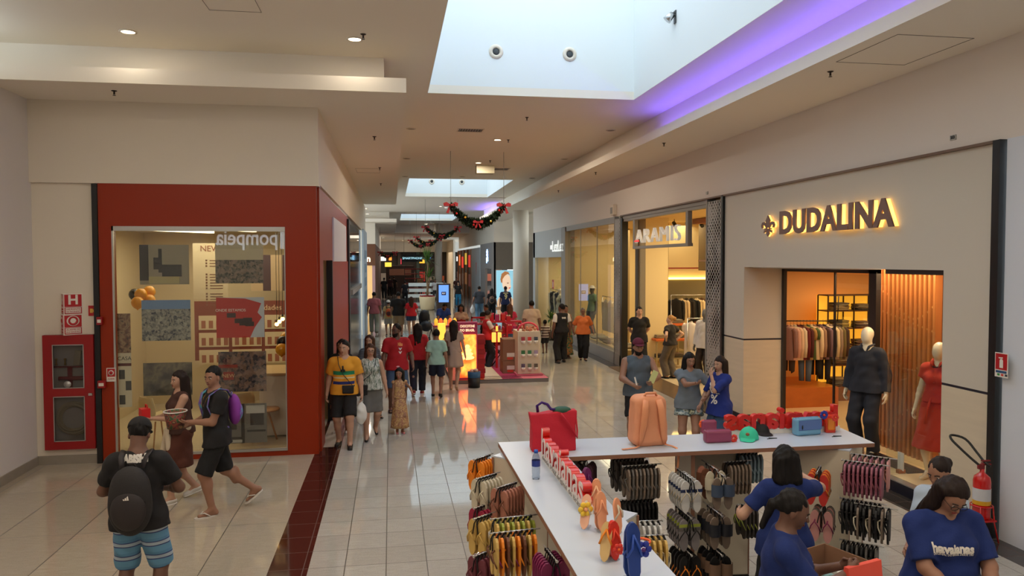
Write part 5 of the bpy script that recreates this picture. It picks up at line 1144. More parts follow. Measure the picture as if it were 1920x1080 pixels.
# ================================================================== PEOPLE: distance-field bodies meshed by surface nets
class Field:
    def __init__(s, lo, hi, h):
        s.h = h; s.lo = np.array(lo, float); n = np.ceil((np.array(hi) - s.lo) / h).astype(int) + 2
        s.n = n; s.F = np.full(tuple(n), 1.0, np.float32)
        s.ax = [s.lo[i] + h * np.arange(n[i]) for i in range(3)]
    def sub(s, lo, hi):
        a = [max(0, int((lo[i] - s.lo[i]) / s.h) - 1) for i in range(3)]; b = [min(s.n[i], int((hi[i] - s.lo[i]) / s.h) + 3) for i in range(3)]
        if any(b[i] <= a[i] for i in range(3)): return None, None
        sl = tuple(slice(a[i], b[i]) for i in range(3))
        g = np.stack(np.meshgrid(s.ax[0][sl[0]], s.ax[1][sl[1]], s.ax[2][sl[2]], indexing='ij'), -1)
        return sl, g
    def add(s, prim, k=.03, o=0.0):
        lo, hi = prim.bounds(); m = k + o + s.h * 2 + .01
        sl, g = s.sub(lo - m, hi + m)
        if sl is None: return
        d = prim.dist(g, o); f = s.F[sl]
        if k > 0:
            t = np.maximum(k - np.abs(f - d), 0) / k; s.F[sl] = np.minimum(f, d) - t * t * k * .25
        else: s.F[sl] = np.minimum(f, d)
    def carve(s, prim):
        lo, hi = prim.bounds(); sl, g = s.sub(lo - .03, hi + .03)
        if sl is None: return
        s.F[sl] = np.maximum(s.F[sl], -prim.dist(g, 0))
    def cut(s, p, n):
        p = np.array(p, float); n = np.array(n, float); n = n / np.linalg.norm(n)
        d = ((s.ax[0] - p[0]) * n[0])[:, None, None] + ((s.ax[1] - p[1]) * n[1])[None, :, None] + ((s.ax[2] - p[2]) * n[2])[None, None, :]
        s.F = np.maximum(s.F, d.astype(np.float32))
    def ripple(s, amp, kind='cloth'):
        x, y, z = s.ax[0][:, None, None], s.ax[1][None, :, None], s.ax[2][None, None, :]
        if kind == 'cloth': d = np.sin(31 * x + 17 * z + 9 * y) * np.sin(13 * z - 26 * y + 11 * x) + .6 * np.sin(47 * z + 23 * x - 31 * y) * np.sin(8 * z + 37 * y)
        else: d = np.sin(150 * x + 6 * np.sin(9 * z)) * .5 + np.sin(150 * y + 5 * np.sin(11 * z)) * .5 + .8 * np.sin(38 * x + 22 * y + 10 * z)
        s.F = (s.F + amp * d).astype(np.float32)
    def mesh(s):
        F = s.F; F[0] = 1; F[-1] = 1; F[:, 0] = 1; F[:, -1] = 1; F[:, :, 0] = 1; F[:, :, -1] = 1
        S = F < 0; n = F.shape
        cnt = np.zeros(F.size, np.float32); acc = np.zeros((F.size, 3), np.float32); st = (n[1] * n[2], n[2], 1)
        quads = []
        for ax in range(3):
            A = [slice(None)] * 3; B = [slice(None)] * 3; A[ax] = slice(0, -1); B[ax] = slice(1, None)
            cr = S[tuple(A)] != S[tuple(B)]
            idx = np.argwhere(cr)
            if not len(idx): continue
            i0 = idx @ np.array(st); i1 = i0 + st[ax]
            f0 = F.ravel()[i0]; f1 = F.ravel()[i1]; t = f0 / (f0 - f1)
            pos = idx.astype(np.float32); pos[:, ax] += t
            u, v = [(1, 2), (2, 0), (0, 1)][ax]
            cells = [i0, i0 - st[u], i0 - st[u] - st[v], i0 - st[v]]
            for c in cells:
                cnt += np.bincount(c, minlength=F.size).astype(np.float32)
                for j in range(3): acc[:, j] += np.bincount(c, pos[:, j], minlength=F.size).astype(np.float32)
            q = np.stack(cells, 1); neg = f0 > 0
            q[neg] = q[neg][:, ::-1]
            quads.append(q)
        if not quads: return np.zeros((0, 3)), np.zeros((0, 4), int)
        Q = np.concatenate(quads); used = np.unique(Q)
        mp = np.zeros(F.size, np.int64); mp[used] = np.arange(len(used))
        V = acc[used] / cnt[used][:, None] * s.h + s.lo
        return V, mp[Q]
class Cone:
    def __init__(s, a, b, ra, rb=None, sq=None, cuts=()):
        s.a = np.array(a, float); s.b = np.array(b, float); s.ra = ra; s.rb = ra if rb is None else rb; s.cuts = cuts
        s.sq = None if sq is None else (np.array(sq[0], float) / np.linalg.norm(sq[0]), sq[1])
    def bounds(s):
        r = max(s.ra, s.rb) * (1 if s.sq is None or s.sq[1] >= 1 else 1 / s.sq[1])
        return np.minimum(s.a, s.b) - r, np.maximum(s.a, s.b) + r
    def dist(s, g, o):
        p = g - s.a; ab = s.b - s.a
        t = np.clip((p @ ab) / max(1e-9, ab @ ab), 0, 1)
        q = p - t[..., None] * ab
        if s.sq is not None:
            n, k = s.sq; q = q + (q @ n)[..., None] * n * (k - 1)
        d = np.sqrt((q * q).sum(-1)) - (s.ra + (s.rb - s.ra) * t) - o
        for c, n in s.cuts: d = np.maximum(d, (g - np.array(c)) @ np.array(n))
        return d.astype(np.float32)
class Ell:
    def __init__(s, c, r, R=None, cuts=()):
        s.c = np.array(c, float); s.r = np.array(r, float); s.R = None if R is None else np.array(R); s.cuts = cuts
    def bounds(s):
        m = s.r if s.R is None else np.full(3, s.r.max()); return s.c - m, s.c + m
    def dist(s, g, o):
        q = g - s.c
        if s.R is not None: q = q @ s.R
        r = s.r + o
        k0 = np.sqrt(((q / r) ** 2).sum(-1)); k1 = np.sqrt(((q / r ** 2) ** 2).sum(-1)) + 1e-9
        d = k0 * (k0 - 1) / k1
        for c, n in s.cuts: d = np.maximum(d, (g - np.array(c)) @ np.array(n))
        return d.astype(np.float32)

def np_mesh(name, V, Q, m, parent, scale=1.0):
    me = bpy.data.meshes.new(name)
    me.vertices.add(len(V)); me.vertices.foreach_set('co', (V * scale).astype(np.float32).ravel())
    me.loops.add(len(Q) * 4); me.loops.foreach_set('vertex_index', Q.astype(np.int32).ravel())
    me.polygons.add(len(Q)); me.polygons.foreach_set('loop_start', np.arange(0, len(Q) * 4, 4, dtype=np.int32)); me.polygons.foreach_set('use_smooth', np.ones(len(Q), bool))
    me.update(calc_edges=True); me.validate()
    return link(name, me, m, parent)
def rotz(a): return np.array([[math.cos(a), -math.sin(a), 0], [math.sin(a), math.cos(a), 0], [0, 0, 1]])
def rotx(a): return np.array([[1, 0, 0], [0, math.cos(a), -math.sin(a)], [0, math.sin(a), math.cos(a)]])
def roty(a): return np.array([[math.cos(a), 0, math.sin(a)], [0, 1, 0], [-math.sin(a), 0, math.cos(a)]])
def unit(v): v = np.array(v, float); return v / max(1e-9, np.linalg.norm(v))
def ik(A, T, l1, l2, pole):
    A = np.array(A, float); d = np.array(T, float) - A; L = min(np.linalg.norm(d), (l1 + l2) * .998); L = max(L, abs(l1 - l2) + .01)
    u = unit(d); a = (l1 * l1 - l2 * l2 + L * L) / (2 * L); h = math.sqrt(max(0, l1 * l1 - a * a))
    p = np.array(pole, float); p = unit(p - u * (p @ u))
    return A + u * a + p * h, A + u * L
SKIN = {'fair': (204, 164, 142), 'light': (184, 142, 118), 'tan': (150, 108, 86), 'brown': (108, 74, 58), 'dark': (88, 56, 42)}
HAIRC = {'black': (18, 14, 13), 'dark': (34, 22, 18), 'brown': (64, 40, 28), 'chestnut': (92, 56, 36), 'blonde': (170, 126, 76), 'grey': (120, 112, 104)}
def skin_mat(k):
    return mat('skin_' + k, SKIN[k], .55, var=.05, scale=14) if k in SKIN else MATS[k]
VOX = {0: .0085, 1: .012, 2: .017, 3: .026}
def person(label, x, y, H=1.7, face=0, lod=2, sex='m', w=1.0, skin='tan', hair='short', hairc='dark', lean=0, twist=0, hyaw=0, hpitch=0, hroll=0,
           feet=((-.1, 0), (.1, 0)), hands=(None, None), poles=(None, None), curl=.45, palm=(None, None), top=None, bottom=None, shoe=None, hat=None, beard=False, glasses=False,
           hs=1.0, name='person', cat='person', group=None, extras=None, face_on=True, z=0, lift=(0, 0), bust=None, featc=None):
    """feet: (x, y) of left and right foot; hands: wrist points; all in a 1.75 m body facing +Y"""
    S = H / 1.75; t = thing(name, label, cat, (x, y, z), face, group)
    hv = VOX[lod] / S; P = {}
    Ru = rotz(twist) @ rotx(-lean); piv = np.array([0, 0, .97])
    U = lambda p: piv + Ru @ (np.array(p, float) - piv)
    f = sex == 'f'
    sw = (.155 if f else .178) * (.5 + .5 * w)
    hipx = .09
    tor = [Ell(U((0, 0, .955)), (.165 * w if f else .150 * w, .118 * w, .115)), Ell(U((0, .012 * w, 1.09)), ((.125 if f else .142) * w, (.098 + .05 * max(0, w - 1)) * w, .13), Ru),
           Ell(U((0, .0, 1.27)), ((.142 if f else .168) * (.4 + .6 * w), .108 * w, .16), Ru), Cone(U((-sw + .03, -.008, 1.388)), U((0, -.012, 1.425)), .050, .055), Cone(U((sw - .03, -.008, 1.388)), U((0, -.012, 1.425)), .050, .055)]
    bs = bust if bust is not None else (1.0 if f else 0)
    if bs:
        for k in (-1, 1): tor.append(Ell(U((k * .068, .085 * w, 1.265)), (.058 * bs, .05 * bs, .058 * bs)))
    neck = [Cone(U((0, -.015, 1.42)), U((0, .004, 1.545)), .070 if not f else .058, .058 if not f else .049)]
    # head
    Rh = Ru @ rotz(hyaw) @ rotx(-hpitch) @ roty(hroll); np0 = U((0, 0, 1.512))
    hsc = hs * (1.0 if not f else .97)
    HD = lambda p: np0 + Rh @ (np.array(p, float) * hsc)
    he = lambda c, r: Ell(HD(c), np.array(r) * hsc, Rh)
    head = [he((0, -.004, .125), (.076, .094, .094)), he((0, .03, .052), (.052, .06, .058)), he((0, .055, .085), (.056, .04, .06))]
    feat = [Cone(HD((0, .096, .092)), HD((0, .113, .062)), .007 * hsc, .0115 * hsc), Cone(HD((-.028, .088, .112)), HD((.028, .088, .112)), .008 * hsc), he((0, .087, .03), (.022, .012, .012)), he((0, .078, .002), (.018, .016, .014))]
    for k in (-1, 1): feat.append(he((k * .077, .0, .08), (.009, .017, .028)))
    # limbs
    r_ = .5 + .5 * w; fm = .88 if f else 1.0
    arms = []; P['arms'] = arms
    for i, k in enumerate((-1, 1)):
        sh = U((k * sw, -.008, 1.378)); T = hands[i] if hands[i] is not None else (k * (.27 + .08 * (w - 1)), .03, .86)
        pole = poles[i] if poles[i] is not None else (k * .35, -1, -.1)
        e, wr = ik(sh, T, .285, .25, pole); arms.append((sh, e, wr))
    legs = []
    for i, k in enumerate((-1, 1)):
        hp = np.array((k * hipx, 0, .90)); fx, fy = feet[i][0], feet[i][1]; lf = lift[i]
        ank = np.array((fx, fy, .085 + lf)); kn, an = ik(hp, ank, .43, .43, (k * .12, 1, 0)); legs.append((hp, kn, an, lf))
    P['legs'] = legs
    ra = [.052 * r_ * fm, .041 * r_ * fm, .027 * r_ * fm]
    armU = [Cone(a[0], a[1], ra[0], ra[1]) for a in arms]; armL = [Cone(a[1], a[2], ra[1] * .98, ra[2]) for a in arms]
    armF = [Ell(a[1] + (a[2] - a[1]) * .28, (.043 * r_ * fm,) * 3) for a in arms]
    rl = [.088 * r_ * (1.05 if f else 1), .058 * r_, .037 * r_]
    legU = [Cone(l[0], l[1], rl[0], rl[1]) for l in legs]; legL = [Cone(l[1], l[2], rl[1] * .95, rl[2]) for l in legs]
    calf = [Ell(l[1] + (l[2] - l[1]) * .3 + np.array((0, -.018, 0)), (.052 * r_, .056 * r_, .11)) for l in legs]
    feetp = []; toes = []
    for i, l in enumerate(legs):
        an = l[2]; yaw = feet[i][2] if len(feet[i]) > 2 else (-.12, .12)[i] * -1
        d = rotz(yaw) @ np.array((0, 1, 0)); pit = min(1.1, l[3] * 5.5); d = d * math.cos(pit) + np.array((0, 0, -math.sin(pit)))
        up = unit(np.cross(np.cross(d, (0, 0, 1)), d)); heel = an - up * .045 - d * .035; toe = an - up * .06 + d * .145
        feetp += [Cone(an, heel, .036, .032), Cone(heel, toe, .033, .022, sq=((0, 0, 1), 1.0)), Cone(an, an + d * .08 - up * .045, .034, .028)]
        toes.append((heel, toe, d, up, an))
    pts = [a[j] for a in arms for j in range(3)] + [np0, HD((0, 0, .24)), HD((0, .12, .1)), HD((0, -.11, .1)), np.array((-.24, -.2, .0)), np.array((.24, .22, 1.0))] + [q for l in legs for q in l[:3]] + [tt[1] for tt in toes] + [tt[0] for tt in toes]
    lo = np.min(pts, 0) - .14; hi = np.max(pts, 0) + .14; lo[2] = min(0, lo[2] + .1) - .02
    F = Field(lo, hi, hv)
    for p in tor: F.add(p, .07)
    for p in legU + legL: F.add(p, .045)
    for p in calf: F.add(p, .03)
    for p in feetp: F.add(p, .02)
    for p in armU + armL: F.add(p, .03)
    for p in armF: F.add(p, .02)
    for p in neck: F.add(p, .04)
    for p in head: F.add(p, .03)
    if face_on and lod < 3:
        for p in feat: F.add(p, .012)
        if lod < 2:
            for k in (-1, 1): F.carve(he((k * .031, .1, .092), (.014, .012, .009)))
    V, Q = F.mesh(); allV = [V]; allQ = [Q]; off = len(V)
    # hands, finer, in the same mesh
    vh = {0: .0048, 1: .0062, 2: .0085, 3: .013}[lod] / S
    hsz = (.93 if f else 1.0) * (1 if H > 1.4 else 1.1); P['hand'] = []
    for i, k in enumerate((-1, 1)):
        e, wr = arms[i][1], arms[i][2]; fd = unit(wr - e)
        n = np.array(palm[i], float) if palm[i] is not None else Ru @ np.array((-k, 0, 0))
        n = unit(n - fd * (n @ fd)); s_ = np.cross(fd, n) * k
        cl = curl[i] if isinstance(curl, (tuple, list)) else curl
        pc = wr + fd * .045 * hsz; pr = [Cone(wr - fd * .02, wr + fd * .02, .026 * hsz, .024 * hsz), Cone(wr + fd * .02 + s_ * .014, wr + fd * .075 * hsz + s_ * .022, .017 * hsz, .015 * hsz), Cone(wr + fd * .02 - s_ * .014, wr + fd * .07 * hsz - s_ * .024, .017 * hsz, .013 * hsz), Cone(wr + fd * .03, wr + fd * .075 * hsz, .018 * hsz, .014 * hsz)]
        fing = []
        for j, (sx, L) in enumerate(((.029, .070), (.010, .080), (-.010, .075), (-.029, .058))):
            b = wr + fd * (.078 - .004 * abs(j - 1)) * hsz + s_ * sx * hsz; a0 = cl * (.75 + .1 * j); d = fd; q = b; r = .0092 * hsz
            for m_, fr in enumerate((.45, .32, .23)):
                ang = a0 * (.9 + .35 * m_) if m_ == 0 else a0 * 1.15
                dd = d * math.cos(ang) + np.cross(np.cross(fd, n) * 1.0, d) * 0
                ax_ = unit(np.cross(fd, n)); c_, s2 = math.cos(ang), math.sin(ang)
                d = d * c_ + np.cross(ax_, d) * s2 + ax_ * (ax_ @ d) * (1 - c_)
                q2 = q + d * L * fr * hsz; fing.append((q, q2, r, r * .88)); q = q2; r *= .88
        tb = wr + fd * .02 * hsz + s_ * .024 * hsz; t1 = tb + unit(fd * .75 + s_ * .65 + n * .25) * .036 * hsz; t2 = t1 + unit(fd * .9 + s_ * (.35 - .4 * cl) + n * (.2 + .5 * cl)) * .032 * hsz
        pts = np.array([q for a in fing for q in a[:2]] + [tb, t1, t2, wr - fd * .04]); G = Field(pts.min(0) - .03, pts.max(0) + .03, vh)
        for p in pr: G.add(p, .015)
        for a in fing: G.add(Cone(*a), .0035)
        G.add(Cone(tb, t1, .0125 * hsz, .0105 * hsz), .008); G.add(Cone(t1, t2, .0105 * hsz, .0085 * hsz), .003)
        Vh, Qh = G.mesh(); allV.append(Vh); allQ.append(Qh + off); off += len(Vh); P['hand'].append((wr, fd, n, s_))
    np_mesh('body', np.concatenate(allV), np.concatenate(allQ), skin_mat(skin), t, S)
    def garment(nm, prims, m, k=.04, cuts=(), vox=None, o=0, carve=()):
        bl = [p.bounds() for p in prims]; lo = np.min([b[0] for b in bl], 0) - .05; hi = np.max([b[1] for b in bl], 0) + .05
        G = Field(lo, hi, vox or hv)
        for p in prims: G.add(p, k, o)
        for p in carve: G.carve(p)
        if nm in ('hair', 'beard'): G.ripple(.0055, 'hair')
        elif nm in ('shirt', 'trousers', 'shorts', 'skirt', 'vest', 'dress'): G.ripple(.0045)
        for c in cuts: G.cut(*c)
        V, Q = G.mesh()
        return np_mesh(nm, V, Q, m, t, S) if len(V) else None
    og = .010 + hv * .35
    out = {'root': t, 'P': P, 'S': S, 'U': U, 'HD': HD, 'arms': arms, 'legs': legs, 'Ru': Ru, 'garment': garment, 'hand': P['hand'], 'he': he}
    # bottoms
    if bottom:
        kind, m = bottom[0], bottom[1]
        ln = bottom[2] if len(bottom) > 2 else {'shorts': .8, 'pants': 1}.get(kind, .5)
        pel = [Ell((0, 0, .955), (.165 * w if f else .150 * w, .118 * w, .115))]
        if kind == 'shorts':
            pr = list(pel)
            for l in legs:
                u = unit(l[1] - l[0]); end = l[0] + (l[1] - l[0]) * ln; r1 = rl[0] + (rl[1] - rl[0]) * ln + .028
                if ln > 1: end = l[1] + (l[2] - l[1]) * (ln - 1)
                pr.append(Cone(l[0], end, rl[0] + .004, r1, cuts=((end, u),)))
                if ln < .5: pr.append(Cone(l[0] + np.array((0, 0, .03)), end, rl[0] + .004, r1 + .01, cuts=((end, u),)))
            out['shorts'] = garment('shorts', pr, m, .03, ((U((0, 0, 1.05)), Ru @ np.array((0, 0, 1))),), o=og)
        elif kind == 'pants':
            pr = list(pel); wd = bottom[3] if len(bottom) > 3 else .012
            for l in legs:
                u = unit(l[2] - l[1]); end = l[2] + u * .0; pr += [Cone(l[0], l[1], rl[0], rl[1] + wd * .6), Cone(l[1], end, rl[1] + wd * .6, rl[2] + wd + .008, cuts=((end, u),))]
            out['pants'] = garment('trousers', pr, m, .03, ((U((0, 0, 1.05)), Ru @ np.array((0, 0, 1))),), o=og + .006)
        elif kind == 'skirt':
            zb = ln; wd = bottom[3] if len(bottom) > 3 else .2
            mx_ = sum(l[1][1] for l in legs) / 2 * .3
            pr = pel + [Cone((0, 0, 1.0), (0, mx_, zb), .125 * w, wd, sq=((0, 1, 0), 1.25), cuts=(((0, 0, zb), (0, 0, -1)),))]
            pr += [Cone(l[0], l[0] + (l[1] - l[0]) * .9, rl[0] + .012, rl[1] + .02) for l in legs]
            out['skirt'] = garment('skirt', pr, m, .03, ((U((0, 0, 1.06)), Ru @ np.array((0, 0, 1))), ((0, 0, zb), (0, 0, -1))), o=og)
    if top:
        kind, m = top[0], top[1]; hem = top[2] if len(top) > 2 else .86; sl = {'tee': .62, 'tank': 0, 'long': 1.9, 'vest': 0, 'cap': .3}[kind]
        if len(top) > 3: sl = top[3]
        pr = list(tor) + [Cone(U((0, 0, 1.1)), U((0, .0, hem)), .14 * w, (.178 if f else .168) * w if hem > .7 else .19 * w, sq=((0, 1, 0), 1.25), cuts=((U((0, 0, hem)), Ru @ np.array((0, 0, -1))),))]
        if hem < .93:
            for l in legs: pr.append(Cone(l[0] + np.array((0, 0, .04)), l[0] + (l[1] - l[0]) * max(.12, min(1, (.92 - hem) / .4)), rl[0] + .022, rl[0] + .03))
        for i, a in enumerate(arms):
            if sl <= 0:
                continue
            u = unit(a[1] - a[0]); end = a[0] + (a[1] - a[0]) * min(sl, 1)
            pr.append(Cone(a[0], end, ra[0] + .004, (ra[0] + (ra[1] - ra[0]) * min(sl, 1)) + .012, cuts=((end, u),) if sl <= 1 else ()))
            if sl > 1:
                u = unit(a[2] - a[1]); end = a[1] + (a[2] - a[1]) * (sl - 1); pr.append(Cone(a[1], end, ra[1] + .008, ra[2] + .014, cuts=((end, u),)))
        nz = Ru @ unit((0, .22, 1))
        cuts = [(U((0, 0, 1.472)), nz), (U((0, 0, hem)), Ru @ np.array((0, 0, -1)))]
        carve = []
        if kind in ('tank',):
            for i, k in enumerate((-1, 1)): cuts.append((U((k * (sw - .005), 0, 1.3)), Ru @ np.array((k, 0, .12))))
        carve.append(Ell(U((0, .115, 1.475)), (.06, .085, .05), Ru))
        out['top'] = garment('shirt' if kind != 'vest' else 'vest', pr, m, .045, cuts, o=og + .003, carve=carve)
        if kind == 'vest' and len(top) > 4:
            pr = []
            for a in arms:
                u = unit(a[1] - a[0]); end = a[0] + (a[1] - a[0]) * .65; pr.append(Cone(a[0], end, ra[0] + .006, ra[1] + .014, cuts=((end, u),)))
            pr.append(Cone(U((0, -.015, 1.40)), U((0, 0, 1.47)), .072, .062, cuts=((U((0, 0, 1.475)), Ru @ np.array((0, 0, 1))),)))
            garment('shirt', pr, top[4], .02, o=og * .8)
    # shoes
    if shoe:
        kind, m = shoe[0], shoe[1]
        for i, (heel, toe, d, up, an) in enumerate(toes):
            if kind == 'flipflop':
                q = MB(); side = np.cross(d, up); c0 = heel - up * .031 - d * .01; pts = []
                for u in range(20):
                    a = 2 * PI * u / 20; yy = .115 + .13 * math.sin(a); xx = .046 * math.cos(a) * (1 + .12 * math.sin(a)); pts.append((xx, yy))
                M = Matrix([[side[j], d[j], up[j], c0[j]] for j in range(3)] + [[0, 0, 0, 1]])
                q.prism(pts, -.014, .004, M)
                o = q.build('sandal_sole', m, t); o.data.transform(Matrix.Scale(S, 4))
                q = MB(); tp = toe + up * .0 - d * .01
                for k in (-1, 1): q.tube([tp + up * .02, tp + up * .035 - d * .04 + side * k * .03, heel + d * .07 + side * k * .045 - up * .02], .007, 6)
                o = q.build('strap', shoe[2] if len(shoe) > 2 else m, t); o.data.transform(Matrix.Scale(S, 4))
            else:
                hgt = .02 if kind == 'flat' else .03
                pr = [Cone(heel, toe - up * .004, .042, .036), Cone(an - up * .035, heel + d * .06, .045, .042)] if kind != 'flat' else [Cone(heel, toe, .040, .033)]
                bt = an - up * .088
                garment('shoe', pr, m, .02, ((heel - up * .042, -up),) + (((an - up * (.02 if kind != 'flat' else .045), up),)), vox=min(hv, .013))
                if kind == 'sneaker':
                    garment('sole', [Cone(heel - up * .02, toe - up * .02, .046, .04)], shoe[2] if len(shoe) > 2 else SW, .0, ((heel - up * .047, -up), (heel - up * .024, up)), vox=min(hv, .013))
    # hair
    if hair and hair != 'bald':
        hm = mat('hair_' + hairc, HAIRC[hairc], .6, bump=.5, bscale=60, stretch=(1, 1, .15), var=.25, scale=30, spec=.25)
        hvx = min(hv, .012 / S if lod < 3 else hv); n1 = Rh @ unit((0, 1, -1.15)); n2 = Rh @ np.array((0, 0, -1))
        pr = [he((0, -.012, .132), (.086, .100, .097))]
        cuts = [(HD((0, .058, .142)), n1)]
        base = garment
        if hair == 'short':
            base('hair', pr, hm, .02, cuts + [(HD((0, 0, .062)), n2)], vox=hvx)
        elif hair in ('long', 'bob', 'pony', 'bun', 'shoulder'):
            capc = tuple((c, n) for c, n in cuts)
            P1 = [Ell(HD((0, -.012, .132)), np.array((.090, .104, .100)) * hsc, Rh, cuts=capc)]
            if hair == 'long' or hair == 'shoulder' or hair == 'bob':
                L = {'long': -.30, 'shoulder': -.13, 'bob': -.06}[hair]
                for k in (-1, 0, 1): P1.append(Cone(HD((k * .045, -.055, .1)), U((k * .055, -.095 - .02 * w, 1.56 + L + .03 * k)) if hair == 'long' else HD((k * .055, -.05, L)), .056 * hsc, .03 * hsc if hair == 'long' else .04 * hsc))
                for k in (-1, 1): P1 += [Cone(HD((k * .070, .0, .14)), HD((k * .080, -.005, max(L, -.16))), .034 * hsc, .032 * hsc), Cone(HD((k * .070, -.04, .14)), HD((k * .075, -.05, max(L, -.2))), .036 * hsc, .04 * hsc)]
            if hair == 'pony':
                P1 += [Cone(HD((0, -.09, .11)), HD((0, -.125, .08)), .032, .028), Cone(HD((0, -.125, .08)), HD((.0, -.13, -.08)), .032, .02)]
            if hair == 'bun': P1.append(he((0, -.12, .13), (.05, .045, .05)))
            lowcut = [] if hair not in ('pony', 'bun') else []
            if hair in ('pony', 'bun'): P1[0] = Ell(HD((0, -.012, .132)), np.array((.086, .100, .097)) * hsc, Rh, cuts=capc + ((HD((0, 0, .07)), n2),))
            base('hair', P1, hm, .025, vox=hvx)
    if beard:
        garment('beard', [he((0, .034, .038), (.063, .069, .062)), he((0, .05, -.004), (.048, .05, .036))], mat('hair_black', HAIRC['black'], .5), .02, ((HD((0, .0, .064)), Rh @ unit((0, .35, 1))), (HD((0, -.01, 0)), Rh @ np.array((0, -1, 0)))), vox=min(hv, .009))
    if hat:
        kind, m = hat[0], hat[1]; back = hat[2] if len(hat) > 2 else False
        s1 = -1 if back else 1
        c = [Ell(HD((0, -.008, .145)), np.array((.092, .107, .096)) * hsc, Rh, cuts=((HD((0, 0, .138)), Rh @ np.array((0, 0, -1))),))]
        cp_ = garment('cap', c, m, .0, vox=min(hv, .011))
        q = Ell(HD((0, s1 * .10, .142)), np.array((.075, .085, .012)) * hsc, Rh, cuts=((HD((0, s1 * .07, .14)), Rh @ np.array((0, -s1, 0))),))
        pk = garment('cap_peak', [q], m, .0, vox=min(hv, .007)); pk.parent = cp_
    if face_on and lod < 3:
        ey = MB(); ir = MB(); br = MB(); RM3 = Matrix([list(r) for r in Rh])
        for k in (-1, 1):
            c = HD((k * .031, .0845, .093)); ey.ell(Vector(c), .0108 * hsc, 10)
            c2 = HD((k * .031, .0925, .092)); ir.ell(Vector(c2), (.0068 * hsc, .004 * hsc, .0068 * hsc), 8, RM3)
            br.tube([Vector(HD((k * .014, .099, .113))), Vector(HD((k * .034, .097, .119))), Vector(HD((k * .05, .086, .113)))], .0042 * hsc, 6)
        for q, nm, m in ((ey, 'eyes', mat('eye_white', (214, 204, 196), .3)), (ir, 'irises', mat('eye_dark', (30, 18, 14), .2)), (br, 'eyebrows', mat('hair_brow', (34, 24, 20), .7))):
            o = q.build(nm, m, t); o.data.transform(Matrix.Scale(S, 4))
        q = MB(); q.ell(Vector(HD((0, .0975, .033))), (.023 * hsc, .005 * hsc, .005 * hsc), 10, RM3); q.ell(Vector(HD((0, .0965, .0265))), (.019 * hsc, .005 * hsc, .006 * hsc), 10, RM3)
        o = q.build('mouth', mat('lip_' + ('f' if f else 'm'), (150, 62, 58) if f else (128, 72, 62), .45), t); o.data.transform(Matrix.Scale(S, 4))
    if glasses:
        q = MB()
        for k in (-1, 1):
            q.tube([Vector(HD((k * .033 + .026 * math.cos(a * PI / 7), .108, .09 + .018 * math.sin(a * PI / 7)))) for a in range(14)], .0022, 5, True)
            q.tube([Vector(HD((k * .059, .106, .095))), Vector(HD((k * .08, 0, .09)))], .002, 4)
        q.tube([Vector(HD((-.008, .11, .095))), Vector(HD((.008, .11, .095)))], .002, 4)
        o = q.build('glasses', BLACKM, t); o.data.transform(Matrix.Scale(S, 4))
    if extras: extras(out)
    return out
def world(out, p):
    """a point in the 1.75 m body frame -> the hall"""
    r = out['root']; c, s = math.cos(r.rotation_euler.z), math.sin(r.rotation_euler.z); q = np.array(p, float) * out['S']
    return Vector((r.location.x + c * q[0] - s * q[1], r.location.y + s * q[0] + c * q[1], r.location.z + q[2]))
def decal(out, obj, txt, cx_, cz_, size, m, back=False, width=None, off=.004, name='printed_lettering', angle=0, mesh=None, offset=.004):
    """lettering laid onto the cloth: each vertex dropped onto the garment from front or behind"""
    if obj is None: return
    me = mesh or text_mesh(txt, size, 0, offset)
    S = out['S']; bvh = BVHTree.FromPolygons([v.co.copy() for v in obj.data.vertices], [p.vertices[:] for p in obj.data.polygons])
    if width:
        xs = [v.co.x for v in me.vertices]; k = width / max(1e-6, max(xs) - min(xs))
        for v in me.vertices: v.co.x *= k
    bm = bmesh.new(); bm.from_mesh(me); bmesh.ops.triangulate(bm, faces=bm.faces)
    for _ in range(2):
        es = [e for e in bm.edges if e.calc_length() > .02 * max(1, size * 5)]
        if es: bmesh.ops.subdivide_edges(bm, edges=es, cuts=1); bmesh.ops.triangulate(bm, faces=bm.faces)
    sg = -1 if back else 1
    for v in bm.verts:
        a = v.co.x * math.cos(angle) - v.co.y * math.sin(angle); b = v.co.x * math.sin(angle) + v.co.y * math.cos(angle)
        X = (cx_ - sg * a) * 1.0; Z = cz_ + b
        hit = bvh.ray_cast(Vector((X * S, sg * 2, Z * S)), Vector((0, -sg, 0)))
        v.co = Vector((X * S, (hit[0].y if hit[0] else sg * .12 * S) + sg * off, Z * S))
    bm.to_mesh(me); bm.free(); me.materials.clear()
    return link(name, me, m, out['root'])
# ================================================================== THE PEOPLE IN THE HALL
def CL(n, c, **k): return mat('cloth_' + n, c, .88, bump=.15, bscale=90, **k)
BLACK_C = CL('black', (24, 22, 24)); WHITE_C = CL('white', (214, 210, 204)); NAVY_C = CL('navy', (30, 34, 50)); REDC = CL('red', (172, 26, 34))
JEAN = CL('jeans', (64, 84, 112)); LJEAN = CL('light_jeans', (92, 128, 156)); GREYC = CL('grey', (92, 90, 88)); BLUEC = CL('royal_blue', (14, 38, 100))
SHOEB = mat('shoe_black', (20, 18, 18), .5); SHOEW = mat('shoe_white', (206, 200, 190), .5)
KHAKI = CL('khaki', (150, 128, 98))
PRW = mat('print_white_cloth', (222, 216, 208), .8)
def own(out, nm, lab, cat, p):
    return thing(nm, lab, cat, p, out['root'].rotation_euler.z)
def shift_mesh(o, t):
    o.data.transform(Matrix.Translation(-t.location)); return o
def world_obj(q, name, m, t):
    """mesh drawn in hall coordinates, hung under thing t"""
    R = Matrix.Translation(t.location) @ Matrix.Rotation(t.rotation_euler.z, 4, 'Z')
    o = q.build(name, m, t); o.data.transform(R.inverted()); return o

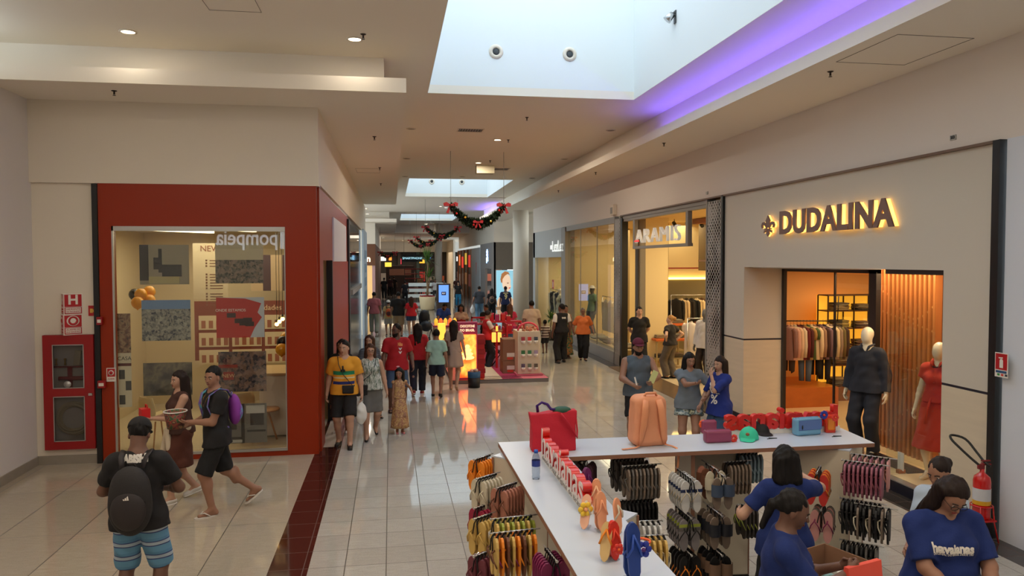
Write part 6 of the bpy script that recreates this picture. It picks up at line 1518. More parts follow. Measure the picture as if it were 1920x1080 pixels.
# --- man with the black backpack, foreground left
m_, nt, b_ = nodemat('swim_shorts', .85)
tc = N(nt, 'ShaderNodeTexCoord'); s_ = N(nt, 'ShaderNodeSeparateXYZ'); nt.links.new(tc.outputs['Object'], s_.inputs[0])
fr = mth(nt, 'FRACT', mth(nt, 'DIVIDE', s_.outputs[2], .125)); rp = N(nt, 'ShaderNodeValToRGB'); rp.color_ramp.interpolation = 'CONSTANT'
e = rp.color_ramp.elements; e[0].position = 0; e[0].color = lin((92, 140, 172)); e[1].position = .42; e[1].color = lin((50, 62, 110))
for p, c in ((.5, (160, 176, 190)), (.72, (56, 70, 116)), (.8, (84, 130, 164))): q_ = e.new(p); q_.color = lin(c)
nt.links.new(fr, rp.inputs[0]); nt.links.new(rp.outputs[0], b_.inputs['Base Color'])
P1 = person('man from behind in black cap, black shirt and blue striped shorts, wearing a backpack', -2.05, 6.44, 1.74, face=.03, lod=0, w=1.08, skin='brown', hair='short', hairc='black', hpitch=.45, lean=.03,
            feet=((-.14, 0), (.14, .0)), hands=((-.13, .27, 1.08), (.13, .27, 1.08)), poles=((-1, -.5, -.55), (1, -.5, -.55)), top=('tee', BLACK_C, .84, .68), bottom=('shorts', m_, 1.0), shoe=('flipflop', SHOEB), hat=('cap', BLACK_C), face_on=True)
decal(P1, P1['top'], "'ABISHI", 0, 1.425, .08, PRW, True, .20, offset=.006)
decal(P1, P1['top'], '=', 0, 1.29, .2, PRW, True, .12, offset=.01)
def backpack(label, out, m, m2, dz=1.12, h=.50, w_=.32, d=.17, straps=True, lod=.012, name='backpack', logo=None, tilt=0):
    """worn backpack behind the wearer"""
    S = out['S']; r = out['root']; t = thing(name, label, 'backpack', r.location.copy(), r.rotation_euler.z)
    y0 = -.13 - d / 2
    G = Field((-.3, y0 - d - .1, dz - h / 2 - .08), (.3, y0 + d, dz + h / 2 + .1), lod / S)
    G.add(Ell((0, y0, dz - .04), (w_ / 2, d / 2, h / 2 * .92)), .05); G.add(Ell((0, y0 + .01, dz + h * .2), (w_ / 2 * .86, d / 2 * .8, h * .3)), .05)
    V, Q = G.mesh(); np_mesh('main_bag', V, Q, m, t, S)
    G = Field((-.3, y0 - d - .12, dz - h / 2 - .08), (.3, y0 + d, dz + h / 2), lod / S); G.add(Ell((0, y0 - d * .28, dz - h * .12), (w_ * .40, d * .36, h * .31)), .0)
    V, Q = G.mesh(); np_mesh('front_pocket', V, Q, m2, t, S)
    q = MB()
    q.tube([Vector((w_ * .40 * math.cos(a * PI / 10) * S, (y0 - d * .30) * S, (dz - h * .12 + h * .32 * math.sin(a * PI / 10)) * S)) for a in range(1, 10)], .006, 5); q.build('zip', BLACKM, t)
    if straps:
        for k in (-1, 1):
            q = MB(); pts = [(k * .075, -.16, 1.36), (k * .095, -.115, 1.445), (k * .105, -.02, 1.475), (k * .11, .10, 1.42), (k * .115, .135, 1.30), (k * .15, .09, 1.14), (k * .15, -.08, 1.02)]
            q.tube([Vector(out['U'](p)) * S for p in pts], .022, 8, flat=.4); q.build('shoulder_strap', m2, t)
        q = MB(); q.tube([Vector((-.035, -.15, 1.36)) * S, Vector((-.02, -.17, 1.41)) * S, Vector((.02, -.17, 1.41)) * S, Vector((.035, -.15, 1.36)) * S], .008, 6); q.build('grab_handle', m2, t)
    if logo:
        q = MB()
        yb = (y0 - d * .62) * S
        for j, hh in enumerate((.012, .022, .034)):
            x = -.018 + j * .014; q.prism([(x, 0), (x + .011, 0), (x + .005, hh), (x - .004, hh * .75)], 0, .004, Matrix(((1, 0, 0, 0), (0, 0, -1, yb), (0, 1, 0, dz * S + .03), (0, 0, 0, 1))))
        q.build('logo_mark', PRW, t)
    return t
BPK = mat('pack_black', (30, 26, 27), .7, bump=.2, bscale=120); BPK2 = mat('pack_dark', (40, 33, 34), .65)
backpack('black backpack with small white logo worn by the man in the cap', P1, BPK, BPK2, dz=1.13, h=.54, w_=.33, d=.17, logo=True)
t = own(P1, 'smartphone', 'dark smartphone held by the man in the black cap', 'phone', world(P1, (0, .33, 1.14))); bx('body', (-.035, -.006, -.07), (.035, .004, .075), BLACKM, t, .004)

# --- man in black walking with a popcorn bucket
P2 = person('man in black shirt and black shorts striding past the shop window with a large bucket', -2.06, 9.28, 1.78, face=PI / 2 + .35, lod=1, w=1.08, skin='tan', hair='short', hairc='black', hyaw=.55, twist=.25, lean=.06,
            feet=((-.09, .08), (.09, -.42)), lift=(0, .12), hands=((-.08, .30, 1.12), (.18, .28, 1.04)), poles=((-.6, -1, -.5), (.6, -1, -.3)), palm=((.3, 0, 1), (0, 0, 1)), top=('tee', BLACK_C, .82, .62), bottom=('shorts', CL('black_shorts', (18, 18, 20)), 1.0), shoe=('flipflop', SHOEW, SHOEW), beard=False)
p = world(P2, (.05, .44, 1.04)); t = thing('popcorn_bucket', 'large printed popcorn bucket with white rim held by the man in black', 'bucket', p)
q = MB(); q.lathe([(0, 0), (.09, 0), (.125, .2), (.119, .2), (.085, .02), (0, .02)], n=32); q.build('bucket', blotch('bucket_print', [(24, 40, 30), (60, 90, 50), (150, 60, 50), (30, 30, 36), (170, 130, 90)], 18, .5), t)
q = MB(); q.tube([(.127 * math.cos(a * PI / 16), .127 * math.sin(a * PI / 16), .2) for a in range(32)], .007, 6, True); q.build('rim', SW, t); q = MB(); q.lathe([(0, .15), (.112, .15)]); q.build('inside_liner', SW, t)
backpack('small purple and turquoise child backpack worn by the man in black', P2, mat('pack_purple', (130, 50, 150), .7), blotch('pack_teal', [(60, 170, 180), (120, 60, 160), (60, 170, 180)], 12, .7), dz=1.22, h=.34, w_=.26, d=.14)
q = MB(); S = P2['S']; q.tube([Vector(P2['U']((-.06, .02, 1.47))) * S, Vector(P2['U']((-.05, .11, 1.38))) * S, Vector(P2['U']((0, .135, 1.28))) * S, Vector(P2['U']((.05, .11, 1.38))) * S, Vector(P2['U']((.06, .02, 1.47))) * S], .004, 5); o = q.build('necklace', mat('gold_chain', (180, 140, 70), .3, 1), P2['root'])

# --- woman beside him
P3 = person('long-haired woman in brown sleeveless top and brown skirt carrying a small red box', -2.62, 9.85, 1.66, face=PI / 2 + .55, lod=1, sex='f', w=1.12, skin='light', hair='long', hairc='dark', hyaw=.25, lean=.02,
            feet=((-.08, .16), (.09, -.2)), lift=(0, .05), hands=((-.05, .36, 1.15), (.10, .32, 1.12)), poles=((-.7, -1, -.6), (.7, -1, -.6)), palm=((0, 0, 1), (0, 0, 1)), top=('tank', CL('brown_top', (70, 42, 34)), .92), bottom=('skirt', CL('brown_skirt', (86, 44, 32)), .48, .21), shoe=('sneaker', SHOEW))
p = world(P3, (.0, .44, 1.16)); t = thing('meal_box', 'small red paper meal box with a yellow smile carried by the brown dressed woman', 'box', p, P3['root'].rotation_euler.z)
bx('carton', (-.065, -.05, 0), (.065, .05, .12), mat('box_red', (200, 24, 26), .5), t, .004); q = MB(); q.tube([(-.04, -.02, .12), (-.035, -.02, .16), (.035, -.02, .16), (.04, -.02, .12)], .007, 6); q.build('handle', MATS['box_red'], t)
q = MB(); q.tube([(.067, .035 * math.cos(a), .06 + .03 * math.sin(a)) for a in [PI + i * PI / 8 for i in range(9)]], .004, 5); q.build('smile_print', mat('smile_yellow', (250, 190, 40), .5), t)
S = P3['S']; G = Field((-.3, -.25, .62), (.3, .3, 1.1), .014)
G.add(Cone((-.16, .02, 1.0), (0, .15, .98), .035), .02); G.add(Cone((.16, .02, 1.0), (0, .15, .98), .035), .02); G.add(Cone((.16, -.04, 1.0), (-.16, -.04, 1.0), .05, sq=((0, 0, 1), .8)), .02); G.add(Cone((.02, .17, .96), (.06, .2, .7), .035, .045), .02); G.add(Cone((-.02, .17, .96), (-.10, .18, .74), .035, .04), .02)
V, Q = G.mesh(); np_mesh('tied_jacket', V, Q, CL('cream_jacket', (206, 190, 164)), P3['root'], S)

# --- family walking towards the camera
m_, nt, b_ = nodemat('yellow_shirt', .85)
tc = N(nt, 'ShaderNodeTexCoord'); s_ = N(nt, 'ShaderNodeSeparateXYZ'); nt.links.new(tc.outputs['Object'], s_.inputs[0])
rp = N(nt, 'ShaderNodeValToRGB'); rp.color_ramp.interpolation = 'CONSTANT'; e = rp.color_ramp.elements
e[0].position = 0; e[0].color = lin((216, 150, 40)); e[1].position = 1.02 / 1.75; e[1].color = lin((36, 46, 110))
for zz, c in ((1.07, (216, 150, 40)), (1.12, (206, 190, 150)), (1.14, (216, 150, 40)), (1.17, (30, 130, 90)), (1.235, (216, 150, 40))): q_ = e.new(zz / 1.75); q_.color = lin(c)
ab = mth(nt, 'ABSOLUTE', s_.outputs[0]); nt.links.new(mth(nt, 'DIVIDE', s_.outputs[2], 1.75), rp.inputs[0])
nt.links.new(mixc(nt, mth(nt, 'GREATER_THAN', ab, .17), rp.outputs[0], (216, 150, 40)), b_.inputs['Base Color'])
P4 = person('man in a yellow shirt with green and blue chest stripes and black shorts', -.76, 12.35, 1.74, face=PI - .08, lod=1, w=1.12, skin='light', hair='short', hairc='black', hyaw=-.2, feet=((-.10, .16), (.11, -.08)), lift=(0, 0), top=('tee', m_, .86, .72), bottom=('shorts', BLACK_C, .98), shoe=('sneaker', SHOEB, SHOEB))
def crossbag(out, label, m, side=1, zb=1.0, w_=.18, h=.13, strap=True, yb=.17, xb=.06, back=False):
    S = out['S']; r = out['root']; t = thing('shoulder_bag', label, 'bag', r.location.copy(), r.rotation_euler.z); sy = -1 if back else 1
    q = MB(); q.box(((side * xb - w_ / 2) * S, (sy * yb - .03) * S, (zb - h) * S), ((side * xb + w_ / 2) * S, (sy * yb + .035) * S, zb * S), .018); q.build('bag', m, t)
    q = MB(); q.box(((side * xb - w_ / 2 - .002) * S, (sy * yb + .0) * S, (zb - h * .45) * S), ((side * xb + w_ / 2 + .002) * S, (sy * yb + .04) * S, (zb + .003) * S), .008); q.build('flap', m, t)
    if strap:
        q = MB(); U = out['U']
        pts = [(side * xb + side * .07, sy * yb, zb), (side * -.0, .165, 1.2), (-side * .07, .145, 1.35), (-side * .10, .05, 1.475), (-side * .08, -.10, 1.42), (side * .02, -.15, 1.2), (side * .19, -.03, 1.02), (side * xb + side * .08, sy * yb, zb - .02)]
        q.tube([Vector(U(p)) * S for p in pts], .012, 6, flat=.4); q.build('strap', m, t)
    return t
crossbag(P4, 'small black crossbody bag of the man in yellow', mat('bag_black', (22, 20, 22), .5), side=-1, zb=1.02, xb=.08)
q = MB(); q.tube([(-.0, .168, 1.26), (-.0, .172, 1.33)], .012, 6); q.ell((-.02, .172, 1.25), (.02, .01, .025), 8); q.ell((.02, .172, 1.25), (.02, .01, .025), 8); o = q.build('sunglasses', BLACKM); o.location = P4['root'].location; o.rotation_euler = P4['root'].rotation_euler; tag(o, 'black sunglasses hooked on the yellow shirt', 'sunglasses')
P5 = person('curly-haired woman in green and white striped top and grey skirt, wearing glasses', -.36, 12.85, 1.62, face=PI + .1, lod=1, sex='f', w=1.25, skin='light', hair='shoulder', hairc='brown', hroll=-.05, glasses=True, feet=((-.10, -.2), (.09, .2)), lift=(.08, 0), hands=(None, (.38, .20, .98)), top=('tank', blotch('striped_top', [(210, 214, 204), (50, 80, 64), (214, 216, 208), (44, 70, 60)], 9, .8, kind='noise', stretch=(6, 1, 1)), .90, 0), bottom=('skirt', CL('grey_skirt', (98, 96, 92)), .50, .185), shoe=('flat', SHOEB))
crossbag(P5, 'black shoulder bag of the woman in the striped top', mat('bag_black2', (20, 18, 18), .55), side=1, zb=1.0, xb=.16, w_=.2, h=.2, yb=.14)
p = world(P4, (-.27, .05, .80)); t = thing('carrier_bag', 'white plastic carrier bag hanging from the hand of the man in yellow', 'bag', p, .3)
G = Field((-.2, -.15, -.48), (.2, .15, .05), .012); G.add(Ell((0, 0, -.27), (.10, .06, .17)), .03); G.add(Cone((0, 0, -.05), (0, 0, -.2), .018, .07, sq=((0, 1, 0), 1.3)), .03); G.ripple(.006); V, Q = G.mesh(); np_mesh('bag', V, Q, mat('plastic_white', (216, 214, 210), .35), t)
q = MB(); q.tube([(-.03, 0, -.08), (-.02, 0, .02), (.02, 0, .02), (.03, 0, -.08)], .008, 6); q.build('handles', MATS['plastic_white'], t)
gold = blotch('gold_brocade', [(150, 110, 66), (196, 160, 108), (140, 84, 70), (206, 176, 128)], 26, .6)
def skirt_ex(mn, zb, r0, r1, m, zt=.98):
    def f(out):
        S = out['S']; q = MB(); n = 40; rings = []
        for i in range(9):
            u = i / 8; z = zt + (zb - zt) * u; r = r0 + (r1 - r0) * u ** .55
            rings.append([q.bm.verts.new(((r * (1 + .05 * u * math.sin(9 * a)) * math.cos(a)) * S, (r * 1.0 * (1 + .05 * u * math.sin(9 * a)) * math.sin(a)) * S, z * S)) for a in [2 * PI * j / n for j in range(n)]])
        for A, B in zip(rings, rings[1:]):
            for j in range(n): q._f((A[j], A[(j + 1) % n], B[(j + 1) % n], B[j]), True)
        q._f(rings[0]); q._f(rings[-1][::-1]); q.build(mn, m, out['root'])
    return f
def girl_ex(out):
    skirt_ex('skirt', .16, .12, .25, gold, 1.02)(out); S = out['S']
    q = MB(); q.tube([Vector((.125 * math.cos(a * PI / 12), .11 * math.sin(a * PI / 12), 1.03)) * S for a in range(24)], .012, 6, True); q.build('waistband', mat('pink_band', (206, 160, 150), .6), out['root'])
    for k in (-1, 1): q = MB(); q.ell(Vector((k * .165, 0, 1.40)) * S, (.055 * S, .05 * S, .05 * S), 12); q.build('puff_sleeve', gold, out['root'])
    q = MB(); q.ell(Vector(out['HD']((.03, -.02, .245))) * S, (.05 * S, .02 * S, .025 * S), 8); q.build('hair_bow', mat('bow_pink', (220, 150, 160), .6), out['root'])
girl = person('little girl in a long gold and pink princess dress with a pink hair bow', .13, 13.12, 1.12, face=PI + .15, lod=1, sex='f', w=.92, bust=0, skin='tan', hair='shoulder', hairc='black', hs=1.28, hyaw=-.35, hpitch=.1, feet=((-.07, .03), (.07, .0)), hands=((-.33, .1, 1.1), (.2, .05, .82)), top=('tank', gold, .96), shoe=('flat', mat('shoe_pink', (210, 130, 140), .5)), extras=girl_ex)
P7 = person('long-haired woman in a dark grey striped tee looking sideways behind the glasses woman', -.42, 14.6, 1.60, face=PI + .5, lod=1, sex='f', w=1.1, skin='light', hair='long', hairc='brown', hyaw=-.75, feet=((-.1, .14), (.1, -.16)), lift=(0, .05), top=('tee', stripes('grey_stripe', (58, 62, 72), (90, 96, 106), .035), .86), bottom=('shorts', CL('taupe_shorts', (112, 92, 76)), .9), shoe=('flipflop', SHOEB))
P8 = person('bearded man in a red shirt with white marks and denim shorts beside the girl', .10, 14.95, 1.78, face=PI + .05, lod=1, w=1.12, skin='brown', hair='short', hairc='black', beard=True, glasses=True, hyaw=-.75, feet=((-.13, .05), (.12, -.05)), hands=((-.30, .16, .92), (.27, .14, .88)), top=('tee', REDC, .84, .72), bottom=('shorts', JEAN, 1.0), shoe=('flipflop', SHOEB))
for k, (zz, ww) in enumerate(((1.34, .09), (1.26, .07), (1.19, .07))): decal(P8, P8['top'], ('Nike', 'v', 'v')[k], -.06, zz, .09, PRW if k else mat('print_orange', (230, 150, 90), .8), False, ww)
P9 = person('woman in a red shirt and dark trousers walking away beside the bearded man', .58, 16.8, 1.63, face=-.05, lod=2, sex='f', w=1.15, skin='tan', hair='long', hairc='black', feet=((-.1, -.2), (.09, .16)), lift=(.06, 0), top=('tee', REDC, .86), bottom=('pants', NAVY_C), shoe=('sneaker', mat('shoe_red', (150, 30, 30), .5)))
P10 = person('boy in a pale mint shirt and navy shorts walking away', .98, 16.5, 1.50, face=-.1, lod=2, w=.92, skin='tan', hair='short', hairc='black', hs=1.08, feet=((-.1, .12), (.1, -.2)), lift=(0, .05), top=('tee', CL('mint', (160, 200, 186)), .84, .75), bottom=('shorts', CL('navy_shorts', (26, 34, 56)), .85), shoe=('sneaker', SHOEB, SHOEB))
def pleats(out): skirt_ex('skirt', .60, .14, .235, CL('beige_dress', (176, 152, 138)), 1.05)(out)
P11 = person('long-haired woman in a short beige dress walking away with a brown shoulder bag', 1.42, 17.2, 1.66, face=-.12, lod=2, sex='f', w=1.05, skin='light', hair='long', hairc='dark', feet=((-.08, .2), (.07, -.25)), lift=(0, .1), hands=((-.1, .25, 1.15), None), top=('tee', CL('beige_dress', (176, 152, 138)), .95, .5), shoe=('flat', mat('shoe_tan', (190, 160, 130), .5)), extras=pleats)
S = P11['S']; t = thing('handbag', 'dark brown leather shoulder bag of the woman in the beige dress', 'bag', P11['root'].location.copy(), P11['root'].rotation_euler.z)
LEA = mat('brown_leather', (58, 36, 30), .45); q = MB(); q.prism([(-.40 * S, .90 * S), (-.08 * S, .90 * S), (-.10 * S, 1.10 * S), (-.37 * S, 1.14 * S)], .16 * S, .26 * S, Matrix(((1, 0, 0, 0), (0, 0, -1, 0), (0, 1, 0, 0), (0, 0, 0, 1)))); q.build('bag', LEA, t)
q = MB(); q.tube([Vector(p) * S for p in ((-.34, -.2, 1.12), (-.20, -.14, 1.35), (-.17, -.03, 1.47), (-.17, .1, 1.36), (-.14, -.18, 1.11))], .012, 6, flat=.5); q.build('strap', LEA, t)

person('dark-haired person in dark clothes and white shoes mostly hidden behind the man in yellow', -.86, 13.3, 1.66, face=PI - .3, lod=2, sex='f', skin='tan', hair='long', hairc='black', top=('tee', BLACK_C, .86), bottom=('shorts', CL('dark_shorts2', (60, 44, 44)), .9), shoe=('sneaker', SHOEW))
# --- further down the hall, left side
P12 = person('man in a dusty pink shirt and pale trousers walking away at the left', -.70, 31.2, 1.76, face=0, lod=3, w=1.05, skin='tan', hair='short', hairc='black', feet=((-.1, .12), (.1, -.15)), top=('tee', CL('dusty_pink', (170, 96, 104)), .84, .75), bottom=('pants', CL('pale_trousers', (150, 152, 140))), shoe=('sneaker', SHOEW))
P13 = person('child in a white cap and yellow top with an orange backpack', -.12, 30.6, 1.42, face=.05, lod=3, w=.92, skin='tan', hair='short', hairc='dark', hs=1.12, feet=((-.1, -.1), (.1, .12)), top=('tee', CL('pale_yellow', (200, 176, 124)), .84), bottom=('shorts', CL('pale_grey', (170, 166, 158)), .8), shoe=('sneaker', SHOEB), hat=('cap', WHITE_C, True))
backpack('orange child backpack on the child in the white cap', P13, mat('pack_orange', (220, 96, 40), .7), mat('pack_dark_print', (90, 40, 36), .7), dz=1.16, h=.40, w_=.28, d=.14, lod=.02, straps=True)
P14 = person('large man in a black shirt and khaki shorts walking away', .28, 30.0, 1.80, face=0, lod=3, w=1.22, skin='tan', hair='short', hairc='black', feet=((-.11, .1), (.11, -.12)), top=('tee', BLACK_C, .82, .75), bottom=('shorts', KHAKI, 1.0), shoe=('sneaker', SHOEB))
P15 = person('woman in a red shirt and short denim skirt beside the large man', .78, 29.8, 1.62, face=0, lod=3, sex='f', w=1.12, skin='light', hair='long', hairc='brown', feet=((-.08, -.1), (.08, .12)), hands=(None, (.24, .2, 1.0)), top=('tee', CL('bright_red', (200, 30, 40)), .90), bottom=('skirt', CL('denim_skirt', (46, 60, 88)), .70, .19), shoe=('sneaker', SHOEW))
t = thing('stroller', 'dark folding stroller with a tall handle in front of the totem', 'stroller', (1.25, 27.5, 0), .2)
SM = mat('stroller_dark', (30, 30, 40), .6)
q = MB(); q.tube([(-.2, -.35, .12), (-.2, .15, .75), (-.2, .42, 1.15), (.2, .42, 1.15), (.2, .15, .75), (.2, -.35, .12)], .018, 8); q.tube([(-.2, .35, .12), (-.2, -.1, .6)], .016, 6); q.tube([(.2, .35, .12), (.2, -.1, .6)], .016, 6); q.build('frame', BLACKM, t)
q = MB(); q.ell((0, .0, .62), (.22, .3, .2), 14); q.build('seat', SM, t); q = MB(); q.ell((0, .22, .95), (.21, .16, .26), 14); q.build('hood', SM, t); q = MB(); q.box((-.16, .3, .55), (.16, .42, .85), .02); q.build('storage_pocket', mat('stroller_navy', (36, 44, 76), .6), t)
for sx in (-1, 1):
    for y in (-.35, .35): q = MB(); q.cyl((sx * .23, y, .1), (sx * .19, y, .1), .1, 16); q.build('wheel', BLACKM, t)
for i, (x, y, H, sk, tc_, bc, lb, kw) in enumerate((
        (.95, 52, 1.66, 'tan', (26, 26, 30), (22, 22, 26), 'person all in black walking away left of the palm', {}),
        (-.55, 60, 1.72, 'tan', (24, 22, 24), (20, 20, 22), 'dark dressed person at the far left edge of the corridor', {}),
        (-.1, 64, 1.70, 'tan', (60, 30, 34), (20, 20, 22), 'person in a dark red top at the far left of the corridor', {}),
        (.25, 66, 1.70, 'tan', (30, 26, 26), (24, 22, 24), 'dark silhouette of a person before the dark kiosk', {}),
        (3.25, 56, 1.68, 'tan', (214, 210, 206), (60, 58, 58), 'person in white behind the digital totem, left one', {}),
        (3.85, 55, 1.64, 'tan', (216, 212, 206), (206, 202, 196), 'person in white behind the digital totem, right one', {}),
        (4.4, 49.5, 1.66, 'light', (22, 22, 24), (30, 110, 150), 'woman in black top and bright blue trousers far down the corridor', dict(sex='f', hair='long')),
        (3.4, 62, 1.70, 'tan', (120, 110, 100), (60, 60, 70), 'distant person by the slim white column', {}),
        (2.6, 68, 1.70, 'tan', (150, 120, 90), (60, 60, 70), 'distant person in tan before the red shelves', {}),
        (5.2, 60, 1.7, 'tan', (90, 50, 46), (40, 40, 46), 'distant person near the red far shop', {}))):
    person(lb, x, y, H, face=(0 if i in (0, 1, 2, 3) else PI), lod=3, skin=sk, hairc='black', feet=((-.1, .1), (.1, -.12)), top=('tee', CL('far_top_%d' % i, tc_), .86), bottom=('pants', CL('far_pants_%d' % i, bc)), shoe=('sneaker', SHOEB), **kw)
P20 = person('man in a dark grey shirt and blue jeans walking away with a plastic bag', 4.38, 37.4, 1.76, face=0, lod=3, w=1.1, skin='tan', hair='short', hairc='black', hyaw=-.3, feet=((-.1, -.12), (.1, .14)), hands=((-.34, .0, .88), None), top=('tee', CL('charcoal', (62, 66, 74)), .86, .7), bottom=('pants', LJEAN), shoe=('sneaker', SHOEB))
p = world(P20, (-.34, .0, .82)); t = thing('carrier_bag', 'white plastic bag carried by the man in jeans', 'bag', p); G = Field((-.2, -.15, -.5), (.2, .15, .05), .02); G.add(Ell((0, 0, -.28), (.12, .07, .18)), .03); G.add(Cone((0, 0, -.02), (0, 0, -.2), .03, .08), .03); V, Q = G.mesh(); np_mesh('bag', V, Q, MATS['plastic_white'], t)
P21 = person('long-haired woman in black with a patterned backpack', 4.95, 36.9, 1.66, face=-.1, lod=3, sex='f', skin='tan', hair='long', hairc='black', top=('tee', BLACK_C, .86), bottom=('pants', CL('black_pants', (20, 20, 22))), shoe=('sneaker', SHOEB))
backpack('patterned backpack of the woman in black', P21, blotch('pack_floral', [(30, 26, 26), (150, 130, 100), (110, 40, 40), (30, 30, 28)], 14, .7), BPK2, dz=1.15, h=.38, w_=.28, d=.13, lod=.02)
P22 = person('man in a navy number nine football shirt and black shorts before the portrait screen', 5.55, 36.3, 1.78, face=0, lod=3, w=1.08, skin='brown', hair='short', hairc='black', top=('tee', CL('jersey', (24, 32, 70)), .84, .7), bottom=('shorts', BLACK_C, .95), shoe=('sneaker', SHOEW))
decal(P22, P22['top'], '9', 0, 1.22, .34, mat('jersey_gold', (206, 190, 130), .7), True, .14, off=.012, offset=.012)
decal(P22, P22['top'], 'MBAPPE', 0, 1.40, .08, MATS['jersey_gold'], True, .24, off=.012, offset=.004)

# --- around the sweets kiosk
P24 = person('long-haired kiosk assistant in a cream shirt and red apron', 2.18, 23.6, 1.66, face=PI, lod=2, sex='f', skin='tan', hair='long', hairc='black', hpitch=.25, hands=((-.15, .32, 1.1), (.15, .32, 1.12)), poles=((-.8, -1, -.6), (.8, -1, -.6)), top=('tee', CL('cream_shirt', (206, 180, 156)), .86), bottom=('pants', NAVY_C), shoe=('sneaker', SHOEB))
P24['garment']('apron', [Ell(P24['U']((0, .045, 1.15)), (.15, .105, .20)), Cone((0, .06, 1.1), (0, .07, .55), .15, .17, sq=((0, 1, 0), 1.5), cuts=(((0, 0, .55), (0, 0, -1)),))], REDC, .03, (((0, .02, 1), (0, -1, 0)), ((0, 0, 1.3), (0, 0, 1))))
P25 = person('dark-haired man in a blue shirt bending behind the kiosk', 1.72, 26.2, 1.70, face=PI + .3, lod=2, skin='tan', hair='short', hairc='black', beard=True, lean=.6, hpitch=.2, hands=((-.2, .5, .9), (.2, .5, .9)), top=('tee', CL('shirt_blue', (40, 70, 150)), .9), bottom=('pants', NAVY_C), shoe=('sneaker', SHOEB))
P26 = person('kiosk worker in a red vest and dark jeans standing sideways', 2.60, 20.4, 1.66, face=-PI / 2 + .25, lod=2, skin='tan', hair='short', hairc='dark', hyaw=.1, hpitch=.35, hands=((-.12, .34, 1.12), (.12, .36, 1.12)), poles=((-.6, -1, -.6), (.6, -1, -.6)), top=('vest', REDC, .88, 0, WHITE_C), bottom=('pants', CL('dark_jeans', (26, 32, 44))), shoe=('sneaker', SHOEB))
P27 = person('dark-haired person in dark green behind the red vest worker', 3.0, 23.6, 1.64, face=PI - .6, lod=3, skin='tan', hair='short', hairc='black', hpitch=.4, hands=((-.1, .3, 1.1), (.1, .3, 1.1)), top=('tee', CL('dark_green', (34, 38, 30)), .86), bottom=('pants', CL('black_pants', (20, 20, 22))), shoe=('sneaker', SHOEB))
P28 = person('long-haired woman in a bright pink ruffled top seen from behind', 3.78, 23.8, 1.64, face=0, lod=2, sex='f', w=1.05, skin='light', hair='long', hairc='chestnut', top=('tee', CL('hot_pink', (206, 50, 84)), .86, .5), bottom=('pants', LJEAN), shoe=('sneaker', SHOEW))
P29 = person('man in a cream shirt seen from behind beside the kiosk', 4.40, 23.3, 1.76, face=.05, lod=2, w=1.16, skin='tan', hair='short', hairc='black', top=('tee', CL('cream_tee', (206, 182, 158)), .84, .75), bottom=('shorts', KHAKI, 1.0), shoe=('sneaker', SHOEW))
P30 = person('little boy in a brown and white striped shirt and dark shorts', 4.93, 23.75, 1.06, face=-.05, lod=2, skin='brown', hair='short', hairc='black', hs=1.3, feet=((-.1, -.1), (.1, .12)), hands=((-.25, .12, 1.1), None), top=('tee', stripes('boy_stripes', (92, 66, 60), (196, 184, 170), .085), .84, .8), bottom=('shorts', CL('dark_shorts', (48, 46, 48)), .85), shoe=('flipflop', SHOEB))
P31 = person('security guard in a black vest over a white shirt and black trousers', 4.93, 21.35, 1.76, face=.15, lod=2, w=1.1, skin='brown', hair='short', hairc='black', hyaw=.8, feet=((-.12, -.05), (.14, .16)), top=('vest', CL('guard_black', (22, 22, 26)), .90, 0, WHITE_C), bottom=('pants', CL('black_pants', (20, 20, 22)), 1, .03), shoe=('sneaker', SHOEB, SHOEB))
q = MB(); decal(P31, P31['top'], 'ENGIE', .02, 1.33, .06, PRW, True, .12, off=.01)
P32 = person('dark-haired woman in a long green floral dress partly behind the guard', 5.30, 22.4, 1.66, face=PI + .2, lod=2, sex='f', w=1.05, skin='tan', hair='bun', hairc='black', top=('tank', blotch('green_floral', [(20, 60, 44), (50, 110, 80), (180, 110, 50), (24, 70, 50)], 22, .8), .95), bottom=('skirt', MATS['green_floral'], .12, .24), shoe=('flat', mat('shoe_tan', (190, 160, 130), .5)))
P33 = person('grey-haired woman in an orange shirt and black trousers walking closer', 5.72, 21.9, 1.60, face=PI - .1, lod=2, sex='f', w=1.3, skin='tan', hair='bun', hairc='grey', glasses=True, feet=((-.05, .15), (.06, -.1)), hands=((-.33, .1, .95), (.32, .05, .95)), top=('tee', CL('orange', (224, 120, 60)), .86, .85), bottom=('pants', CL('black_pants', (20, 20, 22))), shoe=('flat', SHOEB))

# --- at the shop entrance and in front of it
P34 = person('man in a black shirt and black trousers standing in the open shop doorway', 6.50, 19.0, 1.80, face=PI - .25, lod=1, w=1.05, skin='light', hair='short', hairc='black', hyaw=.25, hands=((-.10, -.22, .95), (.10, -.22, .95)), poles=((-1, -.4, 0), (1, -.4, 0)), top=('tee', BLACK_C, .82, .7), bottom=('pants', CL('black_pants', (20, 20, 22))), shoe=('sneaker', SHOEB))
P35 = person('blonde shop assistant with hair bun, black top and grey trousers, hand on hip', 6.98, 18.0, 1.64, face=.55, lod=1, sex='f', w=1.08, skin='fair', hair='bun', hairc='blonde', hyaw=.5, feet=((-.09, .04), (.1, -.06)), hands=((-.20, -.02, 1.06), (.20, -.04, 1.04)), poles=((-1, -.7, 0), (1, -.7, 0)), top=('tee', CL('dark_top', (40, 36, 36)), .92, .5), bottom=('pants', CL('grey_trousers', (98, 88, 76)), 1, .035), shoe=('sneaker', SHOEB, SHOEW))
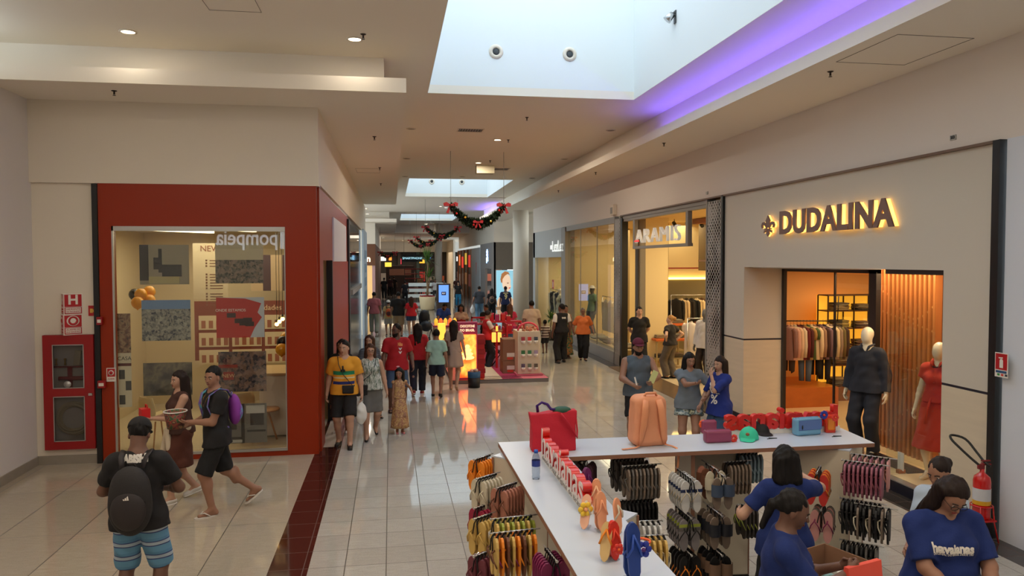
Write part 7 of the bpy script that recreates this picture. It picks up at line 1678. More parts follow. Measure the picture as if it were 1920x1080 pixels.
P37 = person('bearded man in a maroon cap and grey sleeveless shirt holding a yellow leaflet', 3.90, 11.45, 1.77, face=PI - .12, lod=0, w=1.28, skin='tan', hair='short', hairc='black', beard=True, hyaw=.0, hpitch=.1, feet=((-.13, 0), (.13, 0)), hands=((-.15, .34, 1.10), (.13, .28, 1.04)), poles=((-1, -.6, -.5), (1, -.7, -.5)), curl=(.9, .6), top=('tank', CL('slate_tank', (80, 90, 100), var=.15, stretch=(6, 6, .5)), .84), bottom=('shorts', BLACK_C, .95), shoe=('sneaker', SHOEB), hat=('cap', CL('maroon', (92, 22, 44))))
p = world(P37, (-.15, .42, 1.13)); t = thing('leaflet', 'pale yellow leaflet in the hand of the bearded man', 'leaflet', p, 2.6); q = MB(); q.obox((0, 0, .06), (.045, .002, .10), Matrix.Rotation(-.4, 3, 'Y')); q.build('sheet', mat('leaflet_yellow', (206, 206, 140), .6), t)
p = world(P37, (.10, .34, 1.04)); t = thing('paper_strip', 'thin white paper strip held low by the bearded man', 'paper', p, 2.8); q = MB(); q.obox((0, 0, .05), (.012, .001, .09), Matrix.Rotation(.25, 3, 'Y')); q.build('sheet', SW, t)
floral = blotch('floral_shorts', [(60, 80, 60), (190, 196, 190), (110, 130, 140), (40, 50, 46), (180, 180, 150)], 16, .8)
P38 = person('dark-haired woman in a grey shirt and leafy print shorts lifting something to her mouth', 4.42, 10.62, 1.64, face=PI - .35, lod=0, sex='f', w=1.12, skin='tan', hair='shoulder', hairc='black', hyaw=.35, hpitch=.15, feet=((-.09, .03), (.09, -.04)), hands=((-.26, .22, 1.06), (-.08, .42, 1.30)), poles=((-1, -.6, -.4), (.5, -.3, -1)), palm=(None, (0, 0, 1)), top=('tee', CL('grey_tee', (104, 112, 120)), .84, .6), bottom=('shorts', floral, .42), shoe=('flipflop', SHOEB))
P39 = person('curly-haired woman in a royal blue off-shoulder top with white print and jeans', 4.76, 10.28, 1.62, face=PI / 2 + .30, lod=0, sex='f', w=1.02, skin='light', hair='shoulder', hairc='dark', hyaw=.1, hpitch=.1, feet=((-.09, .03), (.09, -.04)), hands=((-.02, .20, 1.44), (.24, .20, .92)), poles=((-.6, -.2, -1), (1, -.8, -.2)), palm=((0, -1, 0), None), top=('tee', CL('blue_top', (20, 40, 118)), .80, .95), bottom=('pants', CL('mid_jeans', (50, 74, 104))), shoe=('flat', SHOEB))
decal(P39, P39['top'], '&', 0, 1.24, .30, PRW, False, .20, off=.006); decal(P39, P39['top'], '%', -.02, 1.05, .2, PRW, False, .14, off=.006)

# --- mannequins
MSK = mat('skin_mannequin', (222, 206, 176), .25); MGR = mat('skin_grey_mannequin', (112, 112, 110), .4)
M1 = person('male mannequin in a dark navy shirt and dark trousers in the display window', 6.86, 9.90, 1.90, face=PI / 2 + .55, lod=0, w=.95, skin='skin_mannequin', hair=None, face_on=False, z=.15, top=('long', CL('navy_shirt', (34, 36, 46)), .86), bottom=('pants', CL('navy_pants', (32, 34, 44)), 1, .02), shoe=('sneaker', SHOEB, SHOEB), name='mannequin', cat='mannequin')
def collar(out, m, open_=.05):
    S = out['S']; q = MB(); U = out['U']
    for k in (-1, 1): q.tube([Vector(U((0, -.085, 1.49))) * S, Vector(U((k * .075, -.02, 1.50))) * S, Vector(U((k * .055, .07, 1.475))) * S, Vector(U((k * .035, .10, 1.42))) * S], [.02, .024, .026, .012], 6, flat=.5)
    q.build('collar', m, out['root'])
collar(M1, MATS['cloth_navy_shirt'])
DR = CL('rust_dress', (178, 50, 26))
M2 = person('female mannequin in a rust red belted shirt dress with black necklace', 6.98, 8.60, 1.82, face=PI / 2 + .5, lod=0, sex='f', w=.95, skin='skin_mannequin', hair=None, face_on=False, z=.15, top=('tee', DR, .98, .42), bottom=('skirt', DR, .40, .27), shoe=('flat', MSK), name='mannequin', cat='mannequin')
collar(M2, DR); S = M2['S']
q = MB(); q.tube([Vector((.14 * math.cos(a * PI / 12), .115 * math.sin(a * PI / 12) + .005, 1.055)) * S for a in range(24)], .018, 6, True); q.tube([Vector((.03, .13, 1.05)) * S, Vector((.05, .19, .9)) * S, Vector((.06, .22, .72)) * S], .014, 6, flat=.4); q.build('belt', DR, M2['root'])
q = MB()
for a in range(16): q.ell(Vector(M2['U']((.075 * math.cos(PI + a * PI / 15), .02 + .085 * abs(math.sin(a * PI / 15)), 1.475 - .055 * math.sin(a * PI / 15)))) * S, .011, 6)
q.build('necklace_beads', BLACKM, M2['root'])
q = MB()
for a in range(12): q.ell(Vector((0, .135 + .10 * max(0, (1.0 - (1.3 - a * .07))), 1.3 - a * .07)) * S, .006, 6)
q.build('buttons', mat('button_brown', (110, 50, 30), .5), M2['root'])
M3 = person('grey headed mannequin in a white shirt and dark trousers beside the perforated post', 7.55, 17.15, 1.84, face=PI / 2 + .6, lod=1, skin='skin_grey_mannequin', hair=None, face_on=False, z=.012, top=('long', WHITE_C, .82), bottom=('pants', CL('dark_brown', (44, 34, 30))), shoe=('sneaker', SHOEB), name='mannequin', cat='mannequin')
M4 = person('mannequin in a green shirt and wide white hat behind the tall shop window', 7.05, 25.7, 1.75, face=PI / 2 + .3, lod=2, skin='skin_grey_mannequin', hair=None, face_on=False, z=.36, top=('tee', CL('sage', (110, 140, 112)), .86), bottom=('pants', CL('slate', (80, 84, 84))), shoe=('flat', SHOEB), name='mannequin', cat='mannequin')
q = MB(); hc = Vector(M4['HD']((0, 0, .17))) * M4['S']; q.lathe([(0, .09), (.07, .08), (.09, .0), (.19, -.01), (.19, 0), (.09, .012), (0, .1)], c=hc, n=20); q.build('hat', WHITE_C, M4['root'])
M5 = person('mannequin in a peach dress and dark stockings close to the perforated post', 6.95, 22.1, 1.70, face=PI / 2, lod=2, sex='f', skin='skin_mannequin', hair='bob', hairc='brown', face_on=False, z=.36, top=('long', CL('peach', (222, 170, 130)), .8), bottom=('skirt', MATS['cloth_peach'], .6, .2), shoe=('flat', SHOEB), name='mannequin', cat='mannequin')
M6 = person('pale mannequin in a cream dress in the third shop window', 7.0, 30.6, 1.75, face=PI / 2, lod=3, sex='f', skin='skin_mannequin', hair=None, face_on=False, z=.12, top=('tee', CL('cream_dress', (206, 190, 150)), .9), bottom=('skirt', MATS['cloth_cream_dress'], .5, .2), name='mannequin', cat='mannequin')
M7 = person('mannequin in a dark dress in the third shop window', 7.0, 29.9, 1.75, face=PI / 2, lod=3, sex='f', skin='skin_mannequin', hair=None, face_on=False, z=.12, top=('tee', BLACK_C, .9), bottom=('skirt', BLACK_C, .5, .2), name='mannequin', cat='mannequin')
# ================================================================== SWEETS KIOSK (middle distance)
MAG = mat('kiosk_magenta', (170, 50, 96), .5); KOR = mat('kiosk_orange', (220, 84, 30), .5); KCR = mat('kiosk_cream', (222, 208, 184), .5); KRD = mat('kiosk_red', (184, 28, 38), .4)
t = thing('kiosk_platform', 'low kiosk floor striped orange, cream and magenta with a dark edge', 'platform', (2.6, 18.1, 0))
bx('deck', (-1.15, 0, 0), (1.25, 7.5, .09), mat('deck_grey', (120, 112, 108), .5), t)
for i, (a, b, m) in enumerate(((-1.15, -.35, KOR), (-.35, .1, KCR), (.1, .55, MAG), (.55, 1.25, mat('kiosk_pink', (206, 110, 130), .5)))): bx('colour_band', (a, 0.01, .09), (b, 7.5, .094), m, t)
for k in range(4): bx('step_line', (-.72, -.015 + k * .16, .094), (.6, .015 + k * .16, .10), BLACKM, t)
t = thing('display_cabinet', 'cream kiosk cabinet with nine white cups of sweets on its face', 'cabinet', (3.45, 18.55, .1))
bx('body', (-.3, 0, .04), (.28, .75, 1.12), KCR, t, .01); bx('pink_plinth', (-.34, -.04, 0), (.34, .8, .04), MATS['kiosk_pink'], t)
cupc = [(170, 60, 70), (220, 60, 60), (70, 80, 96), (60, 120, 70), (70, 130, 90), (170, 150, 180), (90, 80, 110), (120, 130, 110), (100, 90, 80)]
for r in range(3):
    for c in range(3):
        x = -.17 + c * .165; z = .88 - r * .34
        q = MB(); q.lathe([(0, 0), (.04, .005), (.055, .05), (.055, .08), (0, .08)], c=(x, -.045, z - .07), n=14); q.build('cup', SW, t)
        bx('sweet_packet', (x - .045, -.055, z - .005), (x + .045, -.02, z + .10), mat('packet_%d' % (r * 3 + c), cupc[r * 3 + c], .4), t)
q = MB(); q.tube([Vector((-.02 + .26 * math.cos(a * PI / 14), .1 + .0, 1.13 + .2 * math.sin(a * PI / 14))) for a in range(15)], .025, 6); q.build('pink_arch', mat('arch_pink', (230, 80, 100), .4), t)
rnd = random.Random(9); q = MB()
for i in range(30): q.ell((rnd.uniform(-.2, .2), rnd.uniform(.05, .4), 1.13 + rnd.uniform(0, .1)), .035, 6)
q.build('sweets_tray', blotch('sweets', [(200, 80, 70), (220, 160, 120), (150, 60, 50)], 20, .5), t)
t = thing('light_box', 'glowing orange advertising light box with a magenta header', 'light box', (1.86, 18.15, .09))
bx('box', (-.28, 0, 0), (.22, .18, 1.42), MAG, t, .01)
bx('glowing_panel', (-.25, -.012, .06), (.19, 0, 1.12), blotch('orange_glow', [(255, 60, 20), (255, 110, 40), (255, 170, 80), (255, 80, 40)], 3, .5, emit=1.0), t)
M_ = Matrix(((1, 0, 0, -.03), (0, 0, -1, -.012), (0, 1, 0, 0), (0, 0, 0, 1)))
q = MB()
for z, r in ((.55, .17), (.64, .14), (.73, .10), (.82, .06)): q.prism([(r * math.cos(a * PI / 9), z + .055 * math.sin(a * PI / 9)) for a in range(18)], 0, .004, M_)
q.build('whipped_print', em2('cream_glow', (255, 200, 130), 1.5), t)
place_text('lettering', 'CHOCOTONE', .085, em2('letter_cream', (255, 236, 190), 1.2), (-.03, -.01, 1.32), (1, 0, 0), (0, 0, 1), t, .003, .002, width=.36); place_text('lettering', 'DO BRASIL', .085, MATS['letter_cream'], (-.03, -.01, 1.22), (1, 0, 0), (0, 0, 1), t, .003, .002, width=.36)
area('kiosk_glow', (1.83, 18.1, .7), (.4, 1.0), 5, (1, .4, .15), (PI / 2, 0, 0))
for k in range(9):
    z = .095 + k * .12; h = .118
    o = bx('gift_box', (2.10, 18.35, z), (2.28 + .02 * (k % 2), 18.62, z + h), mat('gift_red_%d' % (k % 2), [(186, 30, 34), (160, 22, 30)][k % 2], .45), None, .004); tag(o, 'red gift box in the stack beside the light box, %s from the floor' % ('lowest', 'second', 'third', 'fourth', 'fifth', 'sixth', 'seventh', 'eighth', 'topmost')[k], 'box', 'stack of red gift boxes')
t = thing('waste_bin', 'round bin with black base and blue rim at the front of the kiosk', 'bin', (1.93, 17.6, 0))
q = MB(); q.lathe([(0, 0), (.14, 0), (.15, .24), (0, .24)]); q.build('base', mat('bin_black', (24, 26, 30), .5), t); q = MB(); q.lathe([(.151, .24), (.155, .38), (.14, .38), (.14, .24)]); q.build('rim', mat('bin_blue', (30, 80, 120), .5), t)
q = MB()
for i in range(9): q.ell((rnd.uniform(-.08, .08), rnd.uniform(-.08, .08), .36 + rnd.uniform(0, .06)), .05, 6)
q.build('paper_waste', mat('paper_peach', (210, 170, 150), .8), t)
for k, (z0, z1, w_, lb) in enumerate(((.095, .42, .165, 'lower cardboard box with tape stickers beside the cream cabinet'), (.425, .98, .16, 'upper tall cardboard box beside the cream cabinet'))):
    t = thing('cardboard_box', lb, 'box', (3.0, 19.1, z0)); bx('carton', (-w_, -.1, 0), (w_, .45, z1 - z0 - .003), mat('cardboard', (142, 104, 78), .8, var=.05), t)
    bx('paper_label', (-.06, -.104, .1), (.14, -.1, .2), SW, t); bx('sticker', (-.05, -.104, .03), (.1, -.1, .09), mat('sticker_red', (210, 60, 40), .5), t)
t = thing('folding_stool', 'dark folding stool with crossed legs beside the cardboard boxes', 'stool', (2.98, 20.6, .09), .1)
bx('seat', (-.24, -.15, .66), (.24, .15, .69), BLACKM, t)
for y in (-.14, .14):
    q = MB(); q.tube([(-.26, y, 0), (.24, y, .66)], .016, 6); q.build('leg', BLACKM, t); q = MB(); q.tube([(.26, y, 0), (-.24, y, .66)], .016, 6); q.build('leg', BLACKM, t)
# red gift baskets and ribbons behind the boxes
t = thing('display_stand', 'red tiered kiosk display stand crowded with ribboned gifts', 'display', (3.1, 20.6, .09))
for k, (z, d) in enumerate(((.55, .0), (.85, .25), (1.15, .5))): bx('tier', (-.35, d, z), (.6, d + .4, z + .04), KRD, t)
for x in (-.33, .1, .57): bx('upright', (x - .02, 0, 0), (x + .02, .9, 1.15), KRD, t)
for i in range(16):
    x = 2.85 + (i % 6) * .16; lv = i // 6; p = (x, 20.75 + .25 * lv, .09 + (.59, .89, 1.19)[lv])
    g = thing('gift_basket', 'small ribboned gift, %s from the left on the %s tier of the kiosk stand' % (('first', 'second', 'third', 'fourth', 'fifth', 'sixth')[i % 6], ('lowest', 'middle', 'top')[lv]), 'gift', p, rnd.uniform(-.5, .5), 'ribboned gifts')
    hh = rnd.uniform(.12, .2); bx('packet', (-.06, -.05, 0), (.06, .05, hh), [KRD, MAG, MATS['gift_red_0']][i % 3], g, .01)
    q = MB(); q.ell((-.035, 0, hh + .02), (.035, .015, .022), 6); q.ell((.035, 0, hh + .02), (.035, .015, .022), 6); q.build('bow', [mat('ribbon_pink', (226, 90, 110), .4), mat('ribbon_cream', (220, 200, 180), .4)][i % 2], g)
t = thing('lit_decoration', 'small golden lit decoration standing on the kiosk beside the red vest worker', 'decoration', (2.82, 20.05, .8))
bx('lantern', (-.13, -.05, 0), (.13, .05, .26), em2('lantern_glow', (255, 170, 70), 2.2), t, .02); bx('bars', (-.02, -.06, -.02), (.02, .06, .5), KRD, t); bx('stand', (-.03, -.03, -.71), (.03, .03, 0), KRD, t); bx('top_light', (-.03, -.065, .3), (.03, -.06, .44), MATS['lantern_glow'], t)
t = thing('kiosk_counter', 'kiosk counter on the left with a glowing yellow drink display', 'counter', (1.62, 22.3, .09))
bx('body', (-.35, 0, 0), (.7, 1.0, .95), KCR, t, .01); bx('worktop', (-.4, -.05, .95), (.75, 1.05, .99), MAG, t)
for k in range(5): q = MB(); q.lathe([(0, 0), (.05, 0), (.06, .14), (.03, .2), (0, .22)], c=(-.3 + k * .14, .1, .99), n=12); q.build('drink_bottle', em2('drink_%d' % (k % 2), [(255, 190, 60), (255, 110, 50)][k % 2], 1.1), t)
t = thing('floor_lamp', 'small glowing yellow and orange kiosk ornament left of the handbag woman', 'lamp', (1.32, 19.9, 0))
bx('post', (-.03, -.03, 0), (.03, .03, .9), BLACKM, t); bx('lantern', (-.1, -.08, .9), (.1, .08, 1.35), em2('lamp_yellow', (255, 190, 70), 1.8), t, .02)
t = thing('gift_rack', 'red frame with star shaped ornaments in front of the kiosk assistant', 'display', (2.62, 22.8, .09))
bx('frame', (-.2, 0, 0), (-.16, .05, 1.2), KRD, t); bx('frame', (.4, 0, 0), (.44, .05, 1.2), KRD, t); bx('shelf', (-.2, 0, .95), (.44, .4, .99), KRD, t); bx('shelf', (-.2, 0, 1.15), (.44, .05, 1.2), KRD, t)
q = MB(); q.prism([((.14 if a % 2 == 0 else .06) * math.cos(a * PI / 5 + PI / 2), 1.08 + (.14 if a % 2 == 0 else .06) * math.sin(a * PI / 5 + PI / 2)) for a in range(10)], 0, .04, Matrix(((1, 0, 0, .2), (0, 0, -1, -.02), (0, 1, 0, 0), (0, 0, 0, 1)))); q.build('star', KRD, t)
t = thing('potted_plant', 'small leafy potted plant by the third shop window', 'potted plant', (5.95, 27.6, 0))
q = MB(); q.lathe([(0, 0), (.14, 0), (.18, .35), (.15, .35), (0, .3)]); q.build('pot', mat('pot_dark', (60, 56, 52), .6), t)
q = MB(); q.tube([(0, 0, .3), (.02, 0, .9)], .015, 6); q.build('stem', MATS['palm_trunk'], t); crown((.02, 0, .8), 46, .42, 7)
bm_ = bpy.data.objects[[o.name for o in bpy.data.objects if o.name.startswith('foliage')][-1]]; bm_.parent = t
# ================================================================== FLIP-FLOP KIOSK (foreground right)
LAM = mat('white_laminate', (196, 206, 220), .35); PLY = mat('plywood_edge', (142, 100, 78), .6); PAN = mat('cream_panel', (206, 196, 176), .45)
ZT = 1.35
t = thing('sales_counter', 'white L-shaped kiosk counter top with plywood edge', 'counter', (1.2, 6.3, ZT))
def slab(name, m, a, b, par):
    o = bx(name, a, b, m, par); return o
L_ = [(-.25, -3.9), (.26, -3.9), (.26, -.22), (3.1, -.22), (3.16, .38), (-.25, .38)]
q = MB(); q.prism(L_, -.036, -.002); q.build('core', PLY, t); q = MB(); q.prism([(x * .9995 + .001, y) for x, y in L_], -.002, .001); q.build('laminate', LAM, t)
def diamond(c, s, lab, z1=1.31):
    t = thing('kiosk_cabinet', lab, 'cabinet', (c[0], c[1], 0), PI / 4)
    bx('body', (-s, -s, .05), (s, s, z1 - .01), PAN, t); bx('lid', (-s - .003, -s - .003, z1 - .012), (s + .003, s + .003, z1), LAM, t)
    q = MB()
    for sx in (-1, 1):
        for sy in (-1, 1): q.box((sx * s - .012, sy * s - .012, .05), (sx * s + .006 * sx, sy * s + .006 * sy, z1 - .012))
    q.build('edge_band', PLY, t); bx('kick', (-s + .04, -s + .04, 0), (s - .04, s - .04, .05), BLACKM, t)
    return t
diamond((1.26, 6.38), .28, 'cream diamond-set kiosk cabinet under the far left counter corner')
diamond((1.36, 4.75), .18, 'cream diamond-set kiosk cabinet under the near arm of the counter')
diamond((4.02, 6.44), .29, 'cream diamond-set kiosk cabinet under the right end of the counter')
def panel(a, b, lab):
    t = thing('kiosk_partition', lab, 'panel', (a[0], a[1], 0)); d = Vector((b[0] - a[0], b[1] - a[1], 0)); L = d.length; t.rotation_euler.z = math.atan2(d.y, d.x)
    bx('board', (0, -.012, .05), (L, .012, 1.312), PAN, t); bx('edge', (-.006, -.016, .05), (.006, .016, 1.312), PLY, t); bx('edge', (L - .006, -.016, .05), (L + .006, .016, 1.312), PLY, t); bx('top_edge', (0, -.016, 1.29), (L, .016, 1.312), PLY, t); bx('foot', (0, -.03, 0), (L, .03, .05), BLACKM, t)
panel((2.62, 6.55), (3.30, 6.50), 'cream upright kiosk panel behind the white and blue flip-flops'); panel((2.60, 6.15), (2.60, 6.52), 'cream upright panel between the grey and white flip-flops')
# flip-flop pairs
def outline(n=18):
    pts = []
    for i in range(n):
        a = 2 * PI * i / n; z = .134 * math.sin(a); ww = .047 - .009 * math.sin(a * 1 + 0) * 0 + .006 * (z / .134) - (.008 if abs(z) < .05 else 0)
        pts.append((ww * math.cos(a), z))
    return pts
FF = {}; RODM = mat('rod_white', (200, 198, 194), .3, .6); CLIP = mat('hook_black', (16, 16, 18), .4)
def pair(kind, sole, strap, loc, rz, lab, grp, tip=False):
    key = (kind, sole.name, strap.name)
    if key in FF: return dup(FF[key], loc, (0, 0, rz), lab, grp)
    t = thing('flip_flop_pair' if kind == 'flip' else 'slide_pair', lab, 'flip-flops' if kind == 'flip' else 'slides', loc, rz, grp)
    for k in (-1, 1):
        q = MB(); q.prism([(x + k * .05, z) for x, z in outline()], -.008, .008, Matrix(((1, 0, 0, 0), (0, 0, 1, 0), (0, 1, 0, -.143), (0, 0, 0, 1)))); so = q.build('sole', sole, t)
        q = MB(); cx0 = k * .05
        if kind == 'flip':
            q.tube([(cx0 - .044, -.008, -.185), (cx0 - .03, -.026, -.14), (cx0 - .004, -.032, -.10), (cx0, -.008, -.085)], .006, 6, flat=.7); q.tube([(cx0 + .044, -.008, -.185), (cx0 + .03, -.026, -.14), (cx0 + .004, -.032, -.10)], .006, 6, flat=.7)
        else:
            n = 8; R = [[q.bm.verts.new((cx0 + .05 * math.cos(PI - PI * j / n), -.006 - .045 * math.sin(PI * j / n), z)) for j in range(n + 1)] for z in (-.06, -.10, -.16)]
            for A, B in zip(R, R[1:]):
                for j in range(n): q._f((A[j], A[j + 1], B[j + 1], B[j]), True)
        q.build('strap', strap, so)
        if sole.name in BAND: bx('printed_band', (cx0 - .042, -.0095, -.075), (cx0 + .042, -.0075, -.05), BAND[sole.name][0], so); bx('printed_band', (cx0 - .045, -.0095, -.105), (cx0 + .045, -.0075, -.08), BAND[sole.name][1], so)
    q = MB(); q.tube([(-.03, -.02, -.11), (-.014, -.018, -.03), (0, -.004, .006), (.014, -.018, -.03), (.03, -.02, -.11)], .005, 5); q.box((-.012, -.006, -.005), (.012, .006, .012)); q.build('hook', CLIP, t)
    FF[key] = t; return t
ORD = ['front', 'second', 'third', 'fourth', 'fifth', 'sixth', 'seventh', 'eighth', 'ninth']
def rack(px, py, Y, d, n, sp, spec, what, where, kind='flip', cap=True):
    tip = at(px, py, Y=Y); d = Vector((d[0], d[1], 0)).normalized(); rz = math.atan2(-d.x, d.y)
    t = thing('display_rod', 'white display rod carrying the %s %s' % (what, where), 'rod', tip)
    q = MB(); q.cyl((-d.x * .02, -d.y * .02, 0), tuple(d * (n * sp + .03)), .005, 8); q.cyl(tuple(-d * .026), tuple(-d * .02), .010, 8); q.build('rod', RODM, t)
    nm = 'slides' if kind == 'slide' else 'flip-flops'
    for i in range(n):
        s = spec[i % len(spec)] if isinstance(spec, list) else spec
        p = tip + d * (i * sp + .01); p.z -= .008
        pair(kind, s[0], s[1], p, rz, '%s pair of the %s %s' % (ORD[i], what, where), what + ' ' + where)
def ffm(n, c): return mat('rubber_' + n, c, .55)
B_ = ffm('black', (20, 19, 20)); GR = ffm('grey', (96, 92, 88)); DG = ffm('dark_grey', (66, 60, 56)); CRM = ffm('cream', (206, 196, 172)); ORA = ffm('orange', (236, 136, 30)); ROS = ffm('rose', (176, 116, 96)); CRI = ffm('crimson', (150, 24, 56)); YE = ffm('mustard', (206, 170, 92)); PLU = ffm('plum', (112, 50, 60)); MGT = ffm('magenta', (120, 24, 74)); MAU = ffm('mauve', (146, 82, 98)); PNK = ffm('dusty_rose', (196, 140, 134)); TAU = ffm('taupe', (124, 108, 94)); ICE = ffm('ice_blue', (140, 164, 174)); WHT = ffm('white', (200, 200, 198)); NV = ffm('navy', (32, 46, 84)); BRN = ffm('brown', (110, 66, 44)); RED_ = ffm('red', (190, 50, 40)); OLV = ffm('lime', (150, 160, 60)); DP = ffm('dark_plum', (56, 26, 36)); SLT = ffm('slate', (60, 76, 100))
D45 = (.72, .69); BAND = {'rubber_white': (WHT, NV), 'rubber_ash': (OLV, GR)}
rack(892, 861, 6.35, D45, 6, .035, (ORA, ORA), 'orange flip-flops', 'at the far left corner of the kiosk')
rack(897, 897, 5.85, (.8, .6), 6, .036, [(CRM, CRM), (CRM, GR)], 'cream flip-flops', 'on the outer left side')
rack(935, 914, 5.45, (.8, .6), 6, .034, (ROS, BRN), 'rose brown flip-flops', 'on the outer left side')
rack(893, 952, 5.75, (.8, .6), 5, .034, (CRI, CRI), 'crimson flip-flops', 'below the cream ones')
rack(893, 972, 5.35, (.8, .6), 5, .034, (YE, YE), 'mustard flip-flops', 'below the cream ones')
rack(926, 973, 4.95, (1, .12), 8, .036, [(YE, CRM), (OLV, YE)], 'yellow green flip-flops', 'seen edge-on at the lower left')
rack(924, 1000, 4.65, (1, .12), 8, .036, [(YE, BRN), (ORA, MGT), (BRN, ORA)], 'orange and tan flip-flops', 'seen edge-on at the lower left')
rack(893, 1042, 5.0, (.8, .6), 4, .034, (PLU, PLU), 'plum flip-flops', 'at the bottom left edge')
rack(1042, 1050, 4.25, (-.1, 1), 6, .034, (MGT, MGT), 'magenta flip-flops', 'under the near arm of the counter')
rack(1172, 874, 6.12, (1, .06), 9, .034, [(TAU, GR), (GR, TAU)], 'grey flip-flops', 'seen edge-on under the far counter')
rack(1150, 860, 6.4, (1, .06), 9, .036, [(DG, B_), (GR, B_)], 'dark grey flip-flops', 'at the back under the far counter')
rack(1165, 938, 6.2, (1, .06), 9, .036, (B_, B_), 'black flip-flops', 'below the grey ones')
rack(1236, 976, 5.0, (-1, .05), 4, .04, (WHT, WHT), 'white flip-flops', 'behind the near arm of the counter')
rack(1246, 1003, 4.75, (-1, .05), 4, .04, (YE, CRM), 'tan flip-flops', 'behind the near arm of the counter')
rack(1093, 866, 6.15, (.5, .8), 4, .034, (DP, DP), 'dark plum flip-flops', 'under the inner corner')
T_ = (0, 1)
rack(1297, 898, 5.75, T_, 6, .055, [(WHT, CRM)], 'white flip-flops', 'with navy details facing the viewer')
rack(1356, 892, 5.7, (0, 1), 1, .08, (TAU, SLT), 'blue denim slides', 'facing the viewer', 'slide')
rack(1343, 880, 5.95, (0, 1), 3, .09, [(CRM, CRM), (BRN, BRN), (ROS, BRN)], 'pale and brown slides', 'behind the blue denim ones', 'slide')
rack(1294, 970, 5.75, T_, 6, .055, [(ffm('ash', (128, 122, 124)), B_)], 'grey flip-flops', 'with lime toes facing the viewer')
rack(1352, 966, 5.65, T_, 4, .08, (TAU, ffm('ink', (24, 26, 36))), 'ink blue slides', 'below the denim ones', 'slide')
rack(1295, 1040, 5.7, T_, 5, .06, (B_, ORA), 'black flip-flops', 'with orange straps at the bottom')
rack(1352, 1040, 5.6, T_, 4, .08, (B_, mat('strap_striped', (110, 84, 66), .7)), 'striped black slides', 'at the bottom', 'slide')
rack(1362, 866, 6.2, (1, .05), 6, .036, (TAU, DG), 'taupe flip-flops', 'left of the dark-haired saleswoman')
rack(1388, 946, 6.0, (1, .05), 4, .036, (DG, OLV), 'dark grey flip-flops', 'low beside the dark-haired saleswoman')
rack(1384, 848, 6.45, (1, .05), 6, .038, (ICE, ICE), 'ice blue flip-flops', 'behind the dark-haired saleswoman')
rack(1532, 886, 5.75, (.62, .78), 6, .036, [(RED_, ORA), (ORA, CRM)], 'red and orange flip-flops', 'right of the dark-haired saleswoman')
rack(1540, 955, 5.7, (.62, .78), 6, .036, [(PNK, MGT), (TAU, CRM), (GR, TAU)], 'pink and taupe flip-flops', 'below the red ones')
rack(1584, 863, 5.72, (.75, -.66), 9, .034, (MAU, PLU), 'mauve flip-flops', 'on the right end of the kiosk')
rack(1600, 851, 6.0, (.75, -.66), 7, .045, [(PNK, ROS), (MAU, CRM)], 'dusty rose flip-flops', 'on the far rod, right end')
rack(1580, 934, 5.72, (.75, -.66), 9, .034, (B_, DG), 'black flip-flops', 'below the mauve ones')
rack(1608, 944, 5.6, (.75, -.66), 6, .045, [(TAU, CRM), (B_, B_)], 'taupe and black flip-flops', 'on the second rod, right end')
rack(1580, 1012, 5.72, (.75, -.66), 8, .036, [(B_, TAU), (GR, B_)], 'grey and black flip-flops', 'at the bottom right end')
# lettering on the counter
RL = mat('letter_red', (206, 34, 26), .3); WF = mat('letter_face', (232, 214, 206), .4)
t = thing('letter_sign', 'red havaianas letters on a white base along the near arm of the counter', 'sign', (1.26, 5.38, ZT))
bx('base', (-.03, -.72, .001), (.03, .72, .05), SW, t)
place_text('lettering', 'havaianas', .30, RL, (0, 0, .14), (0, -1, 0), (0, 0, 1), t, .03, .007, width=1.38); place_text('letter_face', 'havaianas', .30, WF, (-.032, 0, .14), (0, -1, 0), (0, 0, 1), t, .002, .003, width=1.36)
place_text('small_lettering', 'desde 1962 original do brasil', .05, mat('letter_grey', (150, 140, 136), .5), (-.032, 0, .025), (0, -1, 0), (0, 0, 1), t, .001, width=1.3)
t = thing('letter_sign', 'red havaianas letters seen from behind along the far arm of the counter', 'sign', (3.68, 6.60, ZT))
bx('base', (-.60, -.02, .001), (.60, .03, .05), SW, t)
place_text('lettering', 'havaianas', .28, RL, (0, 0, .14), (-1, 0, 0), (0, 0, 1), t, .03, .009, width=1.15)
# things on the counter
RT = mat('red_cloth_bag', (190, 18, 44), .7, bump=.2, bscale=60)
p = at(1036, 842, Z=ZT); t = thing('tote_bag', 'square red cloth tote bag standing on the counter corner', 'bag', p, -.04)
G = Field((-.26, -.2, -.02), (.26, .2, .42), .008); G.add(Ell((0, 0, .15), (.22, .11, .23)), 0); G.F[:] = 1
x_, y_, z_ = G.ax[0][:, None, None], G.ax[1][None, :, None], G.ax[2][None, None, :]
G.F = np.maximum(np.maximum(np.abs(x_) - .195 - .012 * (z_ / .3) + .01 * np.sin(9 * z_), np.abs(y_) - .09 + .03 * (z_ / .3) ** 2), np.maximum(z_ - .335 - .012 * np.sin(11 * x_), -z_ + .001)).astype(np.float32); G.ripple(.003)
V, Q = G.mesh(); np_mesh('bag', V, Q, RT, t)
q = MB(); q.tube([(.06, -.09, .33), (.10, -.10, .28), (.17, -.11, .17), (.20, -.08, .12), (.225, .02, .15), (.22, .05, .26), (.16, .05, .34)], .016, 6, flat=.4); q.build('strap', RT, t)
q = MB(); q.tube([(-.13, 0, .33), (-.14, -.02, .39), (-.10, -.03, .42), (-.05, -.02, .40), (-.02, -.03, .36), (.03, -.03, .35)], .013, 6, flat=.5); q.build('purple_strap', mat('strap_purple', (60, 26, 110), .6), t)
q = MB(); q.ell((.08, -.01, .345), (.085, .05, .035), 12); q.build('green_bundle', mat('bundle_green', (40, 84, 66), .7), t)
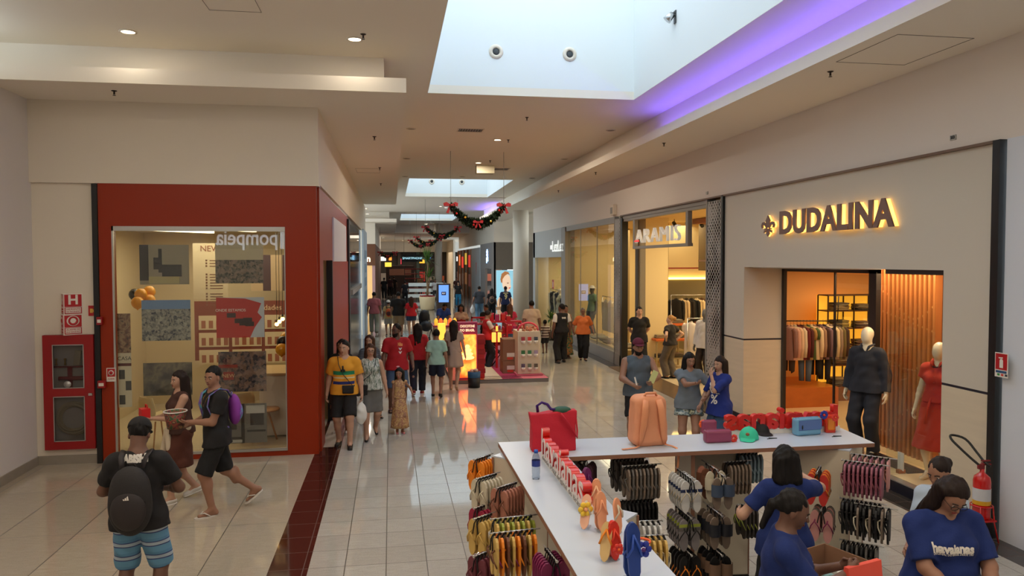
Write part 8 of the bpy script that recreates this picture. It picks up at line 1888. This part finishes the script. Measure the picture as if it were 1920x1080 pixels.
p = at(1005, 898, Z=ZT); t = thing('water_bottle', 'clear plastic water bottle with blue cap and label on the counter', 'bottle', p)
q = MB(); q.lathe([(0, .0), (.030, .002), (.032, .02), (.029, .035), (.032, .05), (.032, .09), (.031, .14), (.032, .15), (.024, .18), (.013, .2), (.013, .205), (0, .205)], n=20); q.build('bottle', glass('bottle_plastic', (222, 230, 236), 1.6), t)
q = MB(); q.lathe([(.0328, .10), (.0328, .145)], n=20); q.build('label', mat('label_blue', (40, 60, 140), .4), t); q = MB(); q.lathe([(0, .200), (.016, .200), (.016, .222), (0, .222)], n=16); q.build('cap', mat('cap_blue', (30, 90, 190), .4), t)
PCH = mat('peach_fabric', (222, 150, 110), .7, bump=.15, bscale=150); PCH2 = mat('peach_strap', (226, 150, 106), .6)
p = at(1214, 833, Z=ZT); t = thing('backpack', 'peach backpack standing upright on the counter with loose straps', 'backpack', p, .05)
G = Field((-.24, -.16, -.02), (.24, .16, .50), .008)
x_, y_, z_ = G.ax[0][:, None, None], G.ax[1][None, :, None], G.ax[2][None, None, :]
wz = .20 - .03 * np.clip(z_ / .45, 0, 1); rr = .07
qx = np.maximum(np.abs(x_) - (wz * .84 - rr), 0); qz = np.maximum(np.abs(z_ - .225) - (.225 - rr), 0); qy = np.maximum(np.abs(y_) - .06, 0)
G.F = (np.sqrt(qx ** 2 + qz ** 2 + qy ** 2 * 2) - rr + 0 * y_).astype(np.float32); G.cut((0, 0, .002), (0, 0, -1)); G.ripple(.0025)
V, Q = G.mesh(); np_mesh('main_bag', V, Q, PCH, t)
for k in (-1, 1):
    q = MB(); q.tube([(k * .06, -.105, .42), (k * .075, -.135, .34), (k * .09, -.135, .2), (k * .105, -.12, .08), (k * .12, -.11, .02)], [.03, .033, .033, .022, .014], 8, flat=.35); q.build('shoulder_strap', PCH2, t)
q = MB(); q.tube([(-.06, -.06, .44), (-.045, -.07, .475), (.045, -.07, .475), (.06, -.06, .44)], .012, 6); q.build('grab_handle', PCH2, t)
q = MB(); q.tube([(-.12, -.11, .02), (-.17, -.14, .012), (-.30, -.16, .010)], .014, 6, flat=.3); q.build('loose_strap', PCH2, t); q = MB(); q.tube([(.12, -.11, .02), (.17, -.15, .012), (.19, -.20, .006), (.195, -.235, -.03), (.185, -.24, -.14), (.17, -.24, -.19)], .013, 6, flat=.4); q.build('loose_strap', PCH2, t)
CASE = mat('pink_case', (140, 62, 90), .4)
def pouch(lab, px, py, w_, d, h, m, rz=0, Y=None, name='pencil_case'):
    p = at(px, py, Z=ZT); t = thing(name, lab, 'pouch', p, rz); bx('case', (-w_, -d, .001), (w_, d, h), m, t, min(d, h / 2) * .55); 
    q = MB(); q.tube([(-w_ + .01, 0, h + .001), (w_ - .01, 0, h + .001)], .005, 5); q.build('zip', m, t); return t
pouch('raspberry pink padded case in front of a smaller matching one', 1345, 829, .125, .045, .115, CASE); pouch('smaller raspberry pink case behind the larger one', 1328, 812, .075, .035, .125, CASE)
def flower(px, py, z, r, m, mc, lab, nx=8, Y=None):
    p = at(px, py, Z=z) if Y is None else at(px, py, Y=Y); t = thing('flower_charm', lab, 'charm', p, 0, 'flower charms'); q = MB()
    for i in range(nx): a = 2 * PI * i / nx; q.ell((r * .6 * math.cos(a), 0, r * .6 * math.sin(a)), (r * .38, .008, r * .38), 8)
    q.build('petals', m, t); q = MB(); q.ell((0, -.008, 0), r * .25, 8); q.build('centre', mc, t); return t
CH = [mat('charm_orange', (236, 96, 36), .4), mat('charm_blue', (34, 50, 150), .4), mat('charm_red', (214, 50, 34), .4), mat('charm_purple', (90, 40, 110), .4), mat('charm_yellow', (240, 200, 60), .4), mat('charm_peach', (240, 170, 120), .4)]
flower(1318, 795, ZT + .09, .045, CH[0], CH[3], 'orange flower charm on the smaller pink case'); flower(1376, 822, ZT + .035, .04, CH[2], CH[0], 'red flower charm lying right of the pink case'); flower(1545, 778, ZT + .12, .045, CH[1], CH[2], 'dark blue flower charm at the top of the orange case', Y=6.44); flower(1566, 783, ZT + .09, .04, CH[2], CH[0], 'red orange flower charm at the right of the orange case', Y=6.44)
def cap(px, py, m, rz, lab, badge=False, tilt=0):
    p = at(px, py, Z=ZT); t = thing('cap', lab, 'cap', p, rz)
    G = Field((-.12, -.13, 0), (.12, .2, .14), .006); G.add(Ell((0, 0, .01), (.088, .10, .105)), 0); G.add(Ell((0, .09, .012), (.07, .085, .010), rotx(-.15)), .01); G.cut((0, 0, .004), (0, 0, -1)); V, Q = G.mesh(); np_mesh('crown', V, Q, m, t)
    q = MB(); q.ell((0, 0, .115), .009, 8); q.build('button', m, t)
    if badge: q = MB(); q.ell((0, .088, .06), (.018, .008, .018), 10); q.build('badge', mat('badge_brown', (150, 90, 60), .5), t)
    t.rotation_euler.x = tilt; return t
cap(1404, 823, mat('cap_green', (50, 190, 150), .7), PI - .6, 'mint green cap with a small badge lying on the counter', True); cap(1424, 812, mat('cap_black', (22, 22, 24), .7), PI + .1, 'black cap behind the mint green one')
o = pouch('large pale blue case with dark oval tag near the counter end', 1512, 815, .135, .05, .165, mat('blue_case', (110, 164, 196), .25), .12); q = MB(); q.box((-.12, -.053, .055), (.13, -.049, .15), .004); q.build('window_panel', mat('case_window', (84, 112, 168), .15), o); q = MB(); q.ell((-.085, -.056, .085), (.008, .004, .022), 8); q.build('tag', BLACKM, o)
o = pouch('small orange case with red rim behind the pale blue one', 1556, 811, .05, .02, .17, mat('case_red', (220, 60, 30), .4), -.05); q = MB(); q.box((-.035, -.024, .03), (.035, -.019, .14), .01); q.build('front_panel', mat('case_orange', (236, 140, 40), .4), o)
for px, py, lb in ((1447, 822, 'small black clip lying on the counter beside the mint cap'), (1568, 818, 'small black clip lying near the right counter end')):
    t = thing('clip', lb, 'clip', at(px, py, Z=ZT + .004)); q = MB(); q.tube([(-.05, -.01, 0), (.05, .0, 0), (-.02, .02, 0)], .004, 5); q.build('wire', BLACKM, t)
# sandals displayed on the near arm
def standing(px, py, m1, m2, lab, rz=0, n=2, lean=.12, h=1.0):
    p = at(px, py, Z=ZT); t = thing('display_sandal', lab, 'sandal', p, rz, 'sandals displayed on the near arm of the counter')
    for j in range(n):
        M = Matrix.Translation((0, j * .045, .136 * h)) @ Matrix.Rotation(-lean * (1 - 2 * j), 4, 'X') @ Matrix(((1, 0, 0, 0), (0, 0, 1, 0), (0, 1, 0, 0), (0, 0, 0, 1)))
        q = MB(); q.prism([(x, z * h) for x, z in outline()], -.008, .008, M); q.build('sole', m1, t)
        q = MB(); q.tube([M @ Vector((-.044, -.02 * 0 - .02, -.008)), M @ Vector((-.02, .03, -.035)), M @ Vector((0, .08 * h, -.008))], .007, 6); q.tube([M @ Vector((.044, -.02, -.008)), M @ Vector((.02, .03, -.035)), M @ Vector((0, .08 * h, -.008))], .007, 6); q.build('strap', m2, t)
    t.scale = (.8, .8, .8) if 'blue' not in lab else (.95, .95, .95)
    bx('stand', (-.03, -.02, .001), (.03, .07, .012), glass('acrylic', (235, 240, 240), 1.5), t)
    return t
PE = mat('sandal_peach', (232, 158, 116), .45); PU = mat('sandal_purple', (96, 16, 84), .4)
standing(1103, 935, PU, PU, 'dark purple sandals behind the peach ones', .5); standing(1128, 998, PE, PE, 'peach sandals standing upright, tallest of the display', .1, h=1.15); standing(1118, 960, PE, mat('strap_peach', (240, 190, 150), .4), 'peach sandals with pale straps behind the tall ones', -.3)
standing(1098, 992, mat('sandal_nude', (226, 170, 140), .45), CRM, 'nude sandal with beaded straps at the left of the display', -.5, 1, .5); standing(1152, 1050, mat('sandal_red', (214, 44, 20), .4), mat('strap_red', (226, 60, 30), .4), 'bright red sandals in front of the peach ones', .2); standing(1158, 1000, PE, CRM, 'pale peach sandal leaning behind the red ones', .6, 1)
standing(1136, 1052, mat('sandal_gold', (206, 170, 110), .45), ORA, 'golden tan sandal leaning left of the red ones', -.5, 1, .45); standing(1188, 1092, mat('sandal_blue', (24, 56, 130), .45), mat('strap_blue', (30, 70, 160), .45), 'royal blue sandals nearest the viewer', .1, 2, .12, 1.2)
flower(1098, 955, ZT + .13, .05, CH[4], CH[5], 'yellow and peach flower charm on the sandal display', 6); flower(1206, 1030, ZT + .13, .05, CH[1], CH[3], 'blue flower charm on the royal blue sandals', 6); flower(1160, 1030, ZT + .08, .035, CH[2], CH[0], 'red flower charm on the red sandals', 6)
t = thing('bracelet', 'orange rubber ring lying behind the blue sandals', 'ring', at(1200, 1015, Z=ZT + .01)); q = MB(); q.tube([(.06 * math.cos(a * PI / 10), .05 * math.sin(a * PI / 10), 0) for a in range(20)], .007, 6, True); q.build('ring', CH[0], t)
# box, bag and odds inside the kiosk
p = at(1545, 1085, Y=4.7); t = thing('cardboard_box', 'large open cardboard box between the two saleswomen', 'box', (2.86, 4.60, .62), .35)
CB = MATS['cardboard']; bx('wall', (-.3, -.2, 0), (.3, -.192, .34), CB, t); bx('wall', (-.3, .192, 0), (.3, .2, .34), CB, t); bx('wall', (-.3, -.19, 0), (-.292, .19, .34), CB, t); bx('wall', (.292, -.19, 0), (.3, .19, .34), CB, t); bx('bottom', (-.29, -.19, 0), (.29, .19, .01), CB, t)
t = thing('kiosk_table', 'low white work surface inside the kiosk under the cardboard box', 'table', (3.0, 4.6, 0)); bx('tabletop', (-.5, -.35, .57), (.6, .35, .61), LAM, t); bx('side', (-.48, -.33, 0), (-.45, .33, .57), PAN, t); bx('side', (.55, -.33, 0), (.58, .33, .57), PAN, t)
for i in range(4): o = bx('parcel', (2.78 + i * .09, 4.5 + .05 * (i % 2), .635), (2.85 + i * .09, 4.68, .86 + .02 * i), [SW, mat('parcel_teal', (120, 160, 160), .5)][i % 2], None, .01); tag(o, '%s parcel poking out of the open cardboard box' % ('first', 'second', 'third', 'fourth')[i], 'parcel')
P40 = person('saleswoman with a black bob and royal blue shirt seen from behind, arm raised', 2.93, 5.18, 1.62, face=-.15, lod=0, sex='f', w=1.12, skin='light', hair='bob', hairc='black', hyaw=-.1, hpitch=.25, hands=((-.3, .25, 1.1), (.28, .42, 1.38)), poles=((-.8, -1, -.4), (1, -.1, -.35)), top=('tee', BLUEC, .84, .65), bottom=('pants', CL('black_pants', (20, 20, 22))), shoe=('sneaker', SHOEB))
P41 = person('saleswoman in profile, tied black hair and royal blue shirt, holding a coral bag', 2.30, 4.10, 1.66, face=-PI / 2 - .42, lod=0, sex='f', w=1.2, skin='brown', hair='pony', hairc='black', hpitch=.30, lean=.05, hands=((-.08, .36, 1.24), (.06, .38, 1.26)), poles=((-.5, -1, -.6), (.6, -1, -.6)), curl=.9, top=('tee', BLUEC, .84, .72), bottom=('pants', MATS['cloth_black_pants']), shoe=('sneaker', SHOEB))
p = world(P41, (.0, .47, 1.13)); t = thing('paper_bag', 'coral paper carrier bag held by the saleswoman in profile', 'bag', p, .3)
q = MB(); v = q.box((-.14, -.05, -.16), (.14, .05, .16)); [setattr(k_.co, 'y', k_.co.y * .3) for k_ in v if k_.co.z > 0]; q.build('bag', mat('coral_paper', (232, 84, 66), .5), t); bx('printed_label', (-.06, -.05, .04), (.04, -.046, .08), PRW, t).rotation_euler.x = -.11
P42 = person('saleswoman with glasses in a royal blue havaianas shirt looking down at her hands', 3.49, 4.25, 1.67, face=PI - .12, lod=0, sex='f', w=1.5, skin='tan', hair='long', hairc='dark', glasses=True, hpitch=.55, hroll=-.1, lean=.06, hands=((-.12, .34, 1.00), (.10, .36, 1.02)), poles=((-1, -.5, -.5), (1, -.5, -.5)), curl=.9, top=('tee', BLUEC, .82, .85), bottom=('pants', MATS['cloth_black_pants']), shoe=('sneaker', SHOEB))
decal(P42, P42['top'], 'havaianas', .045, 1.27, .08, PRW, False, .25, off=.004); decal(P42, P42['top'], 'ORIGINAL DO BRASIL DESDE 1962', .045, 1.235, .02, PRW, False, .25, off=.004, offset=.0005)
decal(P41, P41['top'], 'havaianas', .06, 1.25, .08, PRW, False, .22, off=.004)
P43 = person('woman with brown hair tied back and pale top standing behind the glasses saleswoman', 3.98, 4.86, 1.58, face=PI / 2 + .4, lod=1, sex='f', w=.92, skin='tan', hair='bun', hairc='dark', hpitch=.3, hands=((-.1, .3, 1.0), (.1, .3, 1.0)), top=('tee', CL('pale_top', (176, 190, 206)), .86), bottom=('pants', JEAN), shoe=('sneaker', SHOEB))
